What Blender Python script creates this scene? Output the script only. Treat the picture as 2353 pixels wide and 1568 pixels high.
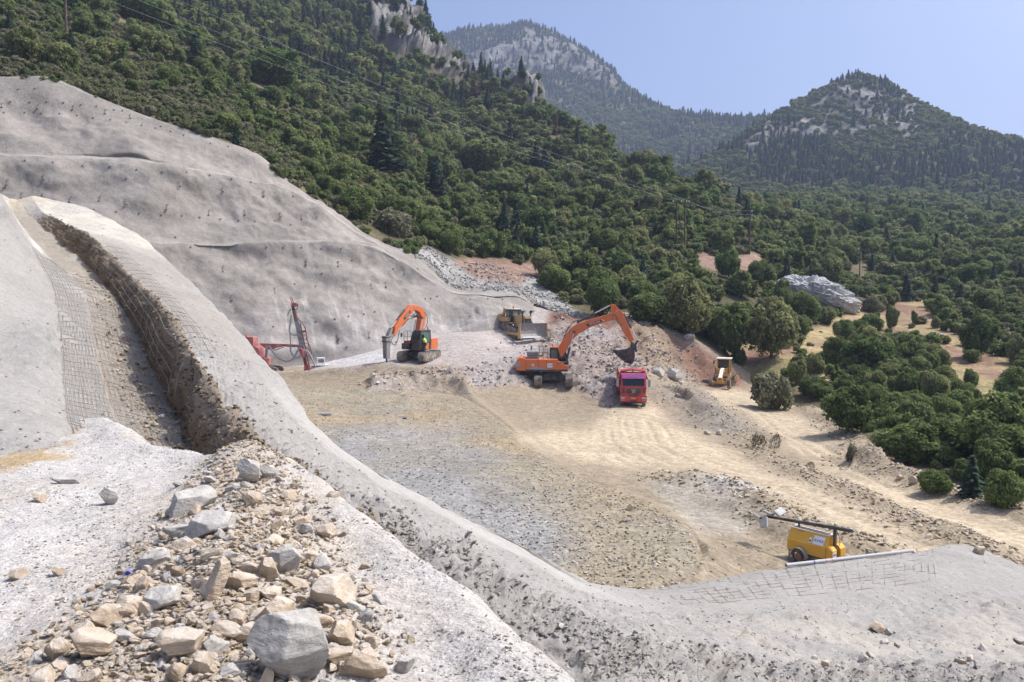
import bpy, bmesh, math, random
import numpy as np
from mathutils import Vector, Matrix, Euler
from mathutils.bvhtree import BVHTree

# ------------------------------------------------------------------ camera, sky, sun, exposure
SC = bpy.context.scene
for o in list(bpy.data.objects):
    bpy.data.objects.remove(o)
COL = SC.collection
W_, H_, F_ = 2353.0, 1568.0, 1830.0          # survey units: the photograph measured at 2353 x 1568
CX, CY = W_ / 2, H_ / 2
HORIZON = 680.0
CAMZ = 10.0
PITCH = math.atan((CY - HORIZON) / F_)
CP, SP = math.cos(PITCH), math.sin(PITCH)

cam = bpy.data.cameras.new('camera')
cam.sensor_width = 36.0
cam.lens = 36.0 * F_ / W_
cam.clip_start = 0.2
cam.clip_end = 20000
cam_o = bpy.data.objects.new('camera', cam)
COL.objects.link(cam_o)
cam_o.location = (0, 0, CAMZ)
cam_o.rotation_euler = (math.pi / 2 - PITCH, 0, 0)
SC.camera = cam_o

SUN_TO = Vector((0.68, 0.13, 1.0)).normalized()
SUN_EL = math.asin(SUN_TO.z)
SUN_AZ = math.atan2(SUN_TO.x, SUN_TO.y)
wd = bpy.data.worlds.new('World'); SC.world = wd; wd.use_nodes = True
nt = wd.node_tree; nt.nodes.clear()
sky = nt.nodes.new('ShaderNodeTexSky'); sky.sky_type = 'NISHITA'
sky.sun_disc = False; sky.sun_elevation = SUN_EL; sky.sun_rotation = SUN_AZ
sky.altitude = 900; sky.air_density = 0.6; sky.dust_density = 10.0; sky.ozone_density = 6.5
bg = nt.nodes.new('ShaderNodeBackground'); bg.inputs['Strength'].default_value = 0.15
wo = nt.nodes.new('ShaderNodeOutputWorld')
nt.links.new(sky.outputs[0], bg.inputs['Color']); nt.links.new(bg.outputs[0], wo.inputs['Surface'])

sl = bpy.data.lights.new('sun', 'SUN'); sl.energy = 2.4; sl.angle = math.radians(0.53)
sl.color = (1.0, 0.945, 0.86)
so = bpy.data.objects.new('sun', sl); COL.objects.link(so)
so.rotation_euler = (-SUN_TO).to_track_quat('-Z', 'Y').to_euler()
so.location = (60, 40, 120)
HAZE_DENS = 0.00026
vs = SC.view_settings
vs.view_transform = 'Standard'; vs.look = 'None'; vs.exposure = 0.86; vs.gamma = 1.0
vs.use_curve_mapping = False
SC.cycles.max_bounces = 5; SC.cycles.diffuse_bounces = 3; SC.cycles.transparent_max_bounces = 6
SC.cycles.volume_bounces = 0; SC.cycles.caustics_reflective = False; SC.cycles.caustics_refractive = False
try: SC.cycles.use_denoising = True
except Exception: pass

# ------------------------------------------------------------------ survey helpers
def ray(px, py):
    dx = (px - CX) / F_; dv = (CY - py) / F_
    return dx, CP + dv * SP, -SP + dv * CP
def W(px, py, Y):
    a, b, c = ray(px, py)
    return np.array((a / b * Y, Y, CAMZ + c / b * Y))
def Wz(px, py, z):
    a, b, c = ray(px, py)
    t = (z - CAMZ) / c
    return np.array((a * t, b * t, z))
def proj(P):
    P = np.asarray(P, float)
    x = P[..., 0]; y = P[..., 1]; z = P[..., 2] - CAMZ
    d = np.maximum(y * CP - z * SP, 0.05); v = y * SP + z * CP
    return CX + F_ * x / d, CY - F_ * v / d

def _hash(ix, iy, iz, seed):
    h = (ix.astype(np.int64) * 374761393 + iy.astype(np.int64) * 668265263 + iz.astype(np.int64) * 2147483647 + seed * 974711) & 0xffffffff
    h = ((h ^ (h >> 13)) * 1274126177) & 0xffffffff
    h = ((h ^ (h >> 16)) * 2246822519) & 0xffffffff
    return ((h ^ (h >> 15)) & 0xffffff) / float(0xffffff)
def vnoise(P, seed=0):
    P = np.asarray(P, float); i = np.floor(P); f = P - i; u = f * f * f * (f * (f * 6 - 15) + 10)
    ix, iy, iz = i[..., 0], i[..., 1], i[..., 2]; r = 0
    for dx in (0, 1):
        wx = u[..., 0] if dx else 1 - u[..., 0]
        for dy in (0, 1):
            wy = u[..., 1] if dy else 1 - u[..., 1]
            for dz in (0, 1):
                wz = u[..., 2] if dz else 1 - u[..., 2]
                r = r + wx * wy * wz * _hash(ix + dx, iy + dy, iz + dz, seed)
    return r * 2 - 1
def fbm(P, size, octv=4, seed=0, gain=0.5, ridged=False):
    P = np.asarray(P, float) / size; a = 1.0; s = 0; t = 0
    for k in range(octv):
        n = vnoise(P * (2.03 ** k) + 17.3 * k, seed + k)
        if ridged: n = 1 - 2 * np.abs(n)
        s = s + a * n; t += a; a *= gain
    return s / t
def sstep(x, a, b):
    t = np.clip((x - a) / (b - a), 0, 1); return t * t * (3 - 2 * t)
def poly_dist(px, py, poly):
    """signed distance in survey units, positive inside"""
    px = np.asarray(px, float); py = np.asarray(py, float)
    d = np.full(px.shape, 1e18); ins = np.zeros(px.shape, bool); n = len(poly)
    for k in range(n):
        x0, y0 = poly[k]; x1, y1 = poly[(k + 1) % n]
        ex, ey = x1 - x0, y1 - y0
        t = np.clip(((px - x0) * ex + (py - y0) * ey) / (ex * ex + ey * ey + 1e-9), 0, 1)
        d = np.minimum(d, (px - x0 - t * ex) ** 2 + (py - y0 - t * ey) ** 2)
        if y0 != y1:
            c = ((y0 > py) != (y1 > py)) & (px < (x1 - x0) * (py - y0) / (y1 - y0) + x0)
            ins ^= c
    d = np.sqrt(d)
    return np.where(ins, d, -d)
def line_dist(x, y, pts):
    """distance to a polyline in the ground plane; also the arc parameter 0..1"""
    d = np.full(np.shape(x), 1e18); tt = np.zeros(np.shape(x)); n = len(pts) - 1
    for k in range(n):
        x0, y0 = pts[k][:2]; x1, y1 = pts[k + 1][:2]; ex, ey = x1 - x0, y1 - y0
        t = np.clip(((x - x0) * ex + (y - y0) * ey) / (ex * ex + ey * ey + 1e-9), 0, 1)
        q = (x - x0 - t * ex) ** 2 + (y - y0 - t * ey) ** 2
        m = q < d; d = np.where(m, q, d); tt = np.where(m, (k + t) / n, tt)
    return np.sqrt(d), tt

def cr(pts, n):
    """Catmull-Rom through axis 0 of pts, n samples"""
    pts = np.asarray(pts, float); m = len(pts)
    s = np.linspace(0, m - 1, n); i = np.minimum(s.astype(int), m - 2); f = (s - i).reshape((-1,) + (1,) * (pts.ndim - 1))
    g = lambda k: pts[np.clip(k, 0, m - 1)]
    p0, p1, p2, p3 = g(i - 1), g(i), g(i + 1), g(i + 2)
    p0 = np.where((i - 1 < 0).reshape(f.shape), 2 * p1 - p2, p0); p3 = np.where((i + 2 > m - 1).reshape(f.shape), 2 * p2 - p1, p3)
    return 0.5 * (2 * p1 + (p2 - p0) * f + (2 * p0 - 5 * p1 + 4 * p2 - p3) * f ** 2 + (3 * p1 - p0 - 3 * p2 + p3) * f ** 3)
def lin(pts, n):
    pts = np.asarray(pts, float); m = len(pts); s = np.linspace(0, m - 1, n); i = np.minimum(s.astype(int), m - 2)
    f = (s - i).reshape((-1,) + (1,) * (pts.ndim - 1)); return pts[i] * (1 - f) + pts[i + 1] * f
def loft(rows, nv, nu, along=cr):
    rows = np.asarray(rows, float)                       # sections, points, 3
    a = along(rows.transpose(1, 0, 2), nu)                  # nu, sections, 3
    return cr(a.transpose(1, 0, 2), nv)                  # nv, nu, 3
def grid_normals(G):
    du = np.gradient(G, axis=1); dv = np.gradient(G, axis=0); n = np.cross(du, dv)
    n /= np.linalg.norm(n, axis=-1, keepdims=True) + 1e-9
    return n

BVHS = {}
def link_mesh(name, V, Fq, mat, cols=None, smooth=True, parent=None):
    me = bpy.data.meshes.new(name)
    V = np.asarray(V, np.float32); Fq = np.asarray(Fq, np.int32); k = Fq.shape[1]
    me.vertices.add(len(V)); me.vertices.foreach_set('co', V.ravel())
    me.loops.add(Fq.size); me.loops.foreach_set('vertex_index', Fq.ravel())
    me.polygons.add(len(Fq)); me.polygons.foreach_set('loop_start', np.arange(0, Fq.size, k, dtype=np.int32))
    me.polygons.foreach_set('loop_total', np.full(len(Fq), k, np.int32))
    me.polygons.foreach_set('use_smooth', np.full(len(Fq), smooth))
    me.update(calc_edges=True)
    if cols is not None:
        at = me.color_attributes.new('Col', 'FLOAT_COLOR', 'POINT')
        c4 = np.ones((len(V), 4), np.float32); c4[:, :3] = cols
        at.data.foreach_set('color', c4.ravel())
    me.materials.append(mat)
    ob = bpy.data.objects.new(name, me); COL.objects.link(ob)
    if parent: ob.parent = parent
    return ob
def grid_faces(nv, nu):
    i = np.arange(nv * nu).reshape(nv, nu)
    return np.stack((i[:-1, :-1], i[:-1, 1:], i[1:, 1:], i[1:, :-1]), -1).reshape(-1, 4)
def sheet(name, G, mat, cols, kind='structure', smooth=True, bvh=True, keep=None):
    nv, nu = G.shape[:2]; Fq = grid_faces(nv, nu)
    if keep is not None: Fq = Fq[keep.reshape(-1)[Fq].all(1)]
    n = grid_normals(G)
    if np.mean(n[..., 2]) < 0: Fq = Fq[:, ::-1]
    ob = link_mesh(name, G.reshape(-1, 3), Fq, mat, cols.reshape(-1, 3), smooth)
    if kind: ob['kind'] = kind
    if bvh:
        BVHS[name] = BVHTree.FromPolygons(G.reshape(-1, 3).tolist(), Fq.tolist())
    return ob
def shoot(px, py, names=None):
    """first ground hit along a survey sight line"""
    d = Vector(ray(px, py)).normalized(); o = Vector((0, 0, CAMZ)); best = None
    for n in (names or BVHS):
        h = BVHS[n].ray_cast(o, d)
        if h[0] is not None and (best is None or h[3] < best[2]): best = (h[0], h[1], h[3], n)
    return best
def drop(x, y, names, ztop=400):
    best = None
    for n in names:
        h = BVHS[n].ray_cast(Vector((x, y, ztop)), Vector((0, 0, -1)))
        if h[0] is not None and (best is None or h[0].z > best[0].z): best = (h[0], h[1])
    return best
def tag(o, label=None, cat=None, group=None, kind=None):
    if label: o['label'] = label
    if cat: o['category'] = cat
    if group: o['group'] = group
    if kind: o['kind'] = kind
    return o
def empty(name, loc=(0, 0, 0), rz=0.0, rot=None):
    o = bpy.data.objects.new(name, None); COL.objects.link(o); o.empty_display_size = 0.3
    o.location = loc; o.rotation_euler = rot if rot is not None else (0, 0, rz)
    return o

# ------------------------------------------------------------------ materials
def mat_new(name):
    m = bpy.data.materials.new(name); m.use_nodes = True
    t = m.node_tree; b = t.nodes['Principled BSDF']
    return m, t, b
def N(t, typ, **kw):
    n = t.nodes.new(typ)
    for k, v in kw.items(): setattr(n, k, v)
    return n
def setin(n, **kw):
    for k, v in kw.items(): n.inputs[k].default_value = v
    return n
def ramp(t, stops):
    r = N(t, 'ShaderNodeValToRGB'); e = r.color_ramp.elements
    while len(e) < len(stops): e.new(0.5)
    for i, (p, c) in enumerate(stops):
        e[i].position = p; e[i].color = (c, c, c, 1) if not isinstance(c, tuple) else (*c, 1)
    return r
def mul(t, a, b, fac=1.0):
    m = N(t, 'ShaderNodeMix', data_type='RGBA', blend_type='MULTIPLY'); m.inputs[0].default_value = fac
    t.links.new(a, m.inputs[6]); t.links.new(b, m.inputs[7]); return m.outputs[2]
def earth_mat(name, scales, contrast, bump, rough=0.95, vor=None):
    """vertex colour x several noises, with matching fine relief; scales in metres"""
    m, t, b = mat_new(name)
    at = N(t, 'ShaderNodeAttribute', attribute_name='Col'); geo = N(t, 'ShaderNodeNewGeometry')
    c = at.outputs['Color']; h = None
    for i, (s, k) in enumerate(zip(scales, contrast)):
        n = N(t, 'ShaderNodeTexNoise'); setin(n, Scale=1.0 / s, Detail=5.0, Roughness=0.62)
        t.links.new(geo.outputs['Position'], n.inputs['Vector'])
        r = ramp(t, [(0.3, 1 - k), (0.5, 1.0), (0.7, 1 + k)])
        t.links.new(n.outputs['Fac'], r.inputs[0]); c = mul(t, c, r.outputs[0])
        if bump[i] > 0:
            bp = N(t, 'ShaderNodeBump'); setin(bp, Strength=0.9, Distance=bump[i])
            t.links.new(n.outputs['Fac'], bp.inputs['Height'])
            if h is not None: t.links.new(h, bp.inputs['Normal'])
            h = bp.outputs[0]
    if vor:
        s, k, d = vor
        v = N(t, 'ShaderNodeTexVoronoi'); setin(v, Scale=1.0 / s)
        t.links.new(geo.outputs['Position'], v.inputs['Vector'])
        hsv = N(t, 'ShaderNodeSeparateColor'); t.links.new(v.outputs['Color'], hsv.inputs[0])
        r = ramp(t, [(0.0, 1 - k), (1.0, 1 + k)]); t.links.new(hsv.outputs[0], r.inputs[0]); c = mul(t, c, r.outputs[0])
        bp = N(t, 'ShaderNodeBump'); setin(bp, Strength=0.9, Distance=d); bp.invert = True
        t.links.new(v.outputs['Distance'], bp.inputs['Height'])
        if h is not None: t.links.new(h, bp.inputs['Normal'])
        h = bp.outputs[0]
    t.links.new(c, b.inputs['Base Color']); b.inputs['Roughness'].default_value = rough
    b.inputs['Specular IOR Level'].default_value = 0.15
    if h is not None: t.links.new(h, b.inputs['Normal'])
    return m
M = {}
M['mound'] = earth_mat('dusty_gravel', (0.9, 0.09, 0.022), (0.10, 0.16, 0.20), (0.0, 0.03, 0.010), vor=(0.03, 0.12, 0.008))
M['slope'] = earth_mat('sprayed_concrete', (2.2, 0.16, 0.05), (0.07, 0.12, 0.16), (0.0, 0.035, 0.014))
M['wall'] = earth_mat('sprayed_concrete_wall', (6.0, 1.3, 0.34), (0.16, 0.13, 0.14), (0.0, 0.14, 0.05))
M['pit'] = earth_mat('graded_earth', (5.0, 0.7, 0.16), (0.10, 0.16, 0.24), (0.0, 0.05, 0.03), vor=(0.22, 0.18, 0.03))
M['hill'] = earth_mat('hill_soil', (9.0, 1.6, 0.4), (0.20, 0.25, 0.25), (0.0, 0.25, 0.08))
M['crag'] = earth_mat('limestone_slopes', (40.0, 8.0, 2.2), (0.15, 0.30, 0.30), (0.0, 2.5, 0.8))
# ------------------------------------------------------------------ terrain: mountains, hillside, wall, pit, near slope, mound
def mixc(c, m, col):
    m = np.clip(m, 0, 1)[..., None]; return c * (1 - m) + np.array(col) * m
def pmask(px, py, poly, soft=12.0, warp=None):
    if warp is not None: px = px + warp[0]; py = py + warp[1]
    return sstep(poly_dist(px, py, poly), -soft, soft)
def cols_to_rows(cols):
    return [[W(px, py, Y) for (py, Y) in pts] for px, pts in cols]
ROCK = (0.215, 0.205, 0.19)

# valley bottom and everything beyond, one sheet to the horizon
def far_ground():
    a = np.linspace(0, 2 * math.pi, 97); r = np.array([0, 200, 600, 1500, 2200.0])
    G = np.stack([np.stack((np.cos(a) * q, np.sin(a) * q, np.full_like(a, -14.0 - q * 0.0005)), -1) for q in r])
    c = np.zeros(G.shape) + np.array((0.09, 0.09, 0.05))
    sheet('ground', G, M['hill'], c, bvh=False)
far_ground()

def mountain(name, cols, nv, nu, rock_polys, amp, soil=(0.10, 0.095, 0.055), seed=3):
    G = loft(cols_to_rows(cols), nv, nu)
    n = grid_normals(G); s = np.sign(np.mean(n[..., 2])); n = n * s
    px, py = proj(G)
    wp = fbm(G, 30, 4, seed) * 22, fbm(G, 30, 4, seed + 9) * 22
    rk = np.zeros(px.shape)
    for p in rock_polys: rk = np.maximum(rk, pmask(px, py, p, 9, wp))
    patch = sstep(fbm(G, 16, 4, seed + 5), 0.02, 0.2)
    rk = rk * (0.60 + 0.40 * patch)
    d = fbm(G * np.array((1, 1, 0.35)), amp * 7, 6, seed, 0.55, True) * amp * (0.25 + rk * 0.9)
    u = np.linspace(0, 1, G.shape[1])[None, :]
    fade = sstep(u, 0.0, 0.08) * (1 - 0.0 * u)
    G = G + n * (d * fade)[..., None]
    c = np.zeros(G.shape) + np.array(soil)
    tanp = sstep(fbm(G, 25, 4, seed + 2), 0.05, 0.35)
    c = mixc(c, tanp * 0.6, (0.20, 0.17, 0.10))
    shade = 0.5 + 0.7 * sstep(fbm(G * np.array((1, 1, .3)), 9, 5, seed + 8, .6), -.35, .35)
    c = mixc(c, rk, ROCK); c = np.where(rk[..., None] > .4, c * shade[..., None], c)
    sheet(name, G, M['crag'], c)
    return G, rk
mid_cols = [
    (820, [(520, 800), (300, 1150), (190, 1350), (92, 1580), (160, 1900)]),
    (1000, [(500, 830), (320, 1120), (190, 1350), (90, 1600), (160, 1900)]),
    (1080, [(500, 850), (330, 1120), (190, 1380), (74, 1620), (150, 1900)]),
    (1150, [(500, 860), (340, 1120), (185, 1400), (69, 1640), (140, 1900)]),
    (1215, [(500, 870), (345, 1120), (190, 1400), (61, 1640), (140, 1900)]),
    (1270, [(500, 870), (350, 1110), (210, 1380), (84, 1620), (150, 1900)]),
    (1330, [(500, 870), (360, 1100), (235, 1350), (117, 1580), (170, 1850)]),
    (1400, [(500, 870), (370, 1080), (265, 1300), (162, 1520), (200, 1800)]),
    (1438, [(500, 870), (375, 1070), (285, 1270), (203, 1470), (230, 1750)]),
    (1500, [(500, 860), (390, 1040), (315, 1210), (245, 1400), (270, 1700)]),
    (1570, [(500, 850), (400, 1000), (330, 1150), (268, 1320), (290, 1600)]),
    (1700, [(500, 850), (410, 990), (340, 1120), (276, 1270), (300, 1500)]),
    (1850, [(500, 850), (420, 990), (350, 1120), (285, 1270), (310, 1500)]),
    (2050, [(500, 850), (430, 990), (370, 1120), (310, 1270), (330, 1500)]),
]
mid_rock = [[(1150, 118), (1215, 62), (1270, 84), (1330, 117), (1400, 162), (1440, 206), (1395, 196), (1330, 175), (1260, 165), (1200, 160), (1140, 160), (1100, 140)],
            [(1020, 140), (1100, 130), (1160, 135), (1150, 158), (1060, 160)]]
MID, MID_RK = mountain('mountain_far', mid_cols, 220, 150, mid_rock, 16, seed=3)

peak_cols = [
    (1440, [(500, 560), (462, 620), (438, 680), (424, 720), (450, 800)]),
    (1560, [(495, 560), (452, 620), (420, 680), (398, 730), (430, 830)]),
    (1640, [(490, 560), (438, 630), (398, 690), (362, 745), (400, 850)]),
    (1720, [(480, 565), (420, 640), (365, 710), (318, 770), (350, 880)]),
    (1790, [(478, 570), (412, 650), (335, 740), (268, 800), (300, 920)]),
    (1850, [(475, 570), (405, 650), (315, 750), (232, 830), (280, 950)]),
    (1910, [(470, 575), (395, 660), (290, 760), (203, 845), (250, 960)]),
    (1960, [(470, 575), (390, 660), (280, 765), (185, 855), (240, 970)]),
    (1995, [(470, 575), (388, 660), (275, 765), (181, 858), (240, 970)]),
    (2045, [(468, 575), (388, 660), (285, 760), (202, 850), (250, 960)]),
    (2100, [(468, 575), (392, 655), (305, 745), (236, 835), (280, 950)]),
    (2160, [(468, 575), (398, 650), (325, 730), (264, 815), (300, 930)]),
    (2230, [(468, 575), (404, 645), (345, 715), (297, 790), (330, 900)]),
    (2353, [(470, 570), (415, 635), (370, 695), (334, 760), (360, 870)]),
    (2520, [(475, 570), (425, 630), (390, 690), (364, 750), (390, 860)]),
    (2750, [(480, 570), (440, 630), (415, 690), (400, 740), (420, 850)]),
]
peak_rock = [[(1880, 235), (1960, 188), (2000, 186), (2050, 208), (2095, 240), (2110, 300), (2090, 330), (2020, 300), (1960, 315), (1900, 320), (1830, 330), (1780, 345), (1760, 320), (1830, 265)],
             [(1700, 335), (1770, 285), (1790, 300), (1720, 370)]]
PEAK, PEAK_RK = mountain('mountain_peak', peak_cols, 240, 130, peak_rock, 8, seed=21)

# wooded hillside and the valley side, one continuous sheet
hill_cols = [
    (-330, [(140, 93), (60, 120), (-60, 160), (-220, 230), (-420, 330)]),
    (0, [(170, 98.5), (90, 122), (0, 152), (-120, 210), (-300, 330)]),
    (150, [(205, 101), (135, 123), (45, 158), (-80, 225), (-250, 345)]),
    (300, [(255, 104), (190, 127), (90, 167), (-30, 240), (-180, 360)]),
    (500, [(318, 106), (265, 131), (170, 181), (60, 270), (-90, 400)]),
    (650, [(407, 108), (345, 136), (240, 191), (110, 290), (-30, 420)]),
    (790, [(500, 110), (420, 140), (300, 200), (150, 310), (4, 430)]),
    (880, [(555, 111), (450, 145), (330, 205), (180, 320), (14, 430)]),
    (940, [(582, 111), (480, 145), (358, 205), (215, 315), (48, 422)]),
    (985, [(604, 111), (505, 145), (385, 205), (255, 305), (98, 408)]),
    (1010, [(622, 112), (515, 145), (400, 205), (270, 300), (124, 400)]),
    (1060, [(650, 113), (545, 145), (430, 200), (310, 290), (190, 380)]),
    (1100, [(660, 113), (560, 145), (450, 198), (330, 280), (186, 370)]),
    (1160, [(668, 113), (575, 143), (465, 195), (345, 270), (214, 350)]),
    (1230, [(690, 111), (600, 140), (480, 190), (370, 255), (244, 330)]),
    (1300, [(715, 109), (625, 136), (510, 180), (400, 240), (294, 310)]),
    (1400, [(735, 107), (650, 132), (540, 172), (450, 220), (360, 285)]),
    (1500, [(745, 105), (670, 130), (570, 165), (490, 205), (412, 260)]),
    (1620, [(792, 107), (690, 128), (600, 160), (520, 195), (450, 240)]),
    (1720, [(863, 105), (730, 127), (620, 160), (550, 195), (490, 245)]),
    (1800, [(908, 90), (760, 125), (640, 165), (555, 220), (474, 400)]),
    (1900, [(965, 77), (800, 118), (670, 165), (570, 240), (452, 580)]),
    (2000, [(1052, 62), (830, 110), (690, 165), (570, 250), (447, 610)]),
    (2150, [(1120, 52), (880, 95), (720, 150), (590, 240), (450, 620)]),
    (2353, [(1172, 44), (950, 80), (760, 130), (610, 220), (472, 590)]),
    (2560, [(1230, 38), (1000, 74), (800, 122), (640, 210), (480, 580)]),
    (2900, [(1300, 33), (1060, 66), (850, 112), (680, 200), (490, 580)]),
]
rows = cols_to_rows(hill_cols)
for r, (px, pts) in zip(rows, hill_cols):
    a, b = np.array(r[-1]), np.array(r[-2])
    s = (a - b) * 0.18; s[2] = -6 if px < 1760 else 4
    r.append(a + s)
    s = (a - b) * 0.5; s[2] = -60 if px < 1760 else -10
    r.append(a + s)
    f = np.array(r[0]); r[0] = f + np.array((0, 0.6, -0.7)); r.insert(1, f + (np.array(r[1]) - f) * .05 + np.array((0, .6, -.05))); r.insert(0, f + np.array((0, -.2, -3.0) if px < 930 else ((0, -2.2, -1.5) if px < 1490 else (0, -1.5, -3.0))))
HILL = loft(rows, 520, 330)
px, py = proj(HILL); Yd = HILL[..., 1]
n = grid_normals(HILL); n = n * np.sign(np.mean(n[..., 2]))
crest_rock = [[(838, 40), (856, 16), (884, 2), (920, 14), (960, 62), (1000, 108), (1035, 150), (1062, 188), (1045, 196), (1005, 164), (960, 150), (905, 126), (862, 100)],
              [(1150, 192), (1190, 205), (1232, 240), (1215, 252), (1160, 222)]]
wp = fbm(HILL, 12, 4, 41) * 16, fbm(HILL, 12, 4, 42) * 16
HILL_RK = np.zeros(px.shape)
far = Yd > 250
for p in crest_rock: HILL_RK = np.maximum(HILL_RK, pmask(px, py, p, 6, wp) * far)
rk2 = pmask(px, py, [(2215, 555), (2270, 545), (2330, 575), (2325, 592), (2250, 580)], 8, wp) * (fbm(HILL, 2.5, 3, 7) > 0.02)
cut = pmask(px, py, [(930, 560), (985, 570), (1060, 605), (1150, 610), (1230, 640), (1300, 700), (1345, 725), (1330, 760), (1190, 720), (1050, 670), (960, 610)], 7, (wp[0] * .3, wp[1] * .3)) * (Yd < 135)
red = pmask(px, py, [(1040, 600), (1100, 588), (1200, 600), (1300, 598), (1300, 620), (1215, 640), (1190, 655), (1100, 640)], 8, (wp[0] * .4, wp[1] * .4)) * (Yd < 150)
scarp = np.maximum(pmask(px, py, [(1600, 575), (1650, 590), (1740, 580), (1760, 600), (1720, 630), (1650, 615), (1610, 600)], 8, (wp[0] * .4, wp[1] * .4)) * (Yd < 200),
                   pmask(px, py, [(810, 425), (850, 430), (850, 480), (815, 470)], 6, (wp[0] * .3, wp[1] * .3)) * (Yd < 180))
meadow = np.zeros(px.shape)
for p in ([(1830, 900), (1840, 760), (1900, 745), (1960, 700), (2030, 680), (2130, 690), (2170, 760), (2260, 800), (2330, 830), (2353, 900), (2320, 1010), (2230, 1000), (2180, 880), (2100, 800), (1990, 790), (1930, 830), (1900, 920)],
          [(1600, 790), (1690, 780), (1820, 800), (1850, 860), (1780, 880), (1720, 860), (1650, 850)],
          [(1940, 1010), (2050, 1060), (2130, 1050), (2110, 1080), (2050, 1100), (1960, 1060)],
          [(2230, 900), (2353, 880), (2700, 900), (2700, 1000), (2353, 1040), (2260, 1040)]):
    meadow = np.maximum(meadow, pmask(px, py, p, 10, (wp[0] * .6, wp[1] * .6)) * (Yd < 190))
clear = pmask(px, py, [(1690, 470), (1780, 455), (1900, 443), (2010, 452), (2000, 466), (1900, 478), (1760, 490)], 5, (wp[0] * .3, wp[1] * .3)) * (Yd > 250)
track = pmask(px, py, [(2130, 458), (2220, 456), (2225, 466), (2140, 466)], 3) * (Yd > 250)
amp = 0.25 + 0.012 * np.clip(Yd - 100, 0, 300)
d = fbm(HILL, 14, 5, 31) * amp + HILL_RK * (fbm(HILL * np.array((1, 1, .3)), 17, 6, 5, .68, True) * 13 + 1)
d = d + cut * fbm(HILL, 2.2, 4, 77, .6, True) * 0.55
d = d * sstep(np.linspace(0, 1, HILL.shape[1]), 0.20, 0.32)[None, :]
HILL = HILL + n * d[..., None]
c = np.zeros(HILL.shape) + np.array((0.095, 0.085, 0.045))
c = mixc(c, sstep(fbm(HILL, 18, 4, 8), 0, .5), (0.16, 0.135, 0.08))
dry = fbm(HILL, 7, 4, 15)
c = mixc(c, meadow, (0.33, 0.255, 0.135)); c = mixc(c, meadow * sstep(dry, .05, .3), (0.25, 0.16, 0.11)); c = mixc(c, meadow * sstep(-dry, .15, .4) * .7, (0.20, 0.19, 0.08))
c = mixc(c, clear, (0.27, 0.22, 0.13)); c = mixc(c, clear * sstep(dry, .0, .2), (0.25, 0.16, 0.13)); c = mixc(c, track, (0.45, 0.43, 0.41))
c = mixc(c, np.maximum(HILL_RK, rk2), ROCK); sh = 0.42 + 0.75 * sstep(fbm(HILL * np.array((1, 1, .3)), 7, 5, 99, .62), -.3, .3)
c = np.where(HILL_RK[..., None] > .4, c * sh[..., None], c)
c = mixc(c, cut, (0.30, 0.288, 0.268)); c = mixc(c, cut * sstep(fbm(HILL, 1.6, 3, 66), .1, .3), (0.24, 0.235, 0.22)); c = mixc(c, np.maximum(red, scarp), (0.27, 0.18, 0.135))
HILL_BARE = np.maximum.reduce([HILL_RK, rk2, cut, red, scarp, meadow, clear, track])
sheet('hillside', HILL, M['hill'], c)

# shotcrete wall with its benches
wall_cols = [
    (-330, [(885, 70), (562, 76), (560, 77.4), (338, 84), (336, 85.6), (152, 93)]),
    (0, [(875, 74), (557, 82), (555.5, 83.4), (358, 89), (356, 90.6), (176, 98)]),
    (110, [(872, 75.5), (556, 83.5), (554.5, 84.9), (364, 91), (362, 92.6), (177, 100)]),
    (200, [(868, 77), (555, 85), (553.5, 86.4), (371, 93), (369, 94.6), (215, 101.5)]),
    (340, [(862, 80), (554, 88), (552.5, 89.5), (383, 95), (381, 96.6), (268, 103.5)]),
    (500, [(856, 83), (554, 92), (552.5, 93.5), (401, 99), (399, 100.6), (320, 105.5)]),
    (580, [(852, 84.5), (554, 94), (552.5, 95.5), (412, 101), (410, 102.4), (350, 106.5)]),
    (640, [(846, 86), (554, 96), (552.5, 97.5), (424, 103), (422.5, 104.2), (400, 107.5)]),
    (690, [(838, 87.2), (554, 97.4), (552.5, 98.8), (450, 104), (449, 105), (437, 108.3)]),
    (760, [(828, 88.5), (555, 98.8), (553.5, 100.2), (492, 105), (490, 106), (482, 109)]),
    (860, [(811, 90.2), (566, 101), (565, 102.2), (555, 106.5), (554, 107.5), (550, 110)]),
    (960, [(786, 93), (620, 102), (618, 103), (602, 107), (600, 108), (590, 110.5)]),
    (1040, [(760, 96), (668, 102.5), (664, 105.5), (656, 107.5), (654, 109), (648, 111.5)]),
    (1120, [(736, 99), (671, 103.5), (666, 107.5), (664, 109), (663, 110), (662, 112)]),
    (1185, [(715, 103), (676, 106), (670, 109), (669, 110), (668.5, 111), (668, 113)]),
    (1225, [(712, 107), (700, 109), (696, 110.5), (695, 111.5), (694, 112), (692, 114)]),
]
rows = cols_to_rows(wall_cols)
for r in rows:
    b = np.array(r[0]); r.insert(0, b + np.array((0.4, -1.0, -3.0)))
    t = np.array(r[-1]); r.append(t + np.array((0, 2.0, 0.15))); r.append(t + np.array((0, 4.5, -1.2)))
rows = np.array(rows)
def seg(a, b, n): return [a * (1 - q) + b * q for q in np.linspace(0, 1, n, endpoint=False)]
dense = []
for r in rows:
    o = []
    for (a, b, m) in ((0, 1, 6), (1, 2, 60), (2, 3, 8), (3, 4, 48), (4, 5, 8), (5, 6, 44), (6, 7, 5), (7, 8, 6)): o += seg(r[a], r[b], m)
    o.append(r[8]); dense.append(o)
WALL = cr(np.array(dense), 560)
n = grid_normals(WALL); n = n * np.sign(np.mean(n[..., 2]))
px, py = proj(WALL); nu = WALL.shape[1]; s = np.arange(nu)[None, :] + 0 * px
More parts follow.
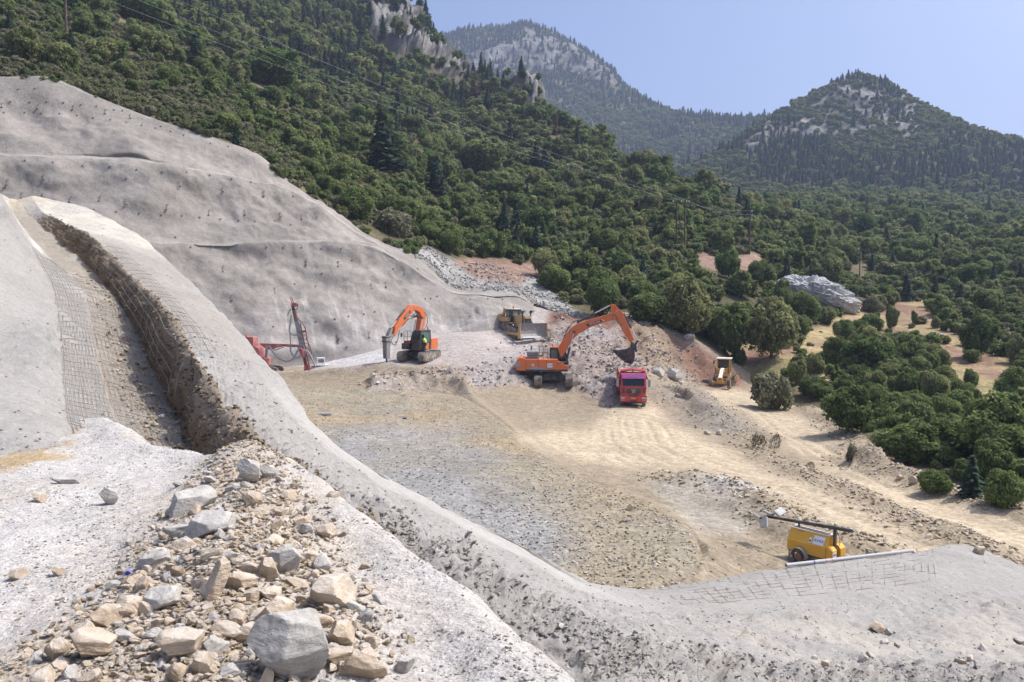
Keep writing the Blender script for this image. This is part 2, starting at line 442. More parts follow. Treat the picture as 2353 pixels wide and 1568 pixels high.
in1 = sstep(s, 6, 12); bench = np.exp(-((s - 70) / 5.0) ** 2) + np.exp(-((s - 126) / 5.0) ** 2)
Q = WALL * np.array((1, 1, 1.25))
bul = fbm(Q * np.array((.7, 1, 1)), 8.0, 3, 11, .45) * 1.7 + fbm(Q, 3.0, 3, 12, .55) * 0.42 * (.4 + sstep(fbm(Q, 9, 2, 19), -.2, .4)) + fbm(Q, .8, 2, 13) * .035
lo = sstep(-(py - 555), -20, 60)
WALL = WALL + n * (bul * (0.35 + 0.65 * (1 - 0.75 * np.clip(bench, 0, 1))) * in1 * (1 - sstep(s, 152, 173)))[..., None]
c = np.zeros(WALL.shape) + np.array((0.290, 0.263, 0.230))
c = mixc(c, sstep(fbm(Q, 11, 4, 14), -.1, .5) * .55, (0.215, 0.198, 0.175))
c = mixc(c, sstep(fbm(Q, 5, 4, 16), 0.05, .5) * .5, (0.325, 0.295, 0.265))
c = mixc(c, (np.exp(-((s - 70) / 3.0) ** 2) + .8 * np.exp(-((s - 126) / 3.0) ** 2)) * .35, (0.40, 0.38, 0.345))
c = mixc(c, sstep(s, 5, 30) * 0 + (1 - sstep(s, 6, 40)) * .35, (0.40, 0.38, 0.365))
rng = np.random.RandomState(5)
for k in range(60):                                    # lime streaks run down below the anchors
    x0 = rng.uniform(620, 1180); y0 = rng.uniform(0, 1); base = np.interp(x0, [620, 760, 860, 960, 1040, 1120, 1180], [840, 828, 811, 786, 760, 736, 715]); top = np.interp(x0, [620, 860, 960, 1040, 1180], [560, 570, 625, 672, 680])
    y0 = top + (base - top) * (0.35 + .5 * y0); L = rng.uniform(25, 75); w = rng.uniform(1.5, 3.2); sl_ = rng.uniform(.1, .35)
    q = np.exp(-((px - x0 - (py - y0) * sl_) / w) ** 2) * sstep(py, y0 - 2, y0 + 3) * (1 - sstep(py, y0 + L * .6, y0 + L))
    c = mixc(c, q * .36, (0.50, 0.475, 0.44))
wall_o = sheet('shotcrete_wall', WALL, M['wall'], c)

# pit floor: fill platform, haul roads, rubble slope, plateau
P_ = [(960, 830, 81), (885, 838, 79), (740, 838, 86), (660, 852, 82), (1020, 822, 83), (1100, 772, 92), (1165, 772, 97), (1210, 797, 94), (1080, 748, 99), (1130, 716, 104),
      (1190, 704, 108), (1250, 714, 108), (1330, 735, 106.5), (1420, 742, 106), (1480, 750, 104), (1560, 792, 103), (1620, 815, 103), (1700, 868, 103),
      (1250, 888, 79), (1310, 888, 79), (1190, 866, 80), (1290, 782, 90), (1330, 800, 91), (1400, 822, 90), (1440, 850, 83), (1350, 860, 83), (1480, 800, 97), (1540, 850, 95),
      (1600, 852, 102), (1655, 893, 92), (1690, 884, 97), (1580, 892, 88), (1760, 912, 91), (1455, 941, 69), (1455, 1000, 57), (1400, 962, 65), (1550, 982, 61.5), (1300, 920, 74), (1200, 932, 69),
      (1110, 880, 75), (1600, 1060, 49.5), (1800, 1100, 43.6), (2000, 1180, 37), (2200, 1250, 32), (2353, 1300, 30), (1900, 1200, 35.5), (2050, 1290, 30),
      (1800, 960, 75.5), (1850, 1000, 66), (1900, 1060, 56), (2000, 1110, 48), (2150, 1160, 43), (2353, 1230, 37), (2500, 1270, 34), (1830, 925, 86), (1950, 1002, 66), (2050, 1082, 52.5),
      (2200, 1132, 46.5), (2353, 1172, 42.5), (2600, 1230, 37.5), (1700, 985, 70),
      (700, 884, 73), (900, 900, 70), (1000, 888, 73), (850, 962, 58), (1000, 1000, 53.5), (1080, 960, 59), (1150, 1030, 49), (1300, 1150, 36.6), (1000, 1080, 43),
      (1150, 1100, 40.5), (1400, 1250, 30.3), (1550, 1290, 28.3), (1320, 1330, 26.5), (1000, 1160, 35), (1850, 1297, 29), (1700, 1250, 31.2), (1900, 1230, 32.6),
      (1300, 1040, 50.3), (1400, 1080, 45.5), (1500, 1130, 40.3), (1250, 980, 60), (1700, 1180, 36)]
ctrl = [W(*p) for p in P_] + [np.array(q, float) for q in [(-12, 30, 1.1), (-18, 50, 1.6), (-30, 70, 2.4), (-45, 78, 3), (-2, 20, .6), (10, 22, .2), (20, 24, -.1), (32, 26, -.6), (48, 26, -1.2), (70, 40, -1.8), (-35, 45, 1.8)]]
ctrl = np.array(ctrl)
def rbf_fit(C, z, lam=0.4):
    n_ = len(C); D = np.linalg.norm(C[:, None] - C[None], axis=-1); K = np.where(D > 0, D ** 2 * np.log(D + 1e-9), 0) + np.eye(n_) * lam
    Pm = np.concatenate((np.ones((n_, 1)), C), 1); A = np.block([[K, Pm], [Pm.T, np.zeros((3, 3))]])
    return np.linalg.solve(A, np.concatenate((z, np.zeros(3))))
pc = rbf_fit(ctrl[:, :2], ctrl[:, 2], 1.5)
def pit_base(x, y):
    n_ = len(ctrl); r = pc[n_] + pc[n_ + 1] * x + pc[n_ + 2] * y
    for k in range(n_):
        q = (x - ctrl[k, 0]) ** 2 + (y - ctrl[k, 1]) ** 2 + 1e-9
        r = r + pc[k] * 0.5 * q * np.log(q)
    return r
def gp(pts, z=0.0): return [Wz(a, b, z)[:2] for a, b in pts]
fill_crest = gp([(560, 900), (700, 905), (900, 905), (1050, 915), (1100, 945), (1160, 985), (1230, 1040), (1330, 1090), (1430, 1130), (1520, 1170), (1590, 1225), (1630, 1290), (1600, 1345), (1500, 1400)], .3)
fill_area = [(560, 880), (700, 890), (900, 895), (1060, 925), (1110, 955), (1160, 990), (1230, 1045), (1330, 1095), (1430, 1135), (1520, 1175), (1580, 1225), (1610, 1290), (1580, 1360), (1450, 1500), (300, 1500)]
BERMS = [  # polyline, height, half width
    (gp([(1530, 1082), (1640, 1100), (1720, 1135), (1790, 1175), (1880, 1212), (1960, 1232), (2030, 1270)]), 0.75, 1.5),
    (gp([(1560, 915), (1620, 935), (1690, 985), (1760, 1035), (1850, 1078), (1960, 1122), (2060, 1185), (2200, 1252), (2280, 1290)], -.8), 0.55, 1.6),
    (gp([(1560, 932), (1600, 930), (1640, 950), (1680, 975)], -.8), 1.1, 3.0),
    (gp([(1850, 930), (1890, 950), (1950, 1000), (1985, 1050), (2050, 1085), (2200, 1134), (2353, 1172), (2600, 1235)], -1.5), 0.8, 1.6),
    (gp([(1990, 1052), (2060, 1062), (2130, 1060)], -1.5), 1.2, 3.0),
    (gp([(840, 868), (900, 862), (980, 858), (1060, 862)], 2.8), 0.5, 1.6),
    (gp([(1490, 812), (1540, 835)], 2.5), .8, 3.2),
]
def pit_z(x, y):
    z = pit_base(x, y); P3 = np.stack((x, y, 0 * x), -1)
    dcr, tc = line_dist(x, y, fill_crest)
    qx, qy = proj(np.stack((x, y, z), -1)); ins = poly_dist(qx, qy, fill_area)
    m = (ins > 0)
    z = z + 0.75 * sstep(np.where(m, dcr, -dcr), -1.6, 1.2) - 0.3 + np.exp(-(dcr / 1.6) ** 2) * .18
    for pl, h, w in BERMS:
        dd, tt = line_dist(x + fbm(P3, 3.5, 3, 51) * .9, y + fbm(P3, 3.5, 3, 52) * .9, pl)
        z = z + h * np.exp(-(dd / w) ** 2) * (0.75 + .35 * fbm(P3, 3, 3, 53)) * sstep(np.minimum(tt, 1 - tt), -.02, .06)
    # ragged scarp at the platform front
    return z
cxs = np.linspace(380, 2760, 560); Ys = np.geomspace(19, 122, 420)
GX = ((cxs[None, :] - CX) / F_) * Ys[:, None]; GY = Ys[:, None] + 0 * GX
Z = pit_z(GX, GY); PIT = np.stack((GX, GY, Z), -1)
px, py = proj(PIT); P3 = np.stack((GX, GY, 0 * GX), -1)
wq = fbm(P3, 4, 4, 61) * 18, fbm(P3, 4, 4, 62) * 14
road1 = [(1405, 940), (1500, 930), (1560, 985), (1650, 1030), (1760, 1075), (1960, 1150), (2100, 1215), (2240, 1270), (2353, 1330), (2700, 1500), (2200, 1350), (2060, 1280), (1940, 1215), (1800, 1165), (1700, 1105), (1600, 1085), (1450, 1080), (1320, 1060), (1190, 1010), (1260, 985), (1350, 985)]
road2 = [(1560, 900), (1700, 895), (1790, 925), (1880, 965), (1930, 1010), (1980, 1070), (2100, 1110), (2353, 1200), (2700, 1310), (2700, 1440), (2353, 1290), (2240, 1230), (2080, 1170), (1960, 1110), (1860, 1065), (1780, 1000), (1700, 940), (1620, 915)]
r1 = pmask(px, py, road1, 24, (wq[0] * .7, wq[1] * .5)); r2 = pmask(px, py, road2, 14, (wq[0] * .6, wq[1] * .5)); road = np.maximum(r1, r2)
fillm = pmask(px, py, fill_area, 8, (wq[0] * .3, wq[1] * .3))
rubble = pmask(px, py, [(1060, 800), (1230, 800), (1290, 720), (1420, 730), (1560, 770), (1680, 850), (1600, 880), (1500, 860), (1430, 900), (1400, 940), (1330, 900), (1180, 880), (1090, 900), (860, 900), (850, 865), (1060, 855)], 14, wq)
plat = pmask(px, py, [(560, 870), (640, 848), (1020, 838), (1090, 850), (1180, 820), (1250, 800), (1260, 700), (560, 700)], 12, wq)
bermm = np.zeros(px.shape)
for pl, h, w in BERMS:
    dd, tt = line_dist(GX + wq[0] * .03, GY + wq[1] * .03, pl); bermm = np.maximum(bermm, np.exp(-(dd / (w * 1.15)) ** 2))
rough = np.clip(0.05 + fillm * .10 + rubble * .6 * (1 - plat) + bermm * .22, 0, 1) * (1 - road * .92 * (1 - bermm))
Z2 = Z + fbm(PIT, 1.6, 5, 71, .6) * rough + rubble * (1 - plat) * fbm(PIT, 4.5, 4, 72, .55, True) * .9
rut, tt = line_dist(GX, GY, gp([(1460, 960), (1480, 1010), (1640, 1070), (1830, 1130), (2030, 1215), (2200, 1285)])); rut2, tt = line_dist(GX, GY, gp([(1680, 925), (1780, 985), (1880, 1050), (2030, 1125), (2200, 1180), (2400, 1250)], -1.5))
for rr in (rut, rut2):
    for off in (1.0, 2.2): Z2 = Z2 - .07 * np.exp(-((rr - off) / .22) ** 2) * road
Z2 = Z2 + .10 * np.sin((GX * .8 + GY * .35) * 2.1 + fbm(P3, 5, 3, 79) * 4) * pmask(px, py, [(1480, 1110), (1700, 1160), (1900, 1240), (1830, 1300), (1640, 1290), (1560, 1180)], 10)
pit_outline = [(560, 690), (1190, 680), (1330, 710), (1480, 721), (1610, 784), (1725, 850), (1840, 905), (1962, 978), (2056, 1060), (2205, 1114), (2353, 1152), (2800, 1260), (2800, 1700), (300, 1700), (300, 700)]
edge = pmask(px, py, pit_outline, 1.5, (wq[0] * .25, wq[1] * .25))
Z2 = Z2 - (1 - edge) * 3.0
PIT[..., 2] = Z2
c = np.zeros(PIT.shape) + np.array((0.275, 0.225, 0.158))
c = mixc(c, fillm, (0.275, 0.234, 0.168)); g1 = fbm(PIT, 6, 4, 81)
grey = pmask(px, py, [(700, 1000), (900, 970), (1030, 1010), (1110, 1050), (1180, 1110), (1290, 1190), (1330, 1260), (1250, 1330), (1000, 1300), (760, 1100)], 55, (wq[0] * 2.2, wq[1] * 2.2))
c = mixc(c, grey * .9, (0.265, 0.26, 0.25)); c = mixc(c, fillm * sstep(g1, .1, .4) * (1 - grey) * .6, (0.33, 0.25, 0.15)); c = mixc(c, fillm * sstep(-g1, .1, .4) * .5, (0.27, 0.245, 0.185))
c = mixc(c, pmask(px, py, [(1480, 1090), (1600, 1090), (1760, 1170), (1700, 1240), (1600, 1220)], 20, wq) * .5, (0.37, 0.355, 0.31))
c = mixc(c, rubble, (0.29, 0.235, 0.205)); c = mixc(c, rubble * sstep(fbm(PIT, 5, 4, 83), 0.0, .3) * .7, (0.33, 0.31, 0.29))
redm = np.maximum(pmask(px, py, [(1430, 735), (1480, 735), (1560, 770), (1700, 860), (1720, 900), (1640, 905), (1560, 860), (1470, 830), (1440, 790)], 12, wq), pmask(px, py, [(1220, 700), (1330, 730), (1420, 742), (1400, 770), (1260, 745)], 9, wq))
c = mixc(c, redm, (0.205, 0.118, 0.084))
c = mixc(c, plat * (1 - rubble * .4), (0.38, 0.335, 0.305)); c = mixc(c, pmask(px, py, [(560, 850), (640, 845), (900, 832), (900, 800), (600, 820)], 7, wq), (0.47, 0.45, 0.43))
c = mixc(c, bermm * .75, (0.29, 0.235, 0.165)); c = mixc(c, np.exp(-(line_dist(GX, GY, BERMS[2][0])[0] / 3.4) ** 2) * .9, (0.225, 0.20, 0.165))
c = mixc(c, np.exp(-(line_dist(GX, GY, gp([(1665, 1105), (1720, 1125)]))[0] / 1.3) ** 2) * .9, (0.44, 0.43, 0.41))
c = mixc(c, road * (1 - .6 * bermm), (0.44, 0.36, 0.25))
st, t3 = line_dist(GX, GY, gp([(1440, 955), (1450, 1000), (1540, 1040), (1800, 1110), (2000, 1195), (2200, 1270), (2400, 1350)]))
lanes = fbm(np.stack((st * 3.0, t3 * 12, 0 * st), -1), 1.0, 4, 91)
c = c * (1 + road[..., None] * lanes[..., None] * .24)
keep = poly_dist(px, py, pit_outline) > -26
sheet('pit_ground', PIT, M['pit'], c, keep=keep)

# near slope: trench, ridge and the freshly sprayed slope
def o(p, dx, dy, dz): return np.array(p) + np.array((dx, dy, dz))
ST = [
    [(-200, 430, 30), (-20, 440, 33), (28, 466, 37), (45, 468, 37.5), (80, 462, 38), (140, 474, 38), (190, 487, 38)],
    [(-150, 470, 24), (0, 455, 27), (40, 505, 34), (75, 500, 34.5), (100, 488, 34.8), (210, 506, 34.7), (300, 528, 34.5)],
    [(-150, 560, 20), (20, 520, 26), (105, 585, 30), (175, 585, 30.5), (195, 537, 30.8), (285, 560, 31.1), (375, 590, 31.5)],
    [(-150, 690, 16), (60, 640, 22), (185, 665, 26), (270, 690, 26.2), (295, 634, 26.6), (390, 655, 26.8), (475, 680, 27)],
    [(-150, 800, 13.5), (60, 780, 17.5), (212, 785, 21), (340, 820, 21), (366, 704, 21.4), (465, 730, 21.7), (555, 770, 22)],
    [(-250, 900, 11.5), (60, 890, 14), (245, 910, 16.5), (405, 960, 16.5), (434, 806, 16.9), (540, 825, 17.6), (640, 862, 18.5)],
    [(-300, 990, 10.5), (80, 985, 11.8), (300, 1050, 12.3), (490, 1088, 12), (520, 950, 12.4), (640, 958, 14.3), (735, 980, 16.5)],
]
rows = []
for r in ST:
    q = [W(*p) for p in r]; q += [o(q[-1], .7, .6, -1.7), o(q[-1], 4, 3, -7)]; rows.append(q)
rows.insert(0, [o(p, 0, 4, -3.5) for p in rows[0]])
q = [W(-300, 1060, 10.2), W(200, 1090, 10.4), W(450, 1120, 10.2), W(600, 1135, 10.0), W(640, 1062, 10.4), W(755, 1056, 13.2), W(840, 1065, 16)]
rows.append(q + [o(q[-1], 1.4, .9, -1.5), o(q[-1], 5, 4, -6)])
for a, b, s6, lift in [((900, 1232, 9), (960, 1182, 13.5), (1000, 1160, 17.5), 0), ((1150, 1395, 8), (1210, 1320, 13), (1180, 1250, 19.5), 0),
               ((1330, 1500, 8), (1420, 1420, 13), (1330, 1330, 22), 0), ((1480, 1565, 9), (1620, 1450, 15), (1480, 1352, 24), 1),
               ((1750, 1605, 11), (1850, 1450, 18), (1750, 1311, 26.7), 1), ((2050, 1620, 13), (2100, 1440, 20.5), (2100, 1270, 29.5), 1),
               ((2400, 1620, 15.5), (2350, 1430, 22), (2210, 1252, 31), 1), ((2750, 1600, 18), (2650, 1430, 24), (2380, 1310, 28.5), 1), ((3100, 1560, 21), (2950, 1440, 25), (2700, 1400, 26), 1)]:
    s4 = W(*a)
    if lift: s3 = o(s4, -1, -3, 1.1); s2 = o(s3, -1, -3, .9); s1 = o(s2, -.8, -3, .7); s0 = o(s1, -.8, -4, .4)
    else: s3 = o(s4, -.8, -1.6, -.75); s2 = o(s3, -1, -1.2, -.3); s1 = o(s2, -1.5, -2, -.2); s0 = o(s1, -2, -2, 0)
    q = [s0, s1, s2, s3, s4, W(*b), W(*s6)]
    rows.append(q + [o(q[-1], 1.2, 1.1, -.9 if not lift else -.6), o(q[-1], 3, 4, -5)])
rows = np.array(rows)
cnt = [18, 46, 56, 40, 78, 78, 16, 10]
SL = np.stack([np.concatenate([cr_seg for cr_seg in [np.array([r[k] * (1 - t) + r[k + 1] * t for t in np.linspace(0, 1, cnt[k], endpoint=False)]) for k in range(8)]] + [r[8:9]]) for r in rows])
SL = cr(SL, 640)
# round the section corners a little
for _ in range(5): SL[:, 1:-1] = SL[:, 1:-1] * .5 + (SL[:, :-2] + SL[:, 2:]) * .25
n = grid_normals(SL); n = n * np.sign(np.mean(n[..., 2]))
SLR = len(rows); cs = np.cumsum([0] + cnt); s = np.arange(SL.shape[1])[None, :] + 0 * SL[..., 0]; v = (np.arange(SL.shape[0]) / (SL.shape[0] - 1) * (len(rows) - 1))[:, None] + 0 * s
SLS, SLV = s, v
px, py = proj(SL)
def band(a, b, w=4): return sstep(s, a - w, a + w) * (1 - sstep(s, b - w, b + w))
tr = 1 - sstep(v, 7.2, 8.4)                                # stations with an open trench
floor_ = band(cs[2], cs[3]) * tr; brown = band(cs[3] - 1, cs[4] + 5, 4) * (1 - sstep(v, 8.2, 9.5)) * sstep(v, 1.8, 2.6)
lip = np.exp(-((s - cs[4] - 14) / 16.0) ** 2) * sstep(v, 6.0, 7.5)   # row of clods along the ditch
ditch = sstep(v, 8.0, 9.5) * (1 - sstep(s, cs[4] + 14, cs[4] + 40))
topstrip = band(cs[4], cs[6] + 4) * sstep(v, .5, 1.2) * (1 - sstep(v, 2.6, 3.3))
smoothb = sstep(s, cs[5] + 22, cs[5] + 40) * (1 - sstep(v, 10.5, 12)) * sstep(v, 5.5, 7)
midr = band(cs[4], cs[5] + 25, 10) * sstep(v, 4.8, 6.4)
d = fbm(SL, 1.5, 4, 101) * .10 + fbm(SL, .45, 3, 102) * .035 * (1 - .75 * smoothb)
d = d + brown * (fbm(SL, 1.0, 5, 103, .62) * .30 + fbm(SL, .26, 3, 104, .6, True) * .12) + floor_ * fbm(SL, .5, 4, 105) * .06
d = d + (lip * .17 + ditch * .10 + midr * .105) * (fbm(SL * np.array((1, .6, 1)), .34, 4, 106, .65) * 1.2 + .35 * fbm(SL, .13, 3, 107, .6, True))
d = d + ditch * fbm(SL, 1.1, 3, 108, .5, True) * .16
stump = np.exp(-(((px - 60) / 95) ** 2 + ((py - 800) / 62) ** 2)) * (v > 2) * (v < 8) * (s < cs[2])
d = d + stump * (.25 + fbm(SL, .8, 4, 109) * .5)
d = d * (1 - .0 * s)
SL = SL + n * d[..., None]
c = np.zeros(SL.shape) + np.array((0.330, 0.314, 0.284))
c = mixc(c, sstep(fbm(SL, 2.6, 4, 111), 0, .5) * .5, (0.285, 0.269, 0.242))
c = mixc(c, smoothb * .8, (0.40, 0.382, 0.345)); c = mixc(c, lip * .75, (0.275, 0.258, 0.236)); c = mixc(c, ditch * .8, (0.275, 0.256, 0.236)); c = mixc(c, midr * .5, (0.30, 0.285, 0.26))
c = mixc(c, stump * .7, (0.26, 0.255, 0.24))
c = mixc(c, floor_, (0.315, 0.28, 0.23)); c = mixc(c, floor_ * sstep(fbm(SL, 1.2, 4, 112), 0, .4) * .8, (0.35, 0.325, 0.285))
c = mixc(c, band(cs[4] + 4, cs[5] + 60, 10) * sstep(v, 2.6, 3.4) * (1 - sstep(v, 5.2, 6.2)) * (.45 + .4 * sstep(fbm(SL, 1.3, 4, 113), -.1, .3)), (0.315, 0.28, 0.235))
c = mixc(c, brown, (0.150, 0.112, 0.076)); c = mixc(c, brown * sstep(s + fbm(SL, .9, 3, 141) * 9, cs[3] + 16, cs[4] - 2) * .75, (0.265, 0.222, 0.172)); c = mixc(c, brown * sstep(fbm(SL, .6, 4, 114), 0.05, .35) * .7, (0.215, 0.165, 0.115))
c = mixc(c, topstrip * (.6 + .4 * sstep(fbm(SL, 1.0, 3, 115), -.1, .2)), (0.50, 0.465, 0.39))
c = mixc(c, sstep(v, 1.9, 1.2) * band(cs[2] - 6, cs[4] + 30), (0.47, 0.41, 0.30))
c = mixc(c, np.exp(-((s - cs[2] + 10) / 7.0) ** 2) * sstep(v, 1.1, 1.6) * (1 - sstep(v, 3, 3.6)), (0.52, 0.49, 0.43))
c = mixc(c, sstep(v, 11, 12.5) * (1 - sstep(s, cs[5] - 10, cs[5] + 30)) * .45 * sstep(fbm(SL, 2.0, 4, 116), -.1, .4), (0.45, 0.40, 0.32))
sheet('near_slope', SL, M['slope'], c)

# the dusty mound the photographer stands on
edge_l = [W(*p)[:2] for p in [(330, 1040, 11.6), (490, 1075, 10.8), (600, 1090, 10.2), (700, 1112, 9.5), (850, 1212, 7.8), (1000, 1330, 6.4), (1200, 1500, 5.1), (1290, 1568, 4.7), (1500, 1800, 3.7), (1700, 2300, 2.4), (1900, 4000, .8)]]
edge_poly = [tuple(p) for p in edge_l] + [(2.0, -6), (-30, -6), (-30, 14), (-7, 14)]
cxs = np.linspace(-420, 1900, 620); Ys = np.concatenate((np.geomspace(1.2, 4.0, 40)[:-1], np.geomspace(4.0, 14.5, 420)))
GX = ((cxs[None, :] - CX) / F_) * Ys[:, None]; GY = Ys[:, None] + 0 * GX; P3 = np.stack((GX, GY, 0 * GX), -1)
ins = poly_dist(GX + fbm(P3, .7, 3, 121) * .16, GY + fbm(P3, .7, 3, 122) * .16, edge_poly)
Z = 7.82 + fbm(P3, 2.2, 3, 123) * .10 + fbm(P3, .5, 4, 124) * .045 + fbm(P3, .13, 3, 125) * .014
heap_l = [W(560, 1100, 9.8)[:2], W(560, 1250, 7.4)[:2], W(520, 1400, 5.9)[:2], W(480, 1600, 4.7)[:2]]
hd, ht = line_dist(GX, GY, heap_l)
Z = Z + np.exp(-(hd / (0.55 + .55 * ht)) ** 2) * (.26 + .10 * fbm(P3, .5, 3, 126)) * (1 - sstep(GY, 10.2, 11))
Z = Z - sstep(-ins, -.25, 1.3) * 1.5 - np.clip(-ins - 1.0, 0, 2.5) * .8
Z = Z - .12 * sstep(GY, 12.5, 14.5) + 0.10 * np.exp(-((ins - .25) / .35) ** 2)
MOUND = np.stack((GX, GY, Z), -1); px, py = proj(MOUND)
c = np.zeros(MOUND.shape) + np.array((0.475, 0.448, 0.412))
wq = fbm(P3, 1.2, 4, 131) * 40, fbm(P3, 1.2, 4, 132) * 20
och = pmask(px, py, [(-200, 970), (90, 960), (200, 985), (160, 1040), (60, 1075), (-60, 1110), (-300, 1110)], 18, wq); c = mixc(c, och * sstep(fbm(P3, .35, 4, 133), -.25, .15), (0.40, 0.30, 0.175))
c = mixc(c, sstep(fbm(P3, .9, 4, 134), .1, .4) * .35, (0.50, 0.44, 0.35))
heapm = np.exp(-(hd / (0.6 + .6 * ht)) ** 2); c = mixc(c, heapm * .8 * sstep(fbm(P3, .5, 3, 135), -.5, .1), (0.44, 0.355, 0.26))
c = mixc(c, pmask(px, py, [(-200, 1540), (300, 1440), (460, 1568), (460, 1800), (-200, 1800)], 40, wq) * .6, (0.45, 0.36, 0.25))
c = mixc(c, sstep(-ins, .05, .5), (0.36, 0.33, 0.30))
sheet('foreground_mound', MOUND, M['mound'], c, keep=ins > -1.7)
# ------------------------------------------------------------------ vegetation
def leaf_mat(name, c0, c1, c2, trans=0.22):
    m, t, b = mat_new(name)
    oi = N(t, 'ShaderNodeObjectInfo'); r = ramp(t, [(0.0, c0), (0.55, c1), (1.0, c2)]); t.links.new(oi.outputs['Random'], r.inputs[0])
    at = N(t, 'ShaderNodeAttribute', attribute_name='Col'); c = mul(t, r.outputs[0], at.outputs['Color'])
    t.links.new(c, b.inputs['Base Color']); b.inputs['Roughness'].default_value = .75; b.inputs['Specular IOR Level'].default_value = .12
    tr = N(t, 'ShaderNodeBsdfTranslucent'); t.links.new(c, tr.inputs['Color'])
    mx = N(t, 'ShaderNodeMixShader'); mx.inputs[0].default_value = trans
    t.links.new(b.outputs[0], mx.inputs[1]); t.links.new(tr.outputs[0], mx.inputs[2])
    t.links.new(mx.outputs[0], t.nodes['Material Output'].inputs['Surface']); return m
M['oak'] = leaf_mat('oak_leaves', (0.135, 0.190, 0.062), (0.205, 0.252, 0.086), (0.275, 0.285, 0.122), .44)
M['shrub'] = leaf_mat('shrub_leaves', (0.170, 0.200, 0.092), (0.245, 0.250, 0.128), (0.280, 0.262, 0.175), .40)
M['fir'] = leaf_mat('fir_needles', (0.042, 0.074, 0.048), (0.052, 0.086, 0.054), (0.066, 0.098, 0.056), .2)
M['fresh'] = leaf_mat('fresh_leaves', (0.150, 0.225, 0.060), (0.17, 0.23, 0.075), (0.185, 0.23, 0.085), .4)
M['deadfir'] = leaf_mat('rusty_needles', (0.15, 0.085, 0.055), (0.16, 0.09, 0.06), (0.16, 0.10, 0.07), .1)
M['drybrush'] = leaf_mat('dry_brush', (0.24, 0.19, 0.12), (0.27, 0.22, 0.14), (0.22, 0.185, 0.13), .1)
m, t, b = mat_new('bark'); b.inputs['Base Color'].default_value = (0.09, 0.065, 0.045, 1); b.inputs['Roughness'].default_value = .9
nz = N(t, 'ShaderNodeTexNoise'); setin(nz, Scale=6.0, Detail=5.0); rr = ramp(t, [(.3, (0.05, .038, .028)), (.7, (.14, .105, .075))]); t.links.new(nz.outputs[0], rr.inputs[0]); t.links.new(rr.outputs[0], b.inputs['Base Color'])
M['bark'] = m

def quads_from(P, Nrm, size, rng, asp=0.8):
    """leaf clumps: one bent quad each"""
    k = len(P); a = rng.normal(size=(k, 3)); t = np.cross(Nrm, a); t /= np.linalg.norm(t, axis=1, keepdims=True) + 1e-9
    b = np.cross(Nrm, t); s = size[:, None]
    q = np.stack((P - t * s * .9, P - b * s * asp, P + t * s, P + b * s * asp * .9), 1)
    return q.reshape(-1, 3), np.arange(k * 4).reshape(k, 4)
ICO = None
def ico():
    global ICO
    if ICO is None:
        bm = bmesh.new(); bmesh.ops.create_icosphere(bm, subdivisions=2, radius=1)
        ICO = (np.array([v.co[:] for v in bm.verts]), np.array([[l.index for l in f.verts] for f in bm.faces])); bm.free()
    return ICO
def mesh_qt(name, V, Fs, cols, mat):
    me = bpy.data.meshes.new(name); F = [tuple(f) for A in Fs for f in A.tolist()]
    me.from_pydata(V.tolist(), [], F); me.update()
    at = me.color_attributes.new('Col', 'FLOAT_COLOR', 'POINT'); c4 = np.ones((len(V), 4), np.float32); c4[:, :3] = cols[:, None]; at.data.foreach_set('color', c4.ravel())
    me.materials.append(mat); return me
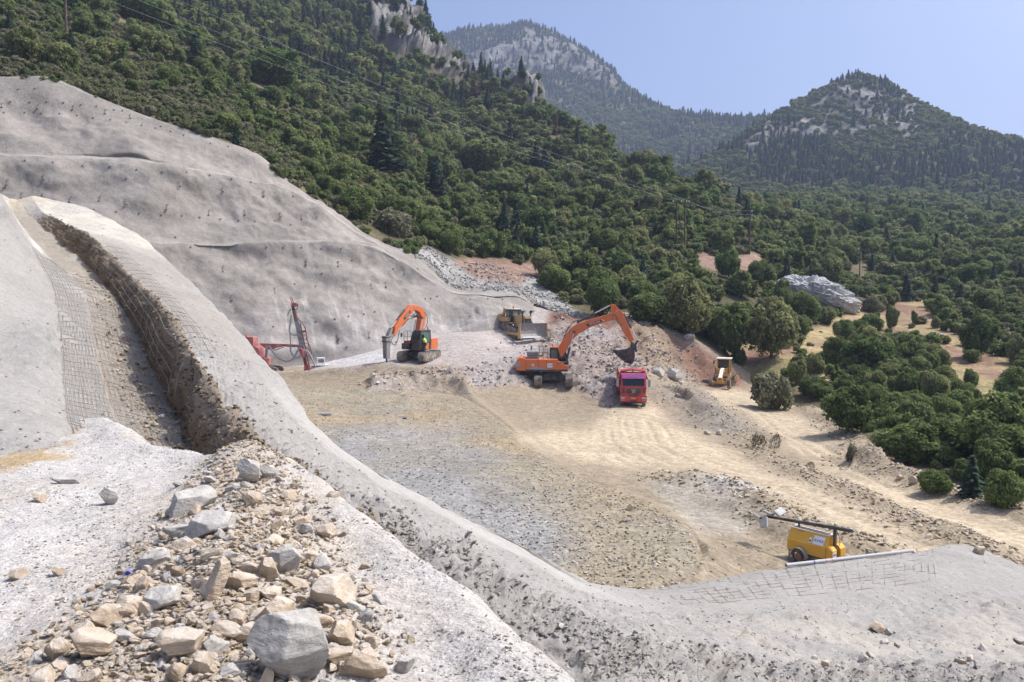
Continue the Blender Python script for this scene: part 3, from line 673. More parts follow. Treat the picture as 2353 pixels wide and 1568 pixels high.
def crown_mesh(name, seed, nleaf, leaf, mat, lobes=16, zlo=.25, zhi=1.3, rad=.66, core=True):
    rng = np.random.RandomState(seed); C = []; R = []
    for k in range(lobes):
        for _ in range(30):
            d = rng.normal(size=3); d /= np.linalg.norm(d); r = rng.uniform(.35, 1.0) ** .6
            zz = (zlo + zhi) / 2 + d[2] * r * (zhi - zlo) / 2; c = np.array((d[0] * r * rad, d[1] * r * rad, zz)); q = rng.uniform(.24, .42)
            if all(np.linalg.norm(c - e) > .27 for e in C): break
        C.append(c); R.append(q)
    for k in range(lobes):                              # small tufts break the outline
        j = rng.randint(0, lobes); d = rng.normal(size=3); d[2] = abs(d[2]) * .8; d /= np.linalg.norm(d); C.append(C[j] + d * R[j] * rng.uniform(.8, 1.15)); R.append(rng.uniform(.10, .19))
    lobes *= 2; st = np.array((rng.uniform(.82, 1.2), rng.uniform(.82, 1.2), rng.uniform(.85, 1.15)))
    C = np.array(C) * st; R = np.array(R); mid = np.array((0, 0, (zlo + zhi) / 2 - .15))
    n = nleaf * 3; i = rng.choice(lobes, n, p=R ** 2 / (R ** 2).sum()); d = rng.normal(size=(n, 3)); d /= np.linalg.norm(d, axis=1, keepdims=True)
    d[:, 2] = np.where(rng.rand(n) < .6, np.abs(d[:, 2]), d[:, 2])
    rr = R[i] * rng.uniform(.82, 1.08, n); P = C[i] + d * rr[:, None]
    ok = np.ones(n, bool)
    for k in range(lobes): ok &= (np.linalg.norm(P - C[k], axis=1) > R[k] * .8) | (i == k)
    out = P - mid; ok &= (np.einsum('ij,ij->i', d, out) > -.12)
    idx = np.where(ok)[0][:nleaf]; P = P[idx]; d = d[idx]; i = i[idx]
    nr = d * .8 + np.array((0, 0, .38)) + rng.normal(size=d.shape) * .5; nr /= np.linalg.norm(nr, axis=1, keepdims=True)
    V, Fq = quads_from(P, nr, leaf * rng.uniform(.6, 1.3, len(P)), rng)
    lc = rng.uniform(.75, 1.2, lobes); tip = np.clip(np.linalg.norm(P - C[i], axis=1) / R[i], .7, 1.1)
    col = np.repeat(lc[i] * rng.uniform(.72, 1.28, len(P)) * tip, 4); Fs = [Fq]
    if core:
        iv, itf = ico()
        for k in range(lobes):
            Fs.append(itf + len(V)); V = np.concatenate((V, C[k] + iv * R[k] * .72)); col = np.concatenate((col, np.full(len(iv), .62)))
    return mesh_qt(name, V, Fs, col, mat)
def fir_mesh(name, seed, tiers, mat, rad=.25, per=11, dead=False):
    rng = np.random.RandomState(seed); Ps = []; Ns = []; S = []
    for k in range(tiers):
        z = .07 + .9 * (k + rng.uniform(-.3, .3)) / tiers; r = rad * (1.02 - z) ** .8 * rng.uniform(.85, 1.12)
        m = max(5, int(per * (1.15 - z)))
        for j in range(m):
            a = rng.uniform(0, 6.283); L = r * rng.uniform(.75, 1.12)
            for q in np.linspace(.3, 1.0, 4):
                Ps.append((math.cos(a) * L * q, math.sin(a) * L * q, z - .10 * L / rad * q * q * .55 + .02 * rng.normal()))
                v = np.array((math.cos(a) * .55, math.sin(a) * .55, 1.0)) + rng.normal(size=3) * .3; Ns.append(v / np.linalg.norm(v)); S.append((.030 + .03 * (1 - z)) * (1.1 - .35 * q) * rng.uniform(.7, 1.25))
    Ps = np.array(Ps); V, Fq = quads_from(Ps, np.array(Ns), np.array(S), rng, .7)
    col = np.repeat(rng.uniform(.7, 1.25, len(Ps)), 4)
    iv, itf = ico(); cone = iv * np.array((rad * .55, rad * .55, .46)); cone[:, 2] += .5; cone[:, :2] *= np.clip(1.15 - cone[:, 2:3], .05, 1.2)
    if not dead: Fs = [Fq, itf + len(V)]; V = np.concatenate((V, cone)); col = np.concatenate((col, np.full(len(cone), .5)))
    else: Fs = [Fq]
    return mesh_qt(name, V, Fs, col, mat)
def tube_np(pts, rads, n=6):
    pts = np.asarray(pts, float); V = []; Fq = []
    for i, p in enumerate(pts):
        d = pts[min(i + 1, len(pts) - 1)] - pts[max(i - 1, 0)]; d /= np.linalg.norm(d) + 1e-9
        a = np.cross(d, (0, 0, 1) if abs(d[2]) < .9 else (1, 0, 0)); a /= np.linalg.norm(a); b = np.cross(d, a)
        for k in range(n):
            t = 2 * math.pi * k / n; V.append(p + (a * math.cos(t) + b * math.sin(t)) * rads[i])
        if i:
            for k in range(n): Fq.append(((i - 1) * n + k, (i - 1) * n + (k + 1) % n, i * n + (k + 1) % n, i * n + k))
    return np.array(V), np.array(Fq)
def trunk_mesh(name, seed, top=.8, r=.055, limbs=5):
    rng = np.random.RandomState(seed); V, Fq = tube_np([(0, 0, -.12), (0, 0, .1), (rng.uniform(-.05, .05), rng.uniform(-.05, .05), top * .5), (rng.uniform(-.1, .1), rng.uniform(-.1, .1), top)], [r * 1.5, r * 1.1, r * .8, r * .4])
    for k in range(limbs):
        a = k * 6.283 / limbs + rng.uniform(-.4, .4); z = top * rng.uniform(.3, .55); L = rng.uniform(.4, .62)
        v, f = tube_np([(0, 0, z), (math.cos(a) * L * .5, math.sin(a) * L * .5, z + .22), (math.cos(a) * L, math.sin(a) * L, z + .5)], [r * .55, r * .4, r * .12], 5)
        Fq = np.concatenate((Fq, f + len(V))); V = np.concatenate((V, v))
    me = bpy.data.meshes.new(name); me.from_pydata(V.tolist(), [], Fq.tolist()); me.materials.append(M['bark']); me.update(); return me
def fir_trunk(name):
    V, Fq = tube_np([(0, 0, -.03), (0, 0, .3), (0, 0, .97)], [.022, .016, .003]); me = bpy.data.meshes.new(name); me.from_pydata(V.tolist(), [], Fq.tolist()); me.materials.append(M['bark']); me.update(); return me

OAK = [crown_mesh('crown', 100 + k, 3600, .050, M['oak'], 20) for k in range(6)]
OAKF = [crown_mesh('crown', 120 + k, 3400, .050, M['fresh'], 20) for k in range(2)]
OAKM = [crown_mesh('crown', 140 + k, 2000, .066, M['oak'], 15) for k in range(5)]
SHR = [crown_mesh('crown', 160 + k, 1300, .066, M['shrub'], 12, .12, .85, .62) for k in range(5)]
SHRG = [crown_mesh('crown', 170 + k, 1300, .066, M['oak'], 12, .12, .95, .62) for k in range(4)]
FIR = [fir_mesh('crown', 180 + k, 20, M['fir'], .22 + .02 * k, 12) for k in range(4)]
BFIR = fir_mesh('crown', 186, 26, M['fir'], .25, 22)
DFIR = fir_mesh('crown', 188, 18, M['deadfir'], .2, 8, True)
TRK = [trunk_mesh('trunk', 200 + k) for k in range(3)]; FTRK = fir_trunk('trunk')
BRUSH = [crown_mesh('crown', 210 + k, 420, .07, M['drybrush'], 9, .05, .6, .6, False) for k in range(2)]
def lowpoly(seed, mat, zhi=1.25): return crown_mesh('crown', seed, 560, .105, mat, 10, .2, zhi)
PROTO = bpy.data.collections.new('woodland_kinds')          # kinds for the far woods only
def proto(nm, me):
    o = bpy.data.objects.new(nm, me); PROTO.objects.link(o)
names_p = []
for k in range(4): proto('a_broad_%d' % k, lowpoly(300 + k, M['oak']))
for k in range(3): proto('b_shrub_%d' % k, lowpoly(310 + k, M['shrub'], .9))
for k in range(3): proto('c_fir_%d' % k, fir_mesh('crown', 320 + k, 10, M['fir'], .23, 8))
proto('d_rusty', fir_mesh('crown', 330, 10, M['deadfir'], .2, 7, True))
proto('e_fresh', lowpoly(340, M['fresh']))
def gn_scatter(name, P, rot, scl, idx, coll, kind='stuff'):
    me = bpy.data.meshes.new(name); me.vertices.add(len(P)); me.vertices.foreach_set('co', np.asarray(P, np.float32).ravel())
    a = me.attributes.new('turn', 'FLOAT_VECTOR', 'POINT'); a.data.foreach_set('vector', np.asarray(rot, np.float32).ravel())
    a = me.attributes.new('size', 'FLOAT_VECTOR', 'POINT'); a.data.foreach_set('vector', np.asarray(scl, np.float32).ravel())
    a = me.attributes.new('pick', 'INT', 'POINT'); a.data.foreach_set('value', np.asarray(idx, np.int32))
    ob = bpy.data.objects.new(name, me); COL.objects.link(ob); ob['kind'] = kind
    g = bpy.data.node_groups.new(name, 'GeometryNodeTree'); g.interface.new_socket('Geometry', in_out='INPUT', socket_type='NodeSocketGeometry'); g.interface.new_socket('Geometry', in_out='OUTPUT', socket_type='NodeSocketGeometry')
    gi = g.nodes.new('NodeGroupInput'); go = g.nodes.new('NodeGroupOutput'); ip = g.nodes.new('GeometryNodeInstanceOnPoints'); ci = g.nodes.new('GeometryNodeCollectionInfo')
    ci.inputs[0].default_value = coll; ci.inputs[1].default_value = True; ci.inputs[2].default_value = True
    def na(nm, ty):
        q = g.nodes.new('GeometryNodeInputNamedAttribute'); q.data_type = ty; q.inputs[0].default_value = nm; return q.outputs[0]
    L = g.links.new; L(gi.outputs[0], ip.inputs['Points']); L(ci.outputs[0], ip.inputs['Instance']); ip.inputs['Pick Instance'].default_value = True
    L(na('pick', 'INT'), ip.inputs['Instance Index'])
    er = g.nodes.new('FunctionNodeEulerToRotation'); L(na('turn', 'FLOAT_VECTOR'), er.inputs[0]); L(er.outputs[0], ip.inputs['Rotation']); L(na('size', 'FLOAT_VECTOR'), ip.inputs['Scale'])
    L(ip.outputs[0], go.inputs[0]); md = ob.modifiers.new('scatter', 'NODES'); md.node_group = g
    return ob
def plant(name, loc, r, h, crown, trunk, label, cat, group=None, rz=0.0, parts=True, rx=None):
    e = empty(name, loc, rz); tag(e, label, cat, group)
    c = bpy.data.objects.new('crown', crown); COL.objects.link(c); c.parent = e; c.scale = (r * RNG.uniform(.85, 1.15), r * RNG.uniform(.85, 1.15), h * RNG.uniform(.92, 1.1)); c.rotation_euler = (RNG.normal() * .05, RNG.normal() * .05, 0)
    if trunk is not None:
        t = bpy.data.objects.new('trunk', trunk); COL.objects.link(t); t.parent = e; t.scale = (r, r, h) if trunk is not FTRK else (h, h, h)
    return e
RNG = np.random.RandomState(77)
HN = ['hillside', 'pit_ground', 'shotcrete_wall', 'mountain_peak', 'mountain_far']
taken = []
# trees that stand out, surveyed one by one: centre, base, top, width (survey units), kind, label, category
NAMED = [
 (890, 405, 243, 96, 'fir', 'largest dark fir, tall and broad, standing out of the wood above the grey wall', 'fir tree'),
 (1002, 446, 352, 60, 'fir', 'dark pointed fir just right of and below the largest fir', 'fir tree'),
 (450, 152, 72, 52, 'fir', 'dark fir among olive shrubs above the upper left of the wall', 'fir tree'),
 (1230, 388, 326, 40, 'fir', 'left one of two dark firs side by side in mid hillside', 'fir tree'),
 (1252, 392, 334, 42, 'fir', 'right one of two dark firs side by side in mid hillside', 'fir tree'),
 (1172, 322, 274, 34, 'fir', 'slim dark fir alone above the pale crown in mid hillside', 'fir tree'),
 (1276, 312, 262, 22, 'deadfir', 'rust red dead fir on the right skyline of the near hillside', 'dead fir'),
 (1092, 226, 168, 34, 'deadfir', 'rust brown dying fir under the grey crag', 'dead fir'),
 (1716, 500, 456, 28, 'fir', 'dark fir on the valley floor behind the single pole', 'fir tree'),
 (625, 205, 112, 122, 'fresh', 'light green round tree with bare limbs showing high above the wall', 'tree'),
 (322, 52, -24, 110, 'fresh', 'bright yellow green tree at the top edge of the photo', 'tree'),
 (1110, 400, 322, 120, 'oak', 'pale grey green wide tree in the middle of the hillside', 'tree'),
 (905, 540, 470, 90, 'shrub', 'dusty grey green bush above the dust at the wall edge', 'bush'),
 (1578, 772, 627, 128, 'oak', 'dense dark oak left of the twin oaks behind the motor grader', 'oak tree'),
 (1667, 814, 690, 122, 'oak', 'left half of the huge twin oaks behind the motor grader', 'oak tree'),
 (1772, 824, 680, 122, 'oak', 'right half of the huge twin oaks behind the motor grader', 'oak tree'),
 (1850, 742, 652, 78, 'oak', 'dark tree hiding the left end of the pale rock outcrop', 'oak tree'),
 (1793, 722, 636, 66, 'oak', 'green tree left of the pale rock outcrop', 'oak tree'),
 (1750, 655, 596, 66, 'oak', 'round tree just right of the red soil bank by the single pole', 'oak tree'),
 (1705, 684, 624, 76, 'oak', 'greyish green tree below the red soil bank', 'oak tree'),
 (1674, 640, 566, 60, 'fresh', 'light green tree between the double pole and the single pole', 'tree'),
 (1892, 660, 571, 108, 'oak', 'wide pale green tree above the rock outcrop', 'oak tree'),
 (1936, 785, 726, 62, 'oak', 'rounded tree below the right end of the rock outcrop', 'oak tree'),
 (1997, 768, 712, 74, 'oak', 'rounded tree on the upper edge of the dry meadow', 'oak tree'),
 (1995, 870, 750, 148, 'oak', 'largest round oak in the middle of the dry meadow', 'oak tree'),
 (1951, 873, 808, 68, 'oak', 'smaller dark tree at the left foot of the largest meadow oak', 'oak tree'),
 (1874, 866, 804, 68, 'oak', 'round bush tree alone left of the largest meadow oak', 'oak tree'),
 (2160, 854, 792, 76, 'oak', 'round tree right of the largest meadow oak on dry grass', 'oak tree'),
 (2228, 903, 845, 50, 'oak', 'small dark rounded tree alone on the right of the meadow', 'oak tree'),
 (2085, 928, 834, 88, 'oak', 'pale crowned tree in the belt below the meadow', 'oak tree'),
 (2150, 942, 842, 88, 'oak', 'tree at the right end of the belt below the meadow', 'oak tree'),
 (2005, 910, 834, 84, 'oak', 'dark tree at the left of the belt below the meadow', 'oak tree'),
 (1948, 994, 870, 144, 'oak', 'big rounded oak beside the bend of the outer haul road', 'oak tree'),
 (2058, 972, 886, 96, 'oak', 'tree right of the big oak at the road bend', 'oak tree'),
 (2220, 956, 872, 74, 'oak', 'upright tree in front of the small lone dark tree', 'oak tree'),
 (2085, 1064, 956, 172, 'oak', 'very wide dark tree behind the brown bank by the outer road', 'oak tree'),
 (2190, 1046, 936, 152, 'fresh', 'wide fresh green tree right of the very wide dark tree', 'tree'),
 (1770, 940, 848, 96, 'shrub', 'dense rounded bush at the roadside right of the motor grader', 'bush'),
 (1858, 908, 867, 42, 'shrub', 'small grey bush among stones above the roadside bush', 'bush'),
 (1700, 838, 793, 33, 'oak', 'little upright tree at the foot of the twin oaks', 'tree'),
 (2240, 826, 726, 92, 'oak', 'leaning oak casting a dark shadow at the right of the dry meadow', 'oak tree'),
 (2330, 948, 828, 108, 'oak', 'big tree cut by the right edge of the photo', 'oak tree'),
 (2049, 760, 704, 34, 'oak', 'narrow tree at the top of the dry meadow', 'tree'),
 (2102, 745, 704, 17, 'oak', 'thinnest upright tree on the dry meadow', 'tree'),
 (2150, 755, 722, 26, 'oak', 'little round bush on the upper dry meadow', 'bush'),
 (2010, 716, 671, 54, 'shrub', 'brownish smooth round bush right of the rock outcrop', 'bush'),
 (1955, 1060, 1014, 30, 'shrub', 'small bush on the brown bank by the road bend', 'bush'),
 (2230, 1140, 1032, 78, 'fir', 'dark young conifer beside the outer road at the lower right', 'conifer'),
 (2145, 1130, 1062, 92, 'oak', 'low dark bush left of the young conifer', 'bush'),
 (2312, 1165, 1052, 110, 'fresh', 'light green bushes at the right edge above the outer road', 'bush'),
 (2335, 836, 760, 72, 'oak', 'tree at the right edge above the big edge tree', 'oak tree'),
 (1500, 740, 655, 110, 'oak', 'dark tree group at the left end of the wood behind the excavator boom', 'oak tree'),
 (1385, 730, 640, 100, 'oak', 'dark tree at the edge of the grey slope behind the excavator boom', 'oak tree'),
 (1275, 668, 608, 84, 'oak', 'low dark green tree above the grey stony slope', 'oak tree'),
]
for (px_, pb, pt, w, kind, lab, cat) in NAMED:
    h = shoot(px_, pb, HN)
    if h is None: continue
    p = h[0]; Y = p.y; H = (pb - pt) * Y / F_; R = w * Y / F_ / 2 * (.86 if kind in ('oak', 'fresh') and px_ > 1830 else 1); rz = RNG.uniform(0, 6.28)
    if kind in ('fir', 'deadfir'):
        plant('fir_tree', p - Vector((0, 0, .2)), R * 4.6, H * 1.04, BFIR if w > 80 else (FIR[RNG.randint(4)] if kind == 'fir' else DFIR), FTRK, lab, cat, None, rz)
    elif kind == 'shrub': plant('bush', p - Vector((0, 0, .15)), R * 1.3, H / 1.12, SHR[RNG.randint(5)], TRK[0], lab, cat, None, rz)
    else: plant('oak_tree' if kind == 'oak' else 'broadleaf_tree', p - Vector((0, 0, .2)), R * 1.02, H / 1.6, (OAK if kind == 'oak' else OAKF)[RNG.randint(6 if kind == 'oak' else 2)], TRK[RNG.randint(3)], lab, cat, None, rz)
    taken.append((p.x, p.y, R * .8))

def candidates(G, n, dens, ulo=0.0, uhi=1.0):
    a = G[:-1, :-1]; e1 = G[:-1, 1:] - a; e2 = G[1:, :-1] - a; A = np.linalg.norm(np.cross(e1, e2), axis=-1) * dens[:-1, :-1]
    j = np.arange(A.shape[1]) / A.shape[1]; A = A * ((j >= ulo) & (j <= uhi))[None, :]
    q = RNG.choice(A.size, n, p=(A / A.sum()).ravel()); i, k = np.divmod(q, A.shape[1]); f = RNG.rand(2, n)[..., None]
    return a[i, k] + e1[i, k] * f[0] + e2[i, k] * f[1]
def thin(P, rad, pre=()):
    cell = {}; out = []; cs_ = 8.0
    for (x, y, r) in pre: cell.setdefault((int(x // cs_), int(y // cs_)), []).append((x, y, r))
    for i in range(len(P)):
        x, y = P[i, 0], P[i, 1]; r = rad[i]; cx, cy = int(x // cs_), int(y // cs_); ok = True
        for a in (-1, 0, 1):
            for b in (-1, 0, 1):
                for (u, v, q) in cell.get((cx + a, cy + b), ()):
                    if (u - x) ** 2 + (v - y) ** 2 < (r + q) ** 2 * .55: ok = False; break
                if not ok: break
            if not ok: break
        if ok: cell.setdefault((cx, cy), []).append((x, y, r)); out.append(i)
    return np.array(out, int)

# hillside wood
px, py = proj(HILL); Yh = HILL[..., 1]
vis_ok = (px > -160) & (px < 2520) & (py > -120)
dens = (1 - np.clip(HILL_BARE * 1.15, 0, 1)) * vis_ok + 0.02 * meadow * vis_ok + .18 * clear * vis_ok + .03 * HILL_RK * vis_ok
dens = dens * np.where(poly_dist(px, py, pit_outline) > -6, 0, 1) * np.clip(170 / np.maximum(Yh, 60), .3, 1.4)
P = candidates(HILL, 56000, dens, 0.19, 0.825)
qx, qy = proj(P)
kn = fbm(P, 22, 3, 401) + RNG.normal(size=len(P)) * .22          # which kind grows where
upper = sstep(P[:, 2], 45, 110) * (qx < 1500); left = sstep(-qx, -1000, -300)
isfir = (kn > .52 - .42 * upper) & (RNG.rand(len(P)) < .35 + .35 * upper); isshr = ~isfir & (RNG.rand(len(P)) < .30 + .42 * left * (1 - upper) + .25 * (P[:, 1] < 125) * (qx < 1000))
rad = np.where(isfir, RNG.uniform(1.3, 2.2, len(P)), np.where(isshr, RNG.uniform(.65, 1.6, len(P)), 1.05 + 2.0 * RNG.rand(len(P)) ** 1.5))
rad = rad * np.clip(P[:, 1] / 160, .85, 1.5)
near_m = (P[:, 1] < 190) & (qx > 1700); rad = np.where(near_m & (RNG.rand(len(P)) < .5) & ~isfir, rad * .55, rad)
hg_ = rad * np.where(isfir, 3.2, 1.7); dpx = F_ / P[:, 1]; ty, by, wx = qy - hg_ * dpx, qy, rad * dpx
SIGHT = [(1540, 1600, 468, 576, 150), (1706, 1738, 490, 580, 170), (1966, 1986, 574, 628, 210), (1800, 1965, 640, 690, 150), (1612, 1650, 590, 612, 160), (1690, 1748, 582, 606, 160)]
for (a_, pb, pt, w, kind, lab, cat) in NAMED:
    hh = shoot(a_, pb, ['hillside'])
    if hh and pb < 700: SIGHT.append((a_ - .40 * w, a_ + .40 * w, pt + 4, pb - .12 * (pb - pt), hh[0].y))
clearv = np.ones(len(P), bool)
for (a_, b_, c_, d_, Yl) in SIGHT: clearv &= ~((P[:, 1] < Yl) & (qx + wx * .85 > a_) & (qx - wx * .85 < b_) & (ty < d_) & (by > c_))
for pl in crest_rock: clearv &= ~((poly_dist(qx, (ty * .6 + by * .4), pl) > -2) & (P[:, 1] > 250) & (RNG.rand(len(P)) < .9))
P = P[clearv]; rad = rad[clearv]; isfir = isfir[clearv]; isshr = isshr[clearv]; qx = qx[clearv]; qy = qy[clearv]; kn = kn[clearv]
sel = thin(P, rad * .82, taken); P = P[sel]; rad = rad[sel]; isfir = isfir[sel]; isshr = isshr[sel]; qx = qx[sel]; qy = qy[sel]; kn = kn[sel]
hgt = np.where(isfir, rad * RNG.uniform(2.7, 3.7, len(P)), np.where(isshr, rad * RNG.uniform(.9, 1.3, len(P)), rad * RNG.uniform(1.0, 1.35, len(P))))
size = np.where(isfir, hgt, hgt * 1.5) / P[:, 1]
inview = (qx > 0) & (qx < W_) & (qy > -20) & (qy < H_)
bv = BVHS['hillside']; o_ = Vector((0, 0, CAMZ))
def seen(p, h):
    q = Vector(p) + Vector((0, 0, h)); d = q - o_; L = d.length; d.normalize()
    for nm in ('hillside', 'shotcrete_wall', 'pit_ground', 'near_slope'):
        r = BVHS[nm].ray_cast(o_, d, L - .5)
        if r[0] is not None: return False
    return True
solo = np.zeros(len(P), bool)
for kindmask, lim in ((~isfir & ~isshr, 300 - 44), (isshr, 290), (isfir, 286)):
    idx = np.where(kindmask & inview)[0]; idx = idx[np.argsort(-size[idx])]; k = 0
    for i in idx:
        if k >= lim: break
        if seen(P[i], hgt[i] * .8): solo[i] = True; k += 1
def area_of(x, y):
    if x < 200: return 'by the red brown pole at the upper left' if y < 120 else 'along the wall top at the far left'
    if x < 480: return 'below the bright green tree at the top edge' if y < 170 else 'along the curving left wall top'
    if x < 760: return 'around the light green round tree up the slope' if y < 220 else ('left of the largest fir' if y < 400 else 'at the dusty wall edge')
    if x < 1000: return ('left below the grey crag' if x < 870 else 'right below the grey crag') + (' near the top' if y < 120 else '') if y < 230 else ('around the largest dark fir' if y < 460 else 'above the dust at the wall edge')
    if x < 1320: return 'below the crag on the right skyline' if y < 340 else ('in the middle of the wooded slope' if y < 520 else 'above the bare grey slope by the bulldozer')
    if x < 1640: return 'on the right skyline of the near hillside' if y < 470 else ('left of the twin pole' if y < 620 else 'behind the raised excavator boom')
    if x < 1850: return 'on the valley floor below the peak' if y < 560 else ('by the single dark pole and red bank' if y < 700 else 'around the twin oaks')
    if x < 2080: return 'in the far valley left of centre right' if y < 560 else ('around the pale rock outcrop' if y < 720 else 'on the left of the dry meadow')
    return 'in the far valley at the right' if y < 560 else ('above the dry meadow at the right' if y < 720 else ('on the right of the dry meadow' if y < 960 else 'beside the outer haul road'))
CUT = {0: np.median(size[solo & ~isfir & ~isshr]), 1: np.median(size[solo & isfir]), 2: np.median(size[solo & isshr])}
for i in np.where(solo)[0]:
    loc = Vector(P[i]) - Vector((0, 0, .2)); rz = RNG.uniform(0, 6.28); x = qx[i]
    where = area_of(x, qy[i]); sz = ('large', 'medium sized', 'small')[int(np.searchsorted((1.0, 1.45), 1 / max(size[i] / CUT[int(isfir[i]) + 2 * int(isshr[i])], 1e-6)))]
    if isfir[i]:
        dead = RNG.rand() < .05; plant('fir_tree', loc, rad[i] * 2 / .5 * .9, hgt[i], DFIR if dead else FIR[RNG.randint(4)], FTRK, (sz + ' rusty brown fir ' if dead else sz + ' dark green pointed fir ') + where, 'fir tree', sz + (' rusty firs ' if dead else ' green firs ') + where, rz)
    elif isshr[i]: plant('shrub', loc, rad[i] * 1.15, hgt[i], (SHR if kn[i] > -.3 else SHRG)[RNG.randint(4)], None, sz + ' low olive green shrub ' + where, 'shrub', sz + ' shrubs ' + where, rz)
    else:
        nr = P[i, 1] < 130; plant('broadleaf_tree', loc, rad[i] * 1.1, hgt[i], (OAK[RNG.randint(6)] if nr else OAKM[RNG.randint(5)]), TRK[RNG.randint(3)], sz + ' round crowned leafy tree ' + where, 'tree', sz + ' leafy trees ' + where, rz)
rest = ~solo
def pick_of(fir, shr, n):
    r = RNG.rand(n); p = np.where(fir, np.where(r < .045, 10, 7 + (r * 3).astype(int).clip(0, 2)), np.where(shr, 4 + (r * 3).astype(int).clip(0, 2), np.where(r < .05, 11, (r * 4).astype(int).clip(0, 3))))
    return p
def scl_of(fir, rad, hgt): return np.stack((np.where(fir, rad * 4, rad * 1.12), np.where(fir, rad * 4, rad * 1.12), hgt), -1)
n_ = rest.sum(); z3 = np.zeros((n_, 3)); z3[:, 2] = RNG.uniform(0, 6.28, n_)
gn_scatter('hillside_woodland', P[rest] - np.array((0, 0, .2)), z3, scl_of(isfir[rest], rad[rest], hgt[rest]), pick_of(isfir[rest], isshr[rest], n_), PROTO)
# mountain woods
for nm, G, rk, n, rlo, rhi in (('mountain_woodland', MID, MID_RK, 15000, 4.6, 7.4), ('peak_woodland', PEAK, PEAK_RK, 9000, 2.8, 5.6)):
    px, py = proj(G); ok = (px > -100) & (px < 2520)
    P = candidates(G, n, np.clip(1.03 - rk * (1.35 if nm[:2] == 'mo' else .98), .03, 1) * ok, 0.0, .80)
    qx, qy = proj(P); kn = fbm(P, 60, 3, 411) + RNG.normal(size=len(P)) * .15
    if nm == 'peak_woodland': fir = (kn > .10 - .25 * sstep(qy, 300, 380) * (qy < 445)) & (qy < 455) & (RNG.rand(len(P)) < .85)
    else: fir = (kn > .0 - .5 * (qy < 165)) & (RNG.rand(len(P)) < .9)
    px3, py3 = proj(P); fir &= RNG.rand(len(P)) > .0
    rad = np.where(fir, RNG.uniform(.50, .95, len(P)), RNG.uniform(.6, 1.0, len(P))) * RNG.uniform(rlo, rhi, len(P))
    kp = thin(P, rad * .72); P, rad, fir = P[kp], rad[kp], fir[kp]; k = len(P)
    hgt = np.where(fir, rad * RNG.uniform(2.1, 3.3, k), rad * RNG.uniform(.8, 1.1, k)); z3 = np.zeros((k, 3)); z3[:, 2] = RNG.uniform(0, 6.28, k)
    gn_scatter(nm, P - np.array((0, 0, .3)), z3, scl_of(fir, rad, hgt), pick_of(fir, RNG.rand(k) < .15, k), PROTO)
print('TREES', solo.sum(), n_)
# ------------------------------------------------------------------ machines
def paint(name, col, rough=.45, dust=.35, metal=0.0, dcol=(0.42, 0.37, 0.31), scale=2.0, spec=.4):
    m, t, b = mat_new(name); tc = N(t, 'ShaderNodeTexCoord'); nz = N(t, 'ShaderNodeTexNoise'); setin(nz, Scale=scale, Detail=6.0, Roughness=.65); t.links.new(tc.outputs['Object'], nz.inputs['Vector'])
    r = ramp(t, [(.36, dust * .15), (.70, min(1, dust * 1.35))]); t.links.new(nz.outputs[0], r.inputs[0])
    mx = N(t, 'ShaderNodeMix', data_type='RGBA'); mx.inputs[6].default_value = (*col, 1); mx.inputs[7].default_value = (*dcol, 1)
    t.links.new(r.outputs[0], mx.inputs[0]); t.links.new(mx.outputs[2], b.inputs['Base Color'])
    b.inputs['Roughness'].default_value = rough; b.inputs['Metallic'].default_value = metal; b.inputs['Specular IOR Level'].default_value = spec; return m
for k, a in {'orange': ((0.72, 0.145, 0.018), .42, .25), 'cat': ((0.56, 0.315, 0.06), .5, .55), 'yellow': ((0.72, 0.37, 0.015), .42, .2), 'gradery': ((0.60, 0.30, 0.03), .45, .4),
             'red': ((0.46, 0.016, 0.028), .35, .18), 'rigred': ((0.42, 0.05, 0.05), .5, .5), 'black': ((0.022, 0.022, 0.024), .5, .22), 'track': ((0.055, 0.05, 0.047), .7, .8),
             'steel': ((0.22, 0.21, 0.20), .55, .4), 'chrome': ((0.55, 0.56, 0.58), .25, .1), 'rubber': ((0.035, 0.033, 0.032), .8, .7), 'white': ((0.78, 0.78, 0.77), .5, .15), 'cream': ((0.78, 0.68, 0.55), .5, .25),
             'grey': ((0.30, 0.31, 0.33), .55, .25), 'purple': ((0.30, 0.05, 0.24), .3, .1), 'blue': ((0.03, 0.04, 0.30), .5, 0), 'lime': ((0.62, 0.80, 0.10), .6, .1), 'skin': ((0.42, 0.24, 0.17), .6, 0), 'navy': ((0.03, 0.035, 0.05), .8, .1),
             'helmet': ((0.62, 0.06, 0.04), .4, .1), 'amber': ((0.75, 0.16, 0.01), .3, 0), 'lampglass': ((0.50, 0.50, 0.44), .2, .2), 'rust': ((0.20, 0.11, 0.07), .8, .4), 'wood': ((0.075, 0.045, 0.032), .85, .15), 'platey': ((0.6, 0.42, 0.08), .5, .1), 'galv': ((0.40, 0.41, 0.43), .5, .25), 'bluebag': ((0.05, 0.09, 0.22), .6, .2), 'greenst': ((0.08, 0.55, 0.12), .5, 0), 'pinkred': ((0.52, 0.10, 0.13), .45, .35), 'insul': ((0.65, 0.72, 0.72), .15, 0)}.items():
    M[k] = paint('paint_' + k, a[0], a[1], a[2])
M['black'].node_tree.nodes['Principled BSDF'].inputs['Specular IOR Level'].default_value = .3
m, t, b = mat_new('dark_glass'); b.inputs['Base Color'].default_value = (0.012, 0.018, 0.026, 1); b.inputs['Roughness'].default_value = .06; b.inputs['Specular IOR Level'].default_value = .6; M['glass'] = m
m, t, b = mat_new('green_glass'); b.inputs['Base Color'].default_value = (0.10, 0.19, 0.17, 1); b.inputs['Roughness'].default_value = .08; M['gglass'] = m

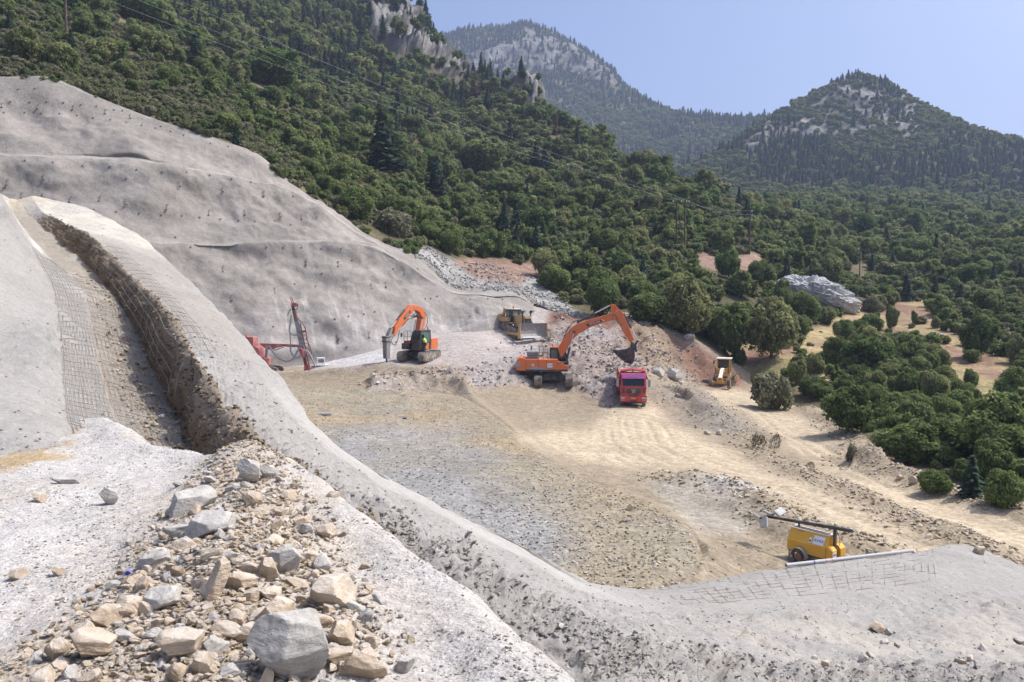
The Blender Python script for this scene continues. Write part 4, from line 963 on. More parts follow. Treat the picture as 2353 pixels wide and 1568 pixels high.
class MB:
    def __init__(s): s.v = []; s.f = []
    def add(s, V, Fs):
        n = len(s.v); s.v += [tuple(p) for p in V]; s.f += [tuple(i + n for i in f) for f in Fs]; return s
    def box(s, x0, x1, y0, y1, z0, z1, mtx=None, taper=None):
        V = [Vector((x, y, z)) for z in (z0, z1) for y in (y0, y1) for x in (x0, x1)]
        if taper:
            for i in range(4, 8): V[i].x = (x0 + x1) / 2 + (V[i].x - (x0 + x1) / 2) * taper[0]; V[i].y = (y0 + y1) / 2 + (V[i].y - (y0 + y1) / 2) * taper[1]
        if mtx is not None: V = [mtx @ q for q in V]
        return s.add(V, [(0, 2, 3, 1), (4, 5, 7, 6), (0, 1, 5, 4), (2, 6, 7, 3), (0, 4, 6, 2), (1, 3, 7, 5)])
    def prism(s, poly, a0, a1, axis='y', mtx=None):
        n = len(poly)
        mk = {'y': lambda p, a: (p[0], a, p[1]), 'x': lambda p, a: (a, p[0], p[1]), 'z': lambda p, a: (p[0], p[1], a)}[axis]
        V = [Vector(mk(p, a)) for a in (a0, a1) for p in poly]
        if mtx is not None: V = [mtx @ q for q in V]
        return s.add(V, [tuple(range(n))[::-1], tuple(range(n, 2 * n))] + [(i, (i + 1) % n, n + (i + 1) % n, n + i) for i in range(n)])
    def tube(s, pts, r, n=6, cap=True):
        rr = r if isinstance(r, (list, tuple)) else [r] * len(pts); V, Fq = tube_np(pts, rr, n); Fs = Fq.tolist()
        if cap: k = (len(pts) - 1) * n; Fs += [list(range(n))[::-1], list(range(k, k + n))]
        return s.add(V, Fs)
    def cyl(s, p0, p1, r0, r1=None, n=14): return s.tube([p0, p1], [r0, r0 if r1 is None else r1], n)
    def build(s, name, mat, parent=None, bevel=0.0, smooth=False):
        bm = bmesh.new(); vs_ = [bm.verts.new(p) for p in s.v]
        for f in s.f:
            try: bm.faces.new([vs_[i] for i in f])
            except ValueError: pass
        bmesh.ops.recalc_face_normals(bm, faces=bm.faces)
        if bevel:
            ed = [e for e in bm.edges if len(e.link_faces) == 2 and e.calc_face_angle(0) > .5]
            bmesh.ops.bevel(bm, geom=ed, offset=bevel, segments=2, profile=.6, affect='EDGES', clamp_overlap=True)
        me = bpy.data.meshes.new(name); bm.to_mesh(me); bm.free(); me.materials.append(mat)
        if smooth:
            for p in me.polygons: p.use_smooth = True
            me.set_sharp_from_angle(angle=.7)
        ob = bpy.data.objects.new(name, me); COL.objects.link(ob)
        if parent: ob.parent = parent
        return ob
def ribbon(pts, w):
    """outline of a bent beam in its own plane"""
    pts = np.asarray(pts, float); L = []; R = []
    for i, p in enumerate(pts):
        d = pts[min(i + 1, len(pts) - 1)] - pts[max(i - 1, 0)]; d /= np.linalg.norm(d); n = np.array((-d[1], d[0])); L.append(p + n * w[i] / 2); R.append(p - n * w[i] / 2)
    return [tuple(q) for q in L + R[::-1]]
def hoses(pts, n=14): return [tuple(p) for p in cr(np.array(pts, float), n)]
def piston(name, p0, p1, r, parent, split=.55):
    a, b = Vector(p0), Vector(p1); c = a.lerp(b, split)
    o1 = MB().cyl(a, c, r, n=10).build(name, M['black'], parent, smooth=True); MB().cyl(c, b, r * .55, n=8).build('rod', M['chrome'], o1, smooth=True); return o1
def lettering(text, size, loc, rot, mat, parent, name='lettering', depth=.004, shear=0.0):
    cu = bpy.data.curves.new('text', 'FONT'); cu.body = text; cu.size = size; cu.align_x = 'CENTER'; cu.align_y = 'CENTER'; cu.extrude = depth; cu.shear = shear
    o_ = bpy.data.objects.new('text', cu); COL.objects.link(o_); dg = bpy.context.evaluated_depsgraph_get(); me = bpy.data.meshes.new_from_object(o_.evaluated_get(dg)); bpy.data.objects.remove(o_)
    me.materials.clear(); me.materials.append(mat); me.name = name
    ob = bpy.data.objects.new(name, me); COL.objects.link(ob); ob.parent = parent; ob.matrix_local = Matrix.Translation(loc) @ rot; return ob
ROT_SIDE = Matrix.Rotation(math.pi / 2, 4, 'X')                    # text read from the -y side
def stadium(L, h, n=8):
    r = h / 2; P = []
    for k in range(n + 1): a = -math.pi / 2 + math.pi * k / n; P.append((L / 2 - r + r * math.cos(a), r + r * math.sin(a)))
    for k in range(n + 1): a = math.pi / 2 + math.pi * k / n; P.append((-L / 2 + r + r * math.cos(a), r + r * math.sin(a)))
    return P
def loop_points(P, step):
    P = [np.array(p, float) for p in P]; out = []; n = len(P); carry = 0.0
    for i in range(n):
        a, b = P[i], P[(i + 1) % n]; L = np.linalg.norm(b - a); d = (b - a) / (L + 1e-9); t = carry
        while t < L: out.append((a + d * t, d)); t += step
        carry = t - L
    return out
def crawler(parent, P, y0, y1, mtx, wheels, shoe=.19):
    m = MB(); inner = [np.array(p) for p in P]; c = np.mean(inner, 0); m.prism([tuple(c + (p - c) * np.array((.985, .93))) for p in inner], y0 + .04, y1 - .04, mtx=mtx)
    tr_ = m.build('track', M['track'], parent)
    sh = MB()
    for p, d in loop_points(P, shoe):
        n = np.array((d[1], -d[0])); q = [p - d * shoe * .46 - n * .02, p + d * shoe * .46 - n * .02, p + d * shoe * .46 + n * .025, p + d * .02 + n * .03, p + d * .0 + n * .065, p - d * .03 + n * .065, p - d * .03 + n * .03, p - d * shoe * .46 + n * .025]
        sh.prism([tuple(a) for a in q], y0, y1, mtx=mtx)
    so_ = sh.build('track_shoes', M['track'], tr_)
    fr = MB(); xs = [p[0] for p in P]; zs = [p[1] for p in P]
    for (x, z, r, nm) in wheels:
        w = MB(); w.cyl(mtx @ Vector((x, y0 - .015, z)), mtx @ Vector((x, y1 + .015, z)), r, n=16); w.cyl(mtx @ Vector((x, y0 - .04, z)), mtx @ Vector((x, y1 + .04, z)), r * .5, n=12); w.build(nm, M['rust'], tr_)
    return tr_
def wheel(parent, c, r, w, axis, rim_mat, n=22, name='wheel', lugs=0):
    ax = Vector(axis).normalized(); c = Vector(c); m = MB(); prof = [(-.5, .80), (-.5, .93), (-.38, 1.0), (.38, 1.0), (.5, .93), (.5, .80)]
    pts = [c + ax * w * p[0] for p in prof]; m.tube(pts, [r * p[1] for p in prof], n)
    if lugs:
        a = ax.cross(Vector((0, 0, 1))).normalized(); b = ax.cross(a)
        for k in range(lugs):
            t = 2 * math.pi * k / lugs; d = a * math.cos(t) + b * math.sin(t); u = ax.cross(d)
            for s_ in (-1, 1):
                q = [c + d * r * .98 + ax * w * (.48 * s_) + u * .04, c + d * r * .98 + ax * w * (.48 * s_) - u * .04, c + d * r * .98 + ax * w * .03 * s_ + u * .10, c + d * r * .98 + ax * w * .03 * s_ + u * .18]
                m.add(q + [p + d * .045 for p in q], [(0, 1, 2, 3), (4, 7, 6, 5), (0, 4, 5, 1), (1, 5, 6, 2), (2, 6, 7, 3), (3, 7, 4, 0)])
    t = m.build(name, M['rubber'], parent, smooth=True)
    h = MB(); h.tube([c - ax * w * .52, c - ax * w * .3, c + ax * w * .3, c + ax * w * .52], [r * .60, r * .50, r * .50, r * .60], n); h.cyl(c - ax * w * .56, c + ax * w * .56, r * .2, n=10)
    h.build('rim', rim_mat, t, smooth=True); return t
def beacon(parent, p, r=.09):
    b_ = MB().cyl(p, Vector(p) + Vector((0, 0, .12)), r * .5, n=8).build('beacon', M['black'], parent); MB().tube([Vector(p) + Vector((0, 0, .12)), Vector(p) + Vector((0, 0, .28)), Vector(p) + Vector((0, 0, .34))], [r, r, r * .5], 10).build('lens', M['amber'], b_, smooth=True)
def rails(parent, runs, r=.022, mat=None):
    m = MB()
    for q in runs: m.tube(q, r, 5)
    return m.build('handrail', mat or M['black'], parent)
I4 = Matrix.Identity(4)
def on_ground(px, py, names): h = shoot(px, py, names); return h[0]

# ---- excavator loading with the bucket
def bucket_excavator():
    g = on_ground(1272, 887, ['pit_ground']); R = empty('excavator', g + Vector((.05, .9, .05)), math.radians(-3)); R.scale = (.95,) * 3
    tag(R, 'orange excavator with a raised long boom and toothed bucket above the rubble', 'excavator')
    rz = Matrix.Rotation(math.pi / 2, 4, 'Z')
    for sx in (-1.62, 1.62): crawler(R, stadium(4.9, 1.02), -.38, .38, Matrix.Translation((sx, 0, 0)) @ rz, [(2.0, .51, .36, 'sprocket'), (-2.0, .51, .36, 'idler')] + [(x, .2, .13, 'roller') for x in (-1.3, -.65, 0, .65, 1.3)])
    MB().box(-1.25, 1.25, -.9, .9, .5, .95).prism([(-1.3, .9), (1.3, .9), (.8, 1.25), (-.8, 1.25)], -.8, .8).build('undercarriage', M['black'], R, .03)
    MB().cyl((0, 0, 1.2), (0, 0, 1.5), .85, n=24).build('turntable', M['black'], R)
    hb = MB().box(-2.9, 1.5, -1.55, 1.5, 1.52, 1.72).build('chassis', M['black'], R, .02)
    b_ = MB().prism([(-2.88, 1.72), (.42, 1.72), (.42, 2.78), (-2.88, 2.78)], -1.58, .35).build('body', M['orange'], R, .04)
    MB().box(-2.88, -.45, .36, 1.5, 1.72, 2.78).build('body_panel', M['orange'], R, .04)
    for x in (-1.6, -.72): MB().box(x - .012, x + .012, -1.586, -1.578, 1.76, 2.74).build('panel_seam', M['black'], b_)
    MB().prism([(-2.6, 1.73), (-2.35, 1.95), (-1.9, 1.98), (-.4, 1.78), (-.4, 1.73)], -1.588, -1.582).build('trim_stripe', M['grey'], b_)
    cw = MB().prism([(-2.9, 1.58), (-2.9, 2.85), (-3.5, 2.98), (-3.85, 2.8), (-4.02, 2.4), (-4.02, 1.9), (-3.8, 1.6)], -1.55, 1.5).build('counterweight', M['orange'], R, .07)
    MB().prism([(-3.98, 2.05), (-3.55, 2.0), (-3.4, 2.35), (-3.98, 2.55)], -1.56, -1.552).build('decal', M['grey'], cw)
    eh = MB().box(-2.85, -1.58, -1.0, 1.0, 2.78, 3.6).build('engine_hood', M['grey'], R, .05)
    for z in (2.95, 3.12, 3.29): MB().box(-2.7, -1.7, -1.012, -.995, z, z + .09).build('louvre', M['black'], eh)
    MB().cyl((-2.4, .5, 3.6), (-2.4, .5, 4.1), .08).build('exhaust_pipe', M['black'], R)
    MB().prism([(.43, 1.72), (1.5, 1.72), (1.5, 2.15), (1.1, 2.2), (1.1, 2.45), (.43, 2.6)], -1.57, -.5).build('step_box', M['orange'], R, .03)
    MB().box(.6, 1.35, -1.45, -.6, 2.45, 2.55).build('step_tread', M['black'], R)
    cab = MB().prism([(-.42, 1.72), (1.55, 1.72), (1.62, 2.3), (1.25, 3.88), (-.42, 3.88)], .42, 1.48).build('cab', M['black'], R, .05)
    MB().box(-.45, 1.2, .40, 1.5, 3.88, 3.98).build('cab_roof', M['orange'], cab, .03)
    MB().prism([(-.25, 2.6), (.35, 2.6), (.35, 3.7), (-.25, 3.7)], .405, .415).build('window', M['gglass'], cab); MB().prism([(.45, 2.2), (1.45, 2.2), (1.15, 3.7), (.45, 3.7)], .405, .415).build('window', M['glass'], cab)
    beacon(R, (-.1, .9, 3.98)); rails(R, [[(-1.55, -1.4, 2.78), (-1.55, -1.4, 4.15), (-.62, -1.4, 4.15), (-.62, -1.4, 2.78)], [(-1.1, -1.4, 2.78), (-1.1, -1.4, 4.15)], [(-1.55, -1.4, 3.5), (-.62, -1.4, 3.5)], [(-1.55, -1.4, 4.15), (-1.55, .2, 4.15), (-1.55, .2, 2.78)], [(.6, -1.45, 2.55), (.6, -1.45, 3.2), (1.2, -1.45, 3.2), (1.45, -1.45, 2.2)]])
    for (x0, x1, z0, z1, n_) in ((-.68, -.12, 1.95, 2.38, 'sign'), (-2.32, -2.02, 2.1, 2.32, 'sign')):
        sg = MB().box(x0, x1, -1.60, -1.592, z0, z1).build(n_, M['white'], b_); lettering('AVAX', (x1 - x0) * .36, Vector(((x0 + x1) / 2, -1.606, (z0 + z1) / 2)), ROT_SIDE, M['blue'], sg)
    yb = .30
    bo = MB().prism([(.42, 3.9), (.72, 3.0), (.95, 3.0), (1.95, 4.75), (2.7, 5.47), (4.07, 6.22), (6.45, 6.98), (6.35, 7.45), (6.15, 7.62), (4.41, 7.14), (2.42, 6.46), (1.73, 5.98)], -yb, yb).build('boom', M['orange'], R, .05)
    np_ = MB().prism([(3.42, 6.44), (5.0, 6.96), (5.22, 6.8), (3.62, 6.17)], -yb - .012, -yb - .004).build('nameplate', M['black'], bo)
    lettering('DEVELON', .27, Vector((4.30, -yb - .016, 6.585)), ROT_SIDE @ Matrix.Rotation(math.radians(17.5), 4, 'Z'), M['white'], np_, shear=.2)
    MB().prism([(5.02, 6.97), (5.14, 7.0), (5.36, 6.84), (5.24, 6.8)], -yb - .012, -yb - .004).build('nameplate', M['white'], bo)
    MB().cyl((2.15, -yb - .05, 5.6), (2.15, yb + .05, 5.6), .17).build('pin', M['black'], bo)
    ar = MB().prism([(6.02, 8.62), (6.42, 8.58), (7.35, 7.62), (8.5, 4.86), (8.2, 4.42), (7.9, 4.75), (6.85, 6.55), (6.45, 7.0), (6.1, 7.66)], -.24, .24).build('arm', M['orange'], R, .04)
    MB().prism([(6.55, 7.75), (6.75, 7.78), (6.8, 8.0), (6.6, 7.98)], -.25, -.244).build('decal', M['platey'], ar)
    for y in (-.42, .42): piston('boom_cylinder', (1.25, y, 2.1), (2.12, y, 5.55), .1, R)
    piston('arm_cylinder', (2.45, 0, 6.62), (5.95, 0, 8.45), .13, R); piston('bucket_cylinder', (7.42, 0, 7.62), (8.85, 0, 4.75), .1, R)
    lk = MB().prism(ribbon([(8.9, 4.72), (8.62, 4.25), (8.75, 3.5)], [.16, .18, .16]), -.2, -.08).prism(ribbon([(8.9, 4.72), (8.62, 4.25), (8.75, 3.5)], [.16, .18, .16]), .08, .2).build('linkage', M['black'], R)
    out = [(6.2, 3.72), (6.82, 3.0), (7.5, 2.5), (8.1, 2.24), (8.4, 2.5), (8.55, 3.0), (8.5, 3.6), (8.25, 3.98), (8.1, 3.9), (8.3, 3.5), (8.36, 3.02), (8.22, 2.62), (8.05, 2.42), (7.5, 2.66), (6.9, 3.12), (6.28, 3.78)]
    bk = MB().prism(out, -.75, .75); side = [(6.2, 3.72), (6.82, 3.0), (7.5, 2.5), (8.1, 2.24), (8.4, 2.5), (8.55, 3.0), (8.5, 3.6), (8.25, 3.98), (7.6, 3.72), (6.9, 3.65)]
    bk.prism(side, -.78, -.72).prism(side, .72, .78); bk.prism([(8.1, 3.6), (8.6, 3.4), (8.5, 4.5), (8.2, 4.6)], -.3, .3)
    bko = bk.build('bucket', M['black'], R, .02)
    for y in (-.6, -.3, 0, .3, .6): MB().box(-.16, .2, y - .06, y + .06, -.04, .04, Matrix.Translation((6.15, 0, 3.78)) @ Matrix.Rotation(.85, 4, 'Y')).build('tooth', M['steel'], bko)
    hs = MB()
    for y in (-.12, .12): hs.tube(hoses([(1.0, y, 4.9), (1.7, y, 6.25), (2.3, y, 6.8), (2.9, y, 6.85)]), .035, 5); hs.tube(hoses([(5.9, y - .25, 7.6), (6.6, y - .25, 7.35), (6.75, y - .25, 6.6), (7.3, y - .3, 6.4)]), .035, 5)
    hs.build('hydraulic_hose', M['black'], R)
    return R
EXC = bucket_excavator()

# ---- excavator with the rock breaker
def breaker_excavator():
    g = on_ground(962, 829, ['pit_ground']); head = math.atan2(-.835, -.55); R = empty('excavator', g + Vector((0, .6, .05)), head)
    tag(R, 'orange excavator with a folded arm and grey rock breaker by the sprayed wall', 'excavator')
    tw = Matrix.Rotation(math.radians(14), 4, 'Z')
    for sy in (-1.2, 1.2): crawler(R, stadium(4.3, .9), -.32, .32, tw @ Matrix.Translation((0, sy, 0)), [(1.7, .45, .33, 'idler'), (-1.7, .45, .33, 'sprocket')] + [(x, .17, .11, 'roller') for x in (-1.1, -.55, 0, .55, 1.1)])
    MB().box(-.8, .8, -.95, .95, .35, .85, tw).build('undercarriage', M['black'], R, .03); MB().cyl((0, 0, .8), (0, 0, 1.1), .7, n=24).build('turntable', M['black'], R)
    b_ = MB().prism([(-1.35, 1.2), (-1.48, 1.5), (-1.44, 2.15), (-1.3, 2.25), (-.3, 2.25), (-.3, 1.1), (-1.25, 1.1)], -1.36, 1.36).build('body', M['orange'], R, .06)
    MB().box(-.29, 1.25, -1.34, -.35, 1.1, 1.75).build('tool_box', M['black'], R, .03); MB().box(-.29, .9, -1.36, -1.0, 1.1, 2.0).build('body_panel', M['orange'], R, .03); MB().box(-.29, .9, -.34, .34, 1.1, 1.55).build('boom_mount', M['black'], R)
    MB().box(-1.3, -.5, -.9, .3, 2.25, 2.55).build('engine_hood', M['grey'], R, .04)
    cab = MB().prism([(-.28, 1.1), (1.5, 1.1), (1.55, 2.0), (1.35, 3.05), (-.28, 3.05)], .36, 1.36).build('cab', M['black'], R, .05)
    MB().box(-.3, 1.3, .34, 1.38, 3.06, 3.14).build('cab_roof', M['black'], cab, .02)
    MB().prism([(.0, 1.9), (1.3, 1.9), (1.15, 2.9), (0, 2.9)], 1.365, 1.375).build('window', M['gglass'], cab); MB().box(.1, .9, 1.366, 1.38, 1.2, 1.8).build('door_panel', M['orange'], cab)
    MB().prism([(.45, 2.0), (1.26, 2.0), (1.26, 2.9), (.45, 2.9)], 1.38, 1.384, 'x', Matrix.Translation((.12, 0, 0))).build('window', M['glass'], cab)
    gr = MB()
    for k in range(9): gr.box(1.6, 1.63, .42 + k * .105, .445 + k * .105, 1.75, 3.0)
    for z in (1.75, 2.4, 2.98): gr.box(1.59, 1.64, .38, 1.34, z, z + .03)
    gr.build('window_guard', M['black'], cab)
    beacon(R, (-.1, 1.1, 3.14)); rails(R, [[(.9, -1.3, 1.75), (.9, -1.3, 3.0), (-.2, -1.3, 3.0), (-.2, -1.3, 2.25)], [(.35, -1.3, 3.0), (.35, -1.3, 2.0)], [(.9, -1.3, 2.4), (-.2, -1.3, 2.4)]])
    for (y, z) in ((-1.45, 2.6), (1.5, 2.5)): MB().box(1.1, 1.16, y - .1, y + .1, z - .2, z + .2).box(.9, 1.1, y - .02, y + .02, z - .02, z + .02).build('mirror', M['black'], R)
    bo = MB().prism(ribbon([(.55, 1.6), (.25, 2.5), (-.2, 3.7), (-.42, 4.55), (-.1, 5.15), (.55, 5.42), (1.05, 5.38)], [.3, .5, .7, .75, .66, .55, .4]), -.30, .30).build('boom', M['orange'], R, .05)
    MB().cyl((-.15, -.34, 4.4), (-.15, .34, 4.4), .14).build('pin', M['black'], bo)
    ar = MB().prism(ribbon([(.75, 5.62), (1.35, 5.42), (2.2, 4.72), (3.1, 4.02), (3.75, 3.42), (4.1, 2.75)], [.3, .72, .82, .74, .55, .25]), -.27, .27).build('arm', M['orange'], R, .05)
    q = [(1.75, 5.22), (2.75, 4.42), (2.6, 4.2), (1.6, 5.0)]; nb = MB().prism(q, -.285, -.276).build('nameplate', M['black'], ar); nb2 = MB().prism(q, .276, .285).build('nameplate', M['black'], ar)
    ang = math.atan2(-.8, 1.0); lettering('DEVELON', .16, Vector((2.18, -.288, 4.71)), ROT_SIDE @ Matrix.Rotation(ang, 4, 'Z'), M['white'], nb); lettering('DEVELON', .16, Vector((2.18, .288, 4.71)), Matrix.Rotation(math.pi, 4, 'Z') @ ROT_SIDE @ Matrix.Rotation(-ang, 4, 'Z'), M['white'], nb2)
    for y in (-.42, .42): piston('boom_cylinder', (.95, y, 1.5), (-.02, y, 4.2), .1, R, .5)
    piston('arm_cylinder', (.3, 0, 4.6), (1.9, 0, 4.35), .12, R); piston('bucket_cylinder', (2.3, 0, 5.25), (4.3, 0, 3.5), .1, R, .6)
    MB().prism(ribbon([(4.35, 3.45), (4.6, 3.0), (4.75, 2.7)], [.2, .3, .3]), -.2, .2).prism(ribbon([(4.0, 2.75), (4.4, 2.7), (4.9, 2.75)], [.25, .35, .3]), -.22, .22).build('linkage', M['steel'], R)
    hm = MB().box(4.68, 5.36, -.29, .29, 2.05, 2.7).box(4.76, 5.28, -.25, .25, .45, 2.05, taper=(1.14, 1.1)).build('rock_breaker', M['steel'], R, .05)
    for z in (2.12, 2.55): MB().box(4.65, 5.39, -.32, .32, z, z + .09).build('clamp_band', M['black'], hm)
    MB().box(4.74, 5.30, -.02, .02, .5, 2.0).build('seam', M['black'], hm); MB().tube([(5.02, 0, .45), (5.02, 0, -.05), (5.02, 0, -.25)], [.09, .085, .03], 10).build('chisel', M['black'], hm)
    hs = MB()
    for y in (-.3, .3): hs.tube(hoses([(3.4, y, 3.2), (3.85, y * 1.3, 2.2), (4.2, y * 1.2, 1.75), (4.7, y, 2.1)]), .035, 5); hs.tube(hoses([(-.55, y, 5.0), (-.95, y * 1.1, 4.4), (-.85, y * 1.1, 3.6), (-.3, y, 3.0)]), .03, 5); hs.tube(hoses([(.2, y * .5, 5.0), (1.0, y * .6, 4.5), (1.9, y * .6, 4.3), (2.9, y * .7, 3.6)]), .045, 5)
    hs.build('hydraulic_hose', M['black'], R)
    return R
BRK = breaker_excavator()

# ---- worker climbing to the cab
def worker():
    mw = BRK.matrix_basis; a = mw.to_euler().z
    tw = Matrix.Rotation(math.radians(14), 4, 'Z'); foot = Matrix.Translation(BRK.location) @ Matrix.Rotation(a, 4, 'Z') @ Vector((.95, 1.62, .98))
    R = empty('person', foot, a - math.pi / 2 + .3)       # faces the cab
    tag(R, 'worker in lime vest and red helmet standing on the track reaching into the cab', 'person')
    J = {'pel': (0, 0, .86, .13), 'che': (.10, 0, 1.18, .15), 'nek': (.20, 0, 1.42, .06), 'hea': (.24, 0, 1.52, .085), 'top': (.25, 0, 1.64, .07),
         'sl': (.17, .19, 1.34, .075), 'el': (.40, .22, 1.22, .05), 'wl': (.64, .17, 1.26, .035), 'hl': (.74, .15, 1.28, .04), 'sr': (.17, -.19, 1.34, .075), 'er': (.36, -.28, 1.14, .05), 'wr': (.60, -.24, 1.20, .035), 'hr': (.70, -.22, 1.23, .04),
         'kl': (.06, .11, .46, .07), 'al': (-.02, .12, .08, .05), 'tl': (.14, .13, .05, .045), 'kr': (.10, -.11, .47, .07), 'arr': (.0, -.12, .08, .05), 'tr': (.16, -.13, .05, .045), 'hpl': (0, .1, .80, .10), 'hpr': (0, -.1, .80, .10)}
    E = [('pel', 'che'), ('che', 'nek'), ('nek', 'hea'), ('hea', 'top'), ('che', 'sl'), ('sl', 'el'), ('el', 'wl'), ('wl', 'hl'), ('che', 'sr'), ('sr', 'er'), ('er', 'wr'), ('wr', 'hr'), ('pel', 'hpl'), ('hpl', 'kl'), ('kl', 'al'), ('al', 'tl'), ('pel', 'hpr'), ('hpr', 'kr'), ('kr', 'arr'), ('arr', 'tr')]
    def skin(name, keys, edges, mat, grow=1.0, sub=2):
        ids = {k: i for i, k in enumerate(keys)}; me = bpy.data.meshes.new(name); me.from_pydata([J[k][:3] for k in keys], [(ids[a_], ids[b_]) for a_, b_ in edges], []); ob = bpy.data.objects.new(name, me); COL.objects.link(ob)
        sm = ob.modifiers.new('s', 'SKIN'); sv = me.skin_vertices[0].data
        for k in keys: sv[ids[k]].radius = (J[k][3] * grow,) * 2
        sv[0].use_root = True; ob.modifiers.new('u', 'SUBSURF').levels = sub
        dg = bpy.context.evaluated_depsgraph_get(); m2 = bpy.data.meshes.new_from_object(ob.evaluated_get(dg)); bpy.data.objects.remove(ob); m2.materials.clear(); m2.materials.append(mat)
        for p in m2.polygons: p.use_smooth = True
        o2 = bpy.data.objects.new(name, m2); COL.objects.link(o2); o2.parent = R; return o2
    skin('body', list(J), E, M['skin'])
    skin('trousers', ['pel', 'hpl', 'kl', 'al', 'hpr', 'kr', 'arr'], [e for e in E if all(k in ('pel', 'hpl', 'kl', 'al', 'hpr', 'kr', 'arr') for k in e)], M['navy'], 1.14)
    J['low'] = (-.01, 0, .80, .155); J['mid'] = (.05, 0, 1.02, .15)
    skin('vest', ['low', 'mid', 'che', 'sl', 'sr'], [('low', 'mid'), ('mid', 'che'), ('che', 'sl'), ('che', 'sr')], M['lime'], 1.2)
    for s_ in (.13, -.13): MB().tube([(-.02, s_, .02), (.2, s_, .02)], [.07, .055], 8).build('boot', M['black'], R, smooth=True)
    hm = MB().tube([(.24, 0, 1.58), (.24, 0, 1.63), (.245, 0, 1.69), (.25, 0, 1.72)], [.125, .12, .085, .02], 14).box(.24, .41, -.07, .07, 1.575, 1.59).build('helmet', M['helmet'], R, smooth=True)
    return R
worker()

# ---- bulldozer
def bulldozer():
    g = on_ground(1178, 776, ['pit_ground']); R = empty('bulldozer', g + Vector((.4, 1.6, .0)), math.atan2(-.83, .60))
    tag(R, 'dusty yellow bulldozer with a wide steel blade on the upper platform', 'bulldozer')
    P = []
    for (cx, cz, r, a0, a1) in ((1.75, .48, .46, -90, 50), (-.75, 1.45, .44, 60, 150), (-1.7, .48, .46, 160, 270)):
        for k in range(6): a_ = math.radians(a0 + (a1 - a0) * k / 5); P.append((cx + r * math.cos(a_), cz + r * math.sin(a_)))
    for sy in (-1.08, 1.08): crawler(R, P, -.30, .30, Matrix.Translation((0, sy, 0)), [(1.75, .48, .34, 'idler'), (-.75, 1.45, .34, 'sprocket'), (-1.7, .48, .34, 'idler')] + [(x, .18, .13, 'roller') for x in (-1.1, -.5, .1, .7, 1.2)], .22)
    for sy in (-1.08, 1.08): MB().box(-1.5, 1.6, sy - .22, sy + .22, .35, .75).build('track_frame', M['cat'], R, .03)
    MB().box(-2.0, 2.2, -.7, .7, .6, 1.25).build('chassis', M['black'], R)
    hd = MB().prism([(.35, 1.2), (2.45, 1.2), (2.5, 2.5), (2.2, 2.62), (.35, 2.78)], -.58, .58).build('hood', M['cat'], R, .05)
    MB().box(2.5, 2.53, -.5, .5, 1.25, 2.3).build('radiator_grille', M['black'], hd); MB().prism([(2.2, 2.4), (2.62, 2.34), (2.62, 2.62), (2.2, 2.68)], -.52, .1).build('nose_cap', M['cat'], hd)
    MB().box(.5, 2.0, -.4, .4, 2.74, 2.78).build('hood_top', M['grey'], hd)
    for y in (-.593, .585): MB().cyl((1.5, y, 1.75), (1.5, y + .008, 1.75), .16).build('decal', M['grey'], hd)
    cab = MB().prism([(-1.15, 1.6), (.45, 1.6), (.5, 2.3), (.2, 3.42), (-1.1, 3.42)], -.72, .72).build('cab', M['black'], R, .05)
    MB().box(-1.3, .35, -.8, .8, 3.42, 3.52).build('cab_roof', M['white'], cab, .03)
    for y0, y1 in ((-.735, -.725), (.725, .735)): MB().prism([(-.95, 2.35), (-.4, 2.35), (-.4, 3.2), (-.95, 3.2)], y0, y1).build('window', M['gglass'], cab); MB().prism([(-.3, 1.9), (.35, 1.9), (.15, 3.25), (-.3, 3.25)], y0, y1).build('window', M['glass'], cab)
    rp = MB()
    for y in (-.78, .78): rp.prism(ribbon([(-1.75, 1.7), (-1.55, 2.6), (-1.25, 3.5)], [.34, .28, .3]), y - .12, y + .12)
    rp.box(-1.45, -1.1, -.9, .9, 3.4, 3.62); rp.build('roll_bar', M['cat'], R, .03)
    for y0, y1 in ((-1.32, -.74), (.74, 1.32)):
        MB().prism([(-2.0, 1.95), (-.05, 1.95), (-.05, 2.42), (-.9, 2.5), (-.9, 2.5), (-2.0, 2.45)], y0, y1).build('side_tank', M['cat'], R, .04)
        MB().box(-2.1, -1.5, y0 + .08, y1 - .08, 2.48, 2.85).build('tool_box', M['cat'], R, .03); MB().box(.0, .8, y0 + .1, y1 - .05, 1.72, 1.84).build('step', M['cat'], R)
    MB().prism([(-2.5, 1.2), (-2.0, 1.2), (-2.0, 2.6), (-2.3, 2.6)], -.75, .75).build('fuel_tank', M['cat'], R, .05)
    MB().box(-3.1, -2.5, -.5, .5, .9, 1.3).prism([(-3.2, 1.6), (-3.0, 1.6), (-2.95, .5), (-3.1, .4)], -.15, .15).build('ripper', M['cat'], R)
    for y in (-.62, .62):
        st = MB().cyl((2.25, y, 1.3), (2.25, y, 3.0), .075).cyl((2.25, y, 2.95), (2.25, y, 3.28), .15, n=10).box(2.2, 2.75, y - .16, y + .16, 3.12, 3.3).build('lift_cylinder', M['black'], R)
        MB().box(2.6, 2.78, y - .13, y + .13, 3.08, 3.24).build('work_lamp', M['grey'], st)
        piston('blade_cylinder', (2.25, y, 2.2), (3.1, y * 1.1, 1.0), .07, R)
    MB().cyl((1.3, -.45, 2.7), (1.3, -.45, 3.45), .08).build('exhaust_pipe', M['black'], R); beacon(R, (-.5, 0, 3.52), .11)
    rails(R, [[(.3, -.8, 3.5), (.9, -.8, 3.45), (.9, -.8, 2.75)], [(.9, -.8, 3.45), (1.5, -.75, 3.4), (1.5, -.75, 2.7)]])
    # blade: curved in section, wings turned in
    prof = [(3.25, 1.78), (3.08, 1.45), (2.98, .95), (3.02, .5), (3.2, .18), (3.4, .0)]
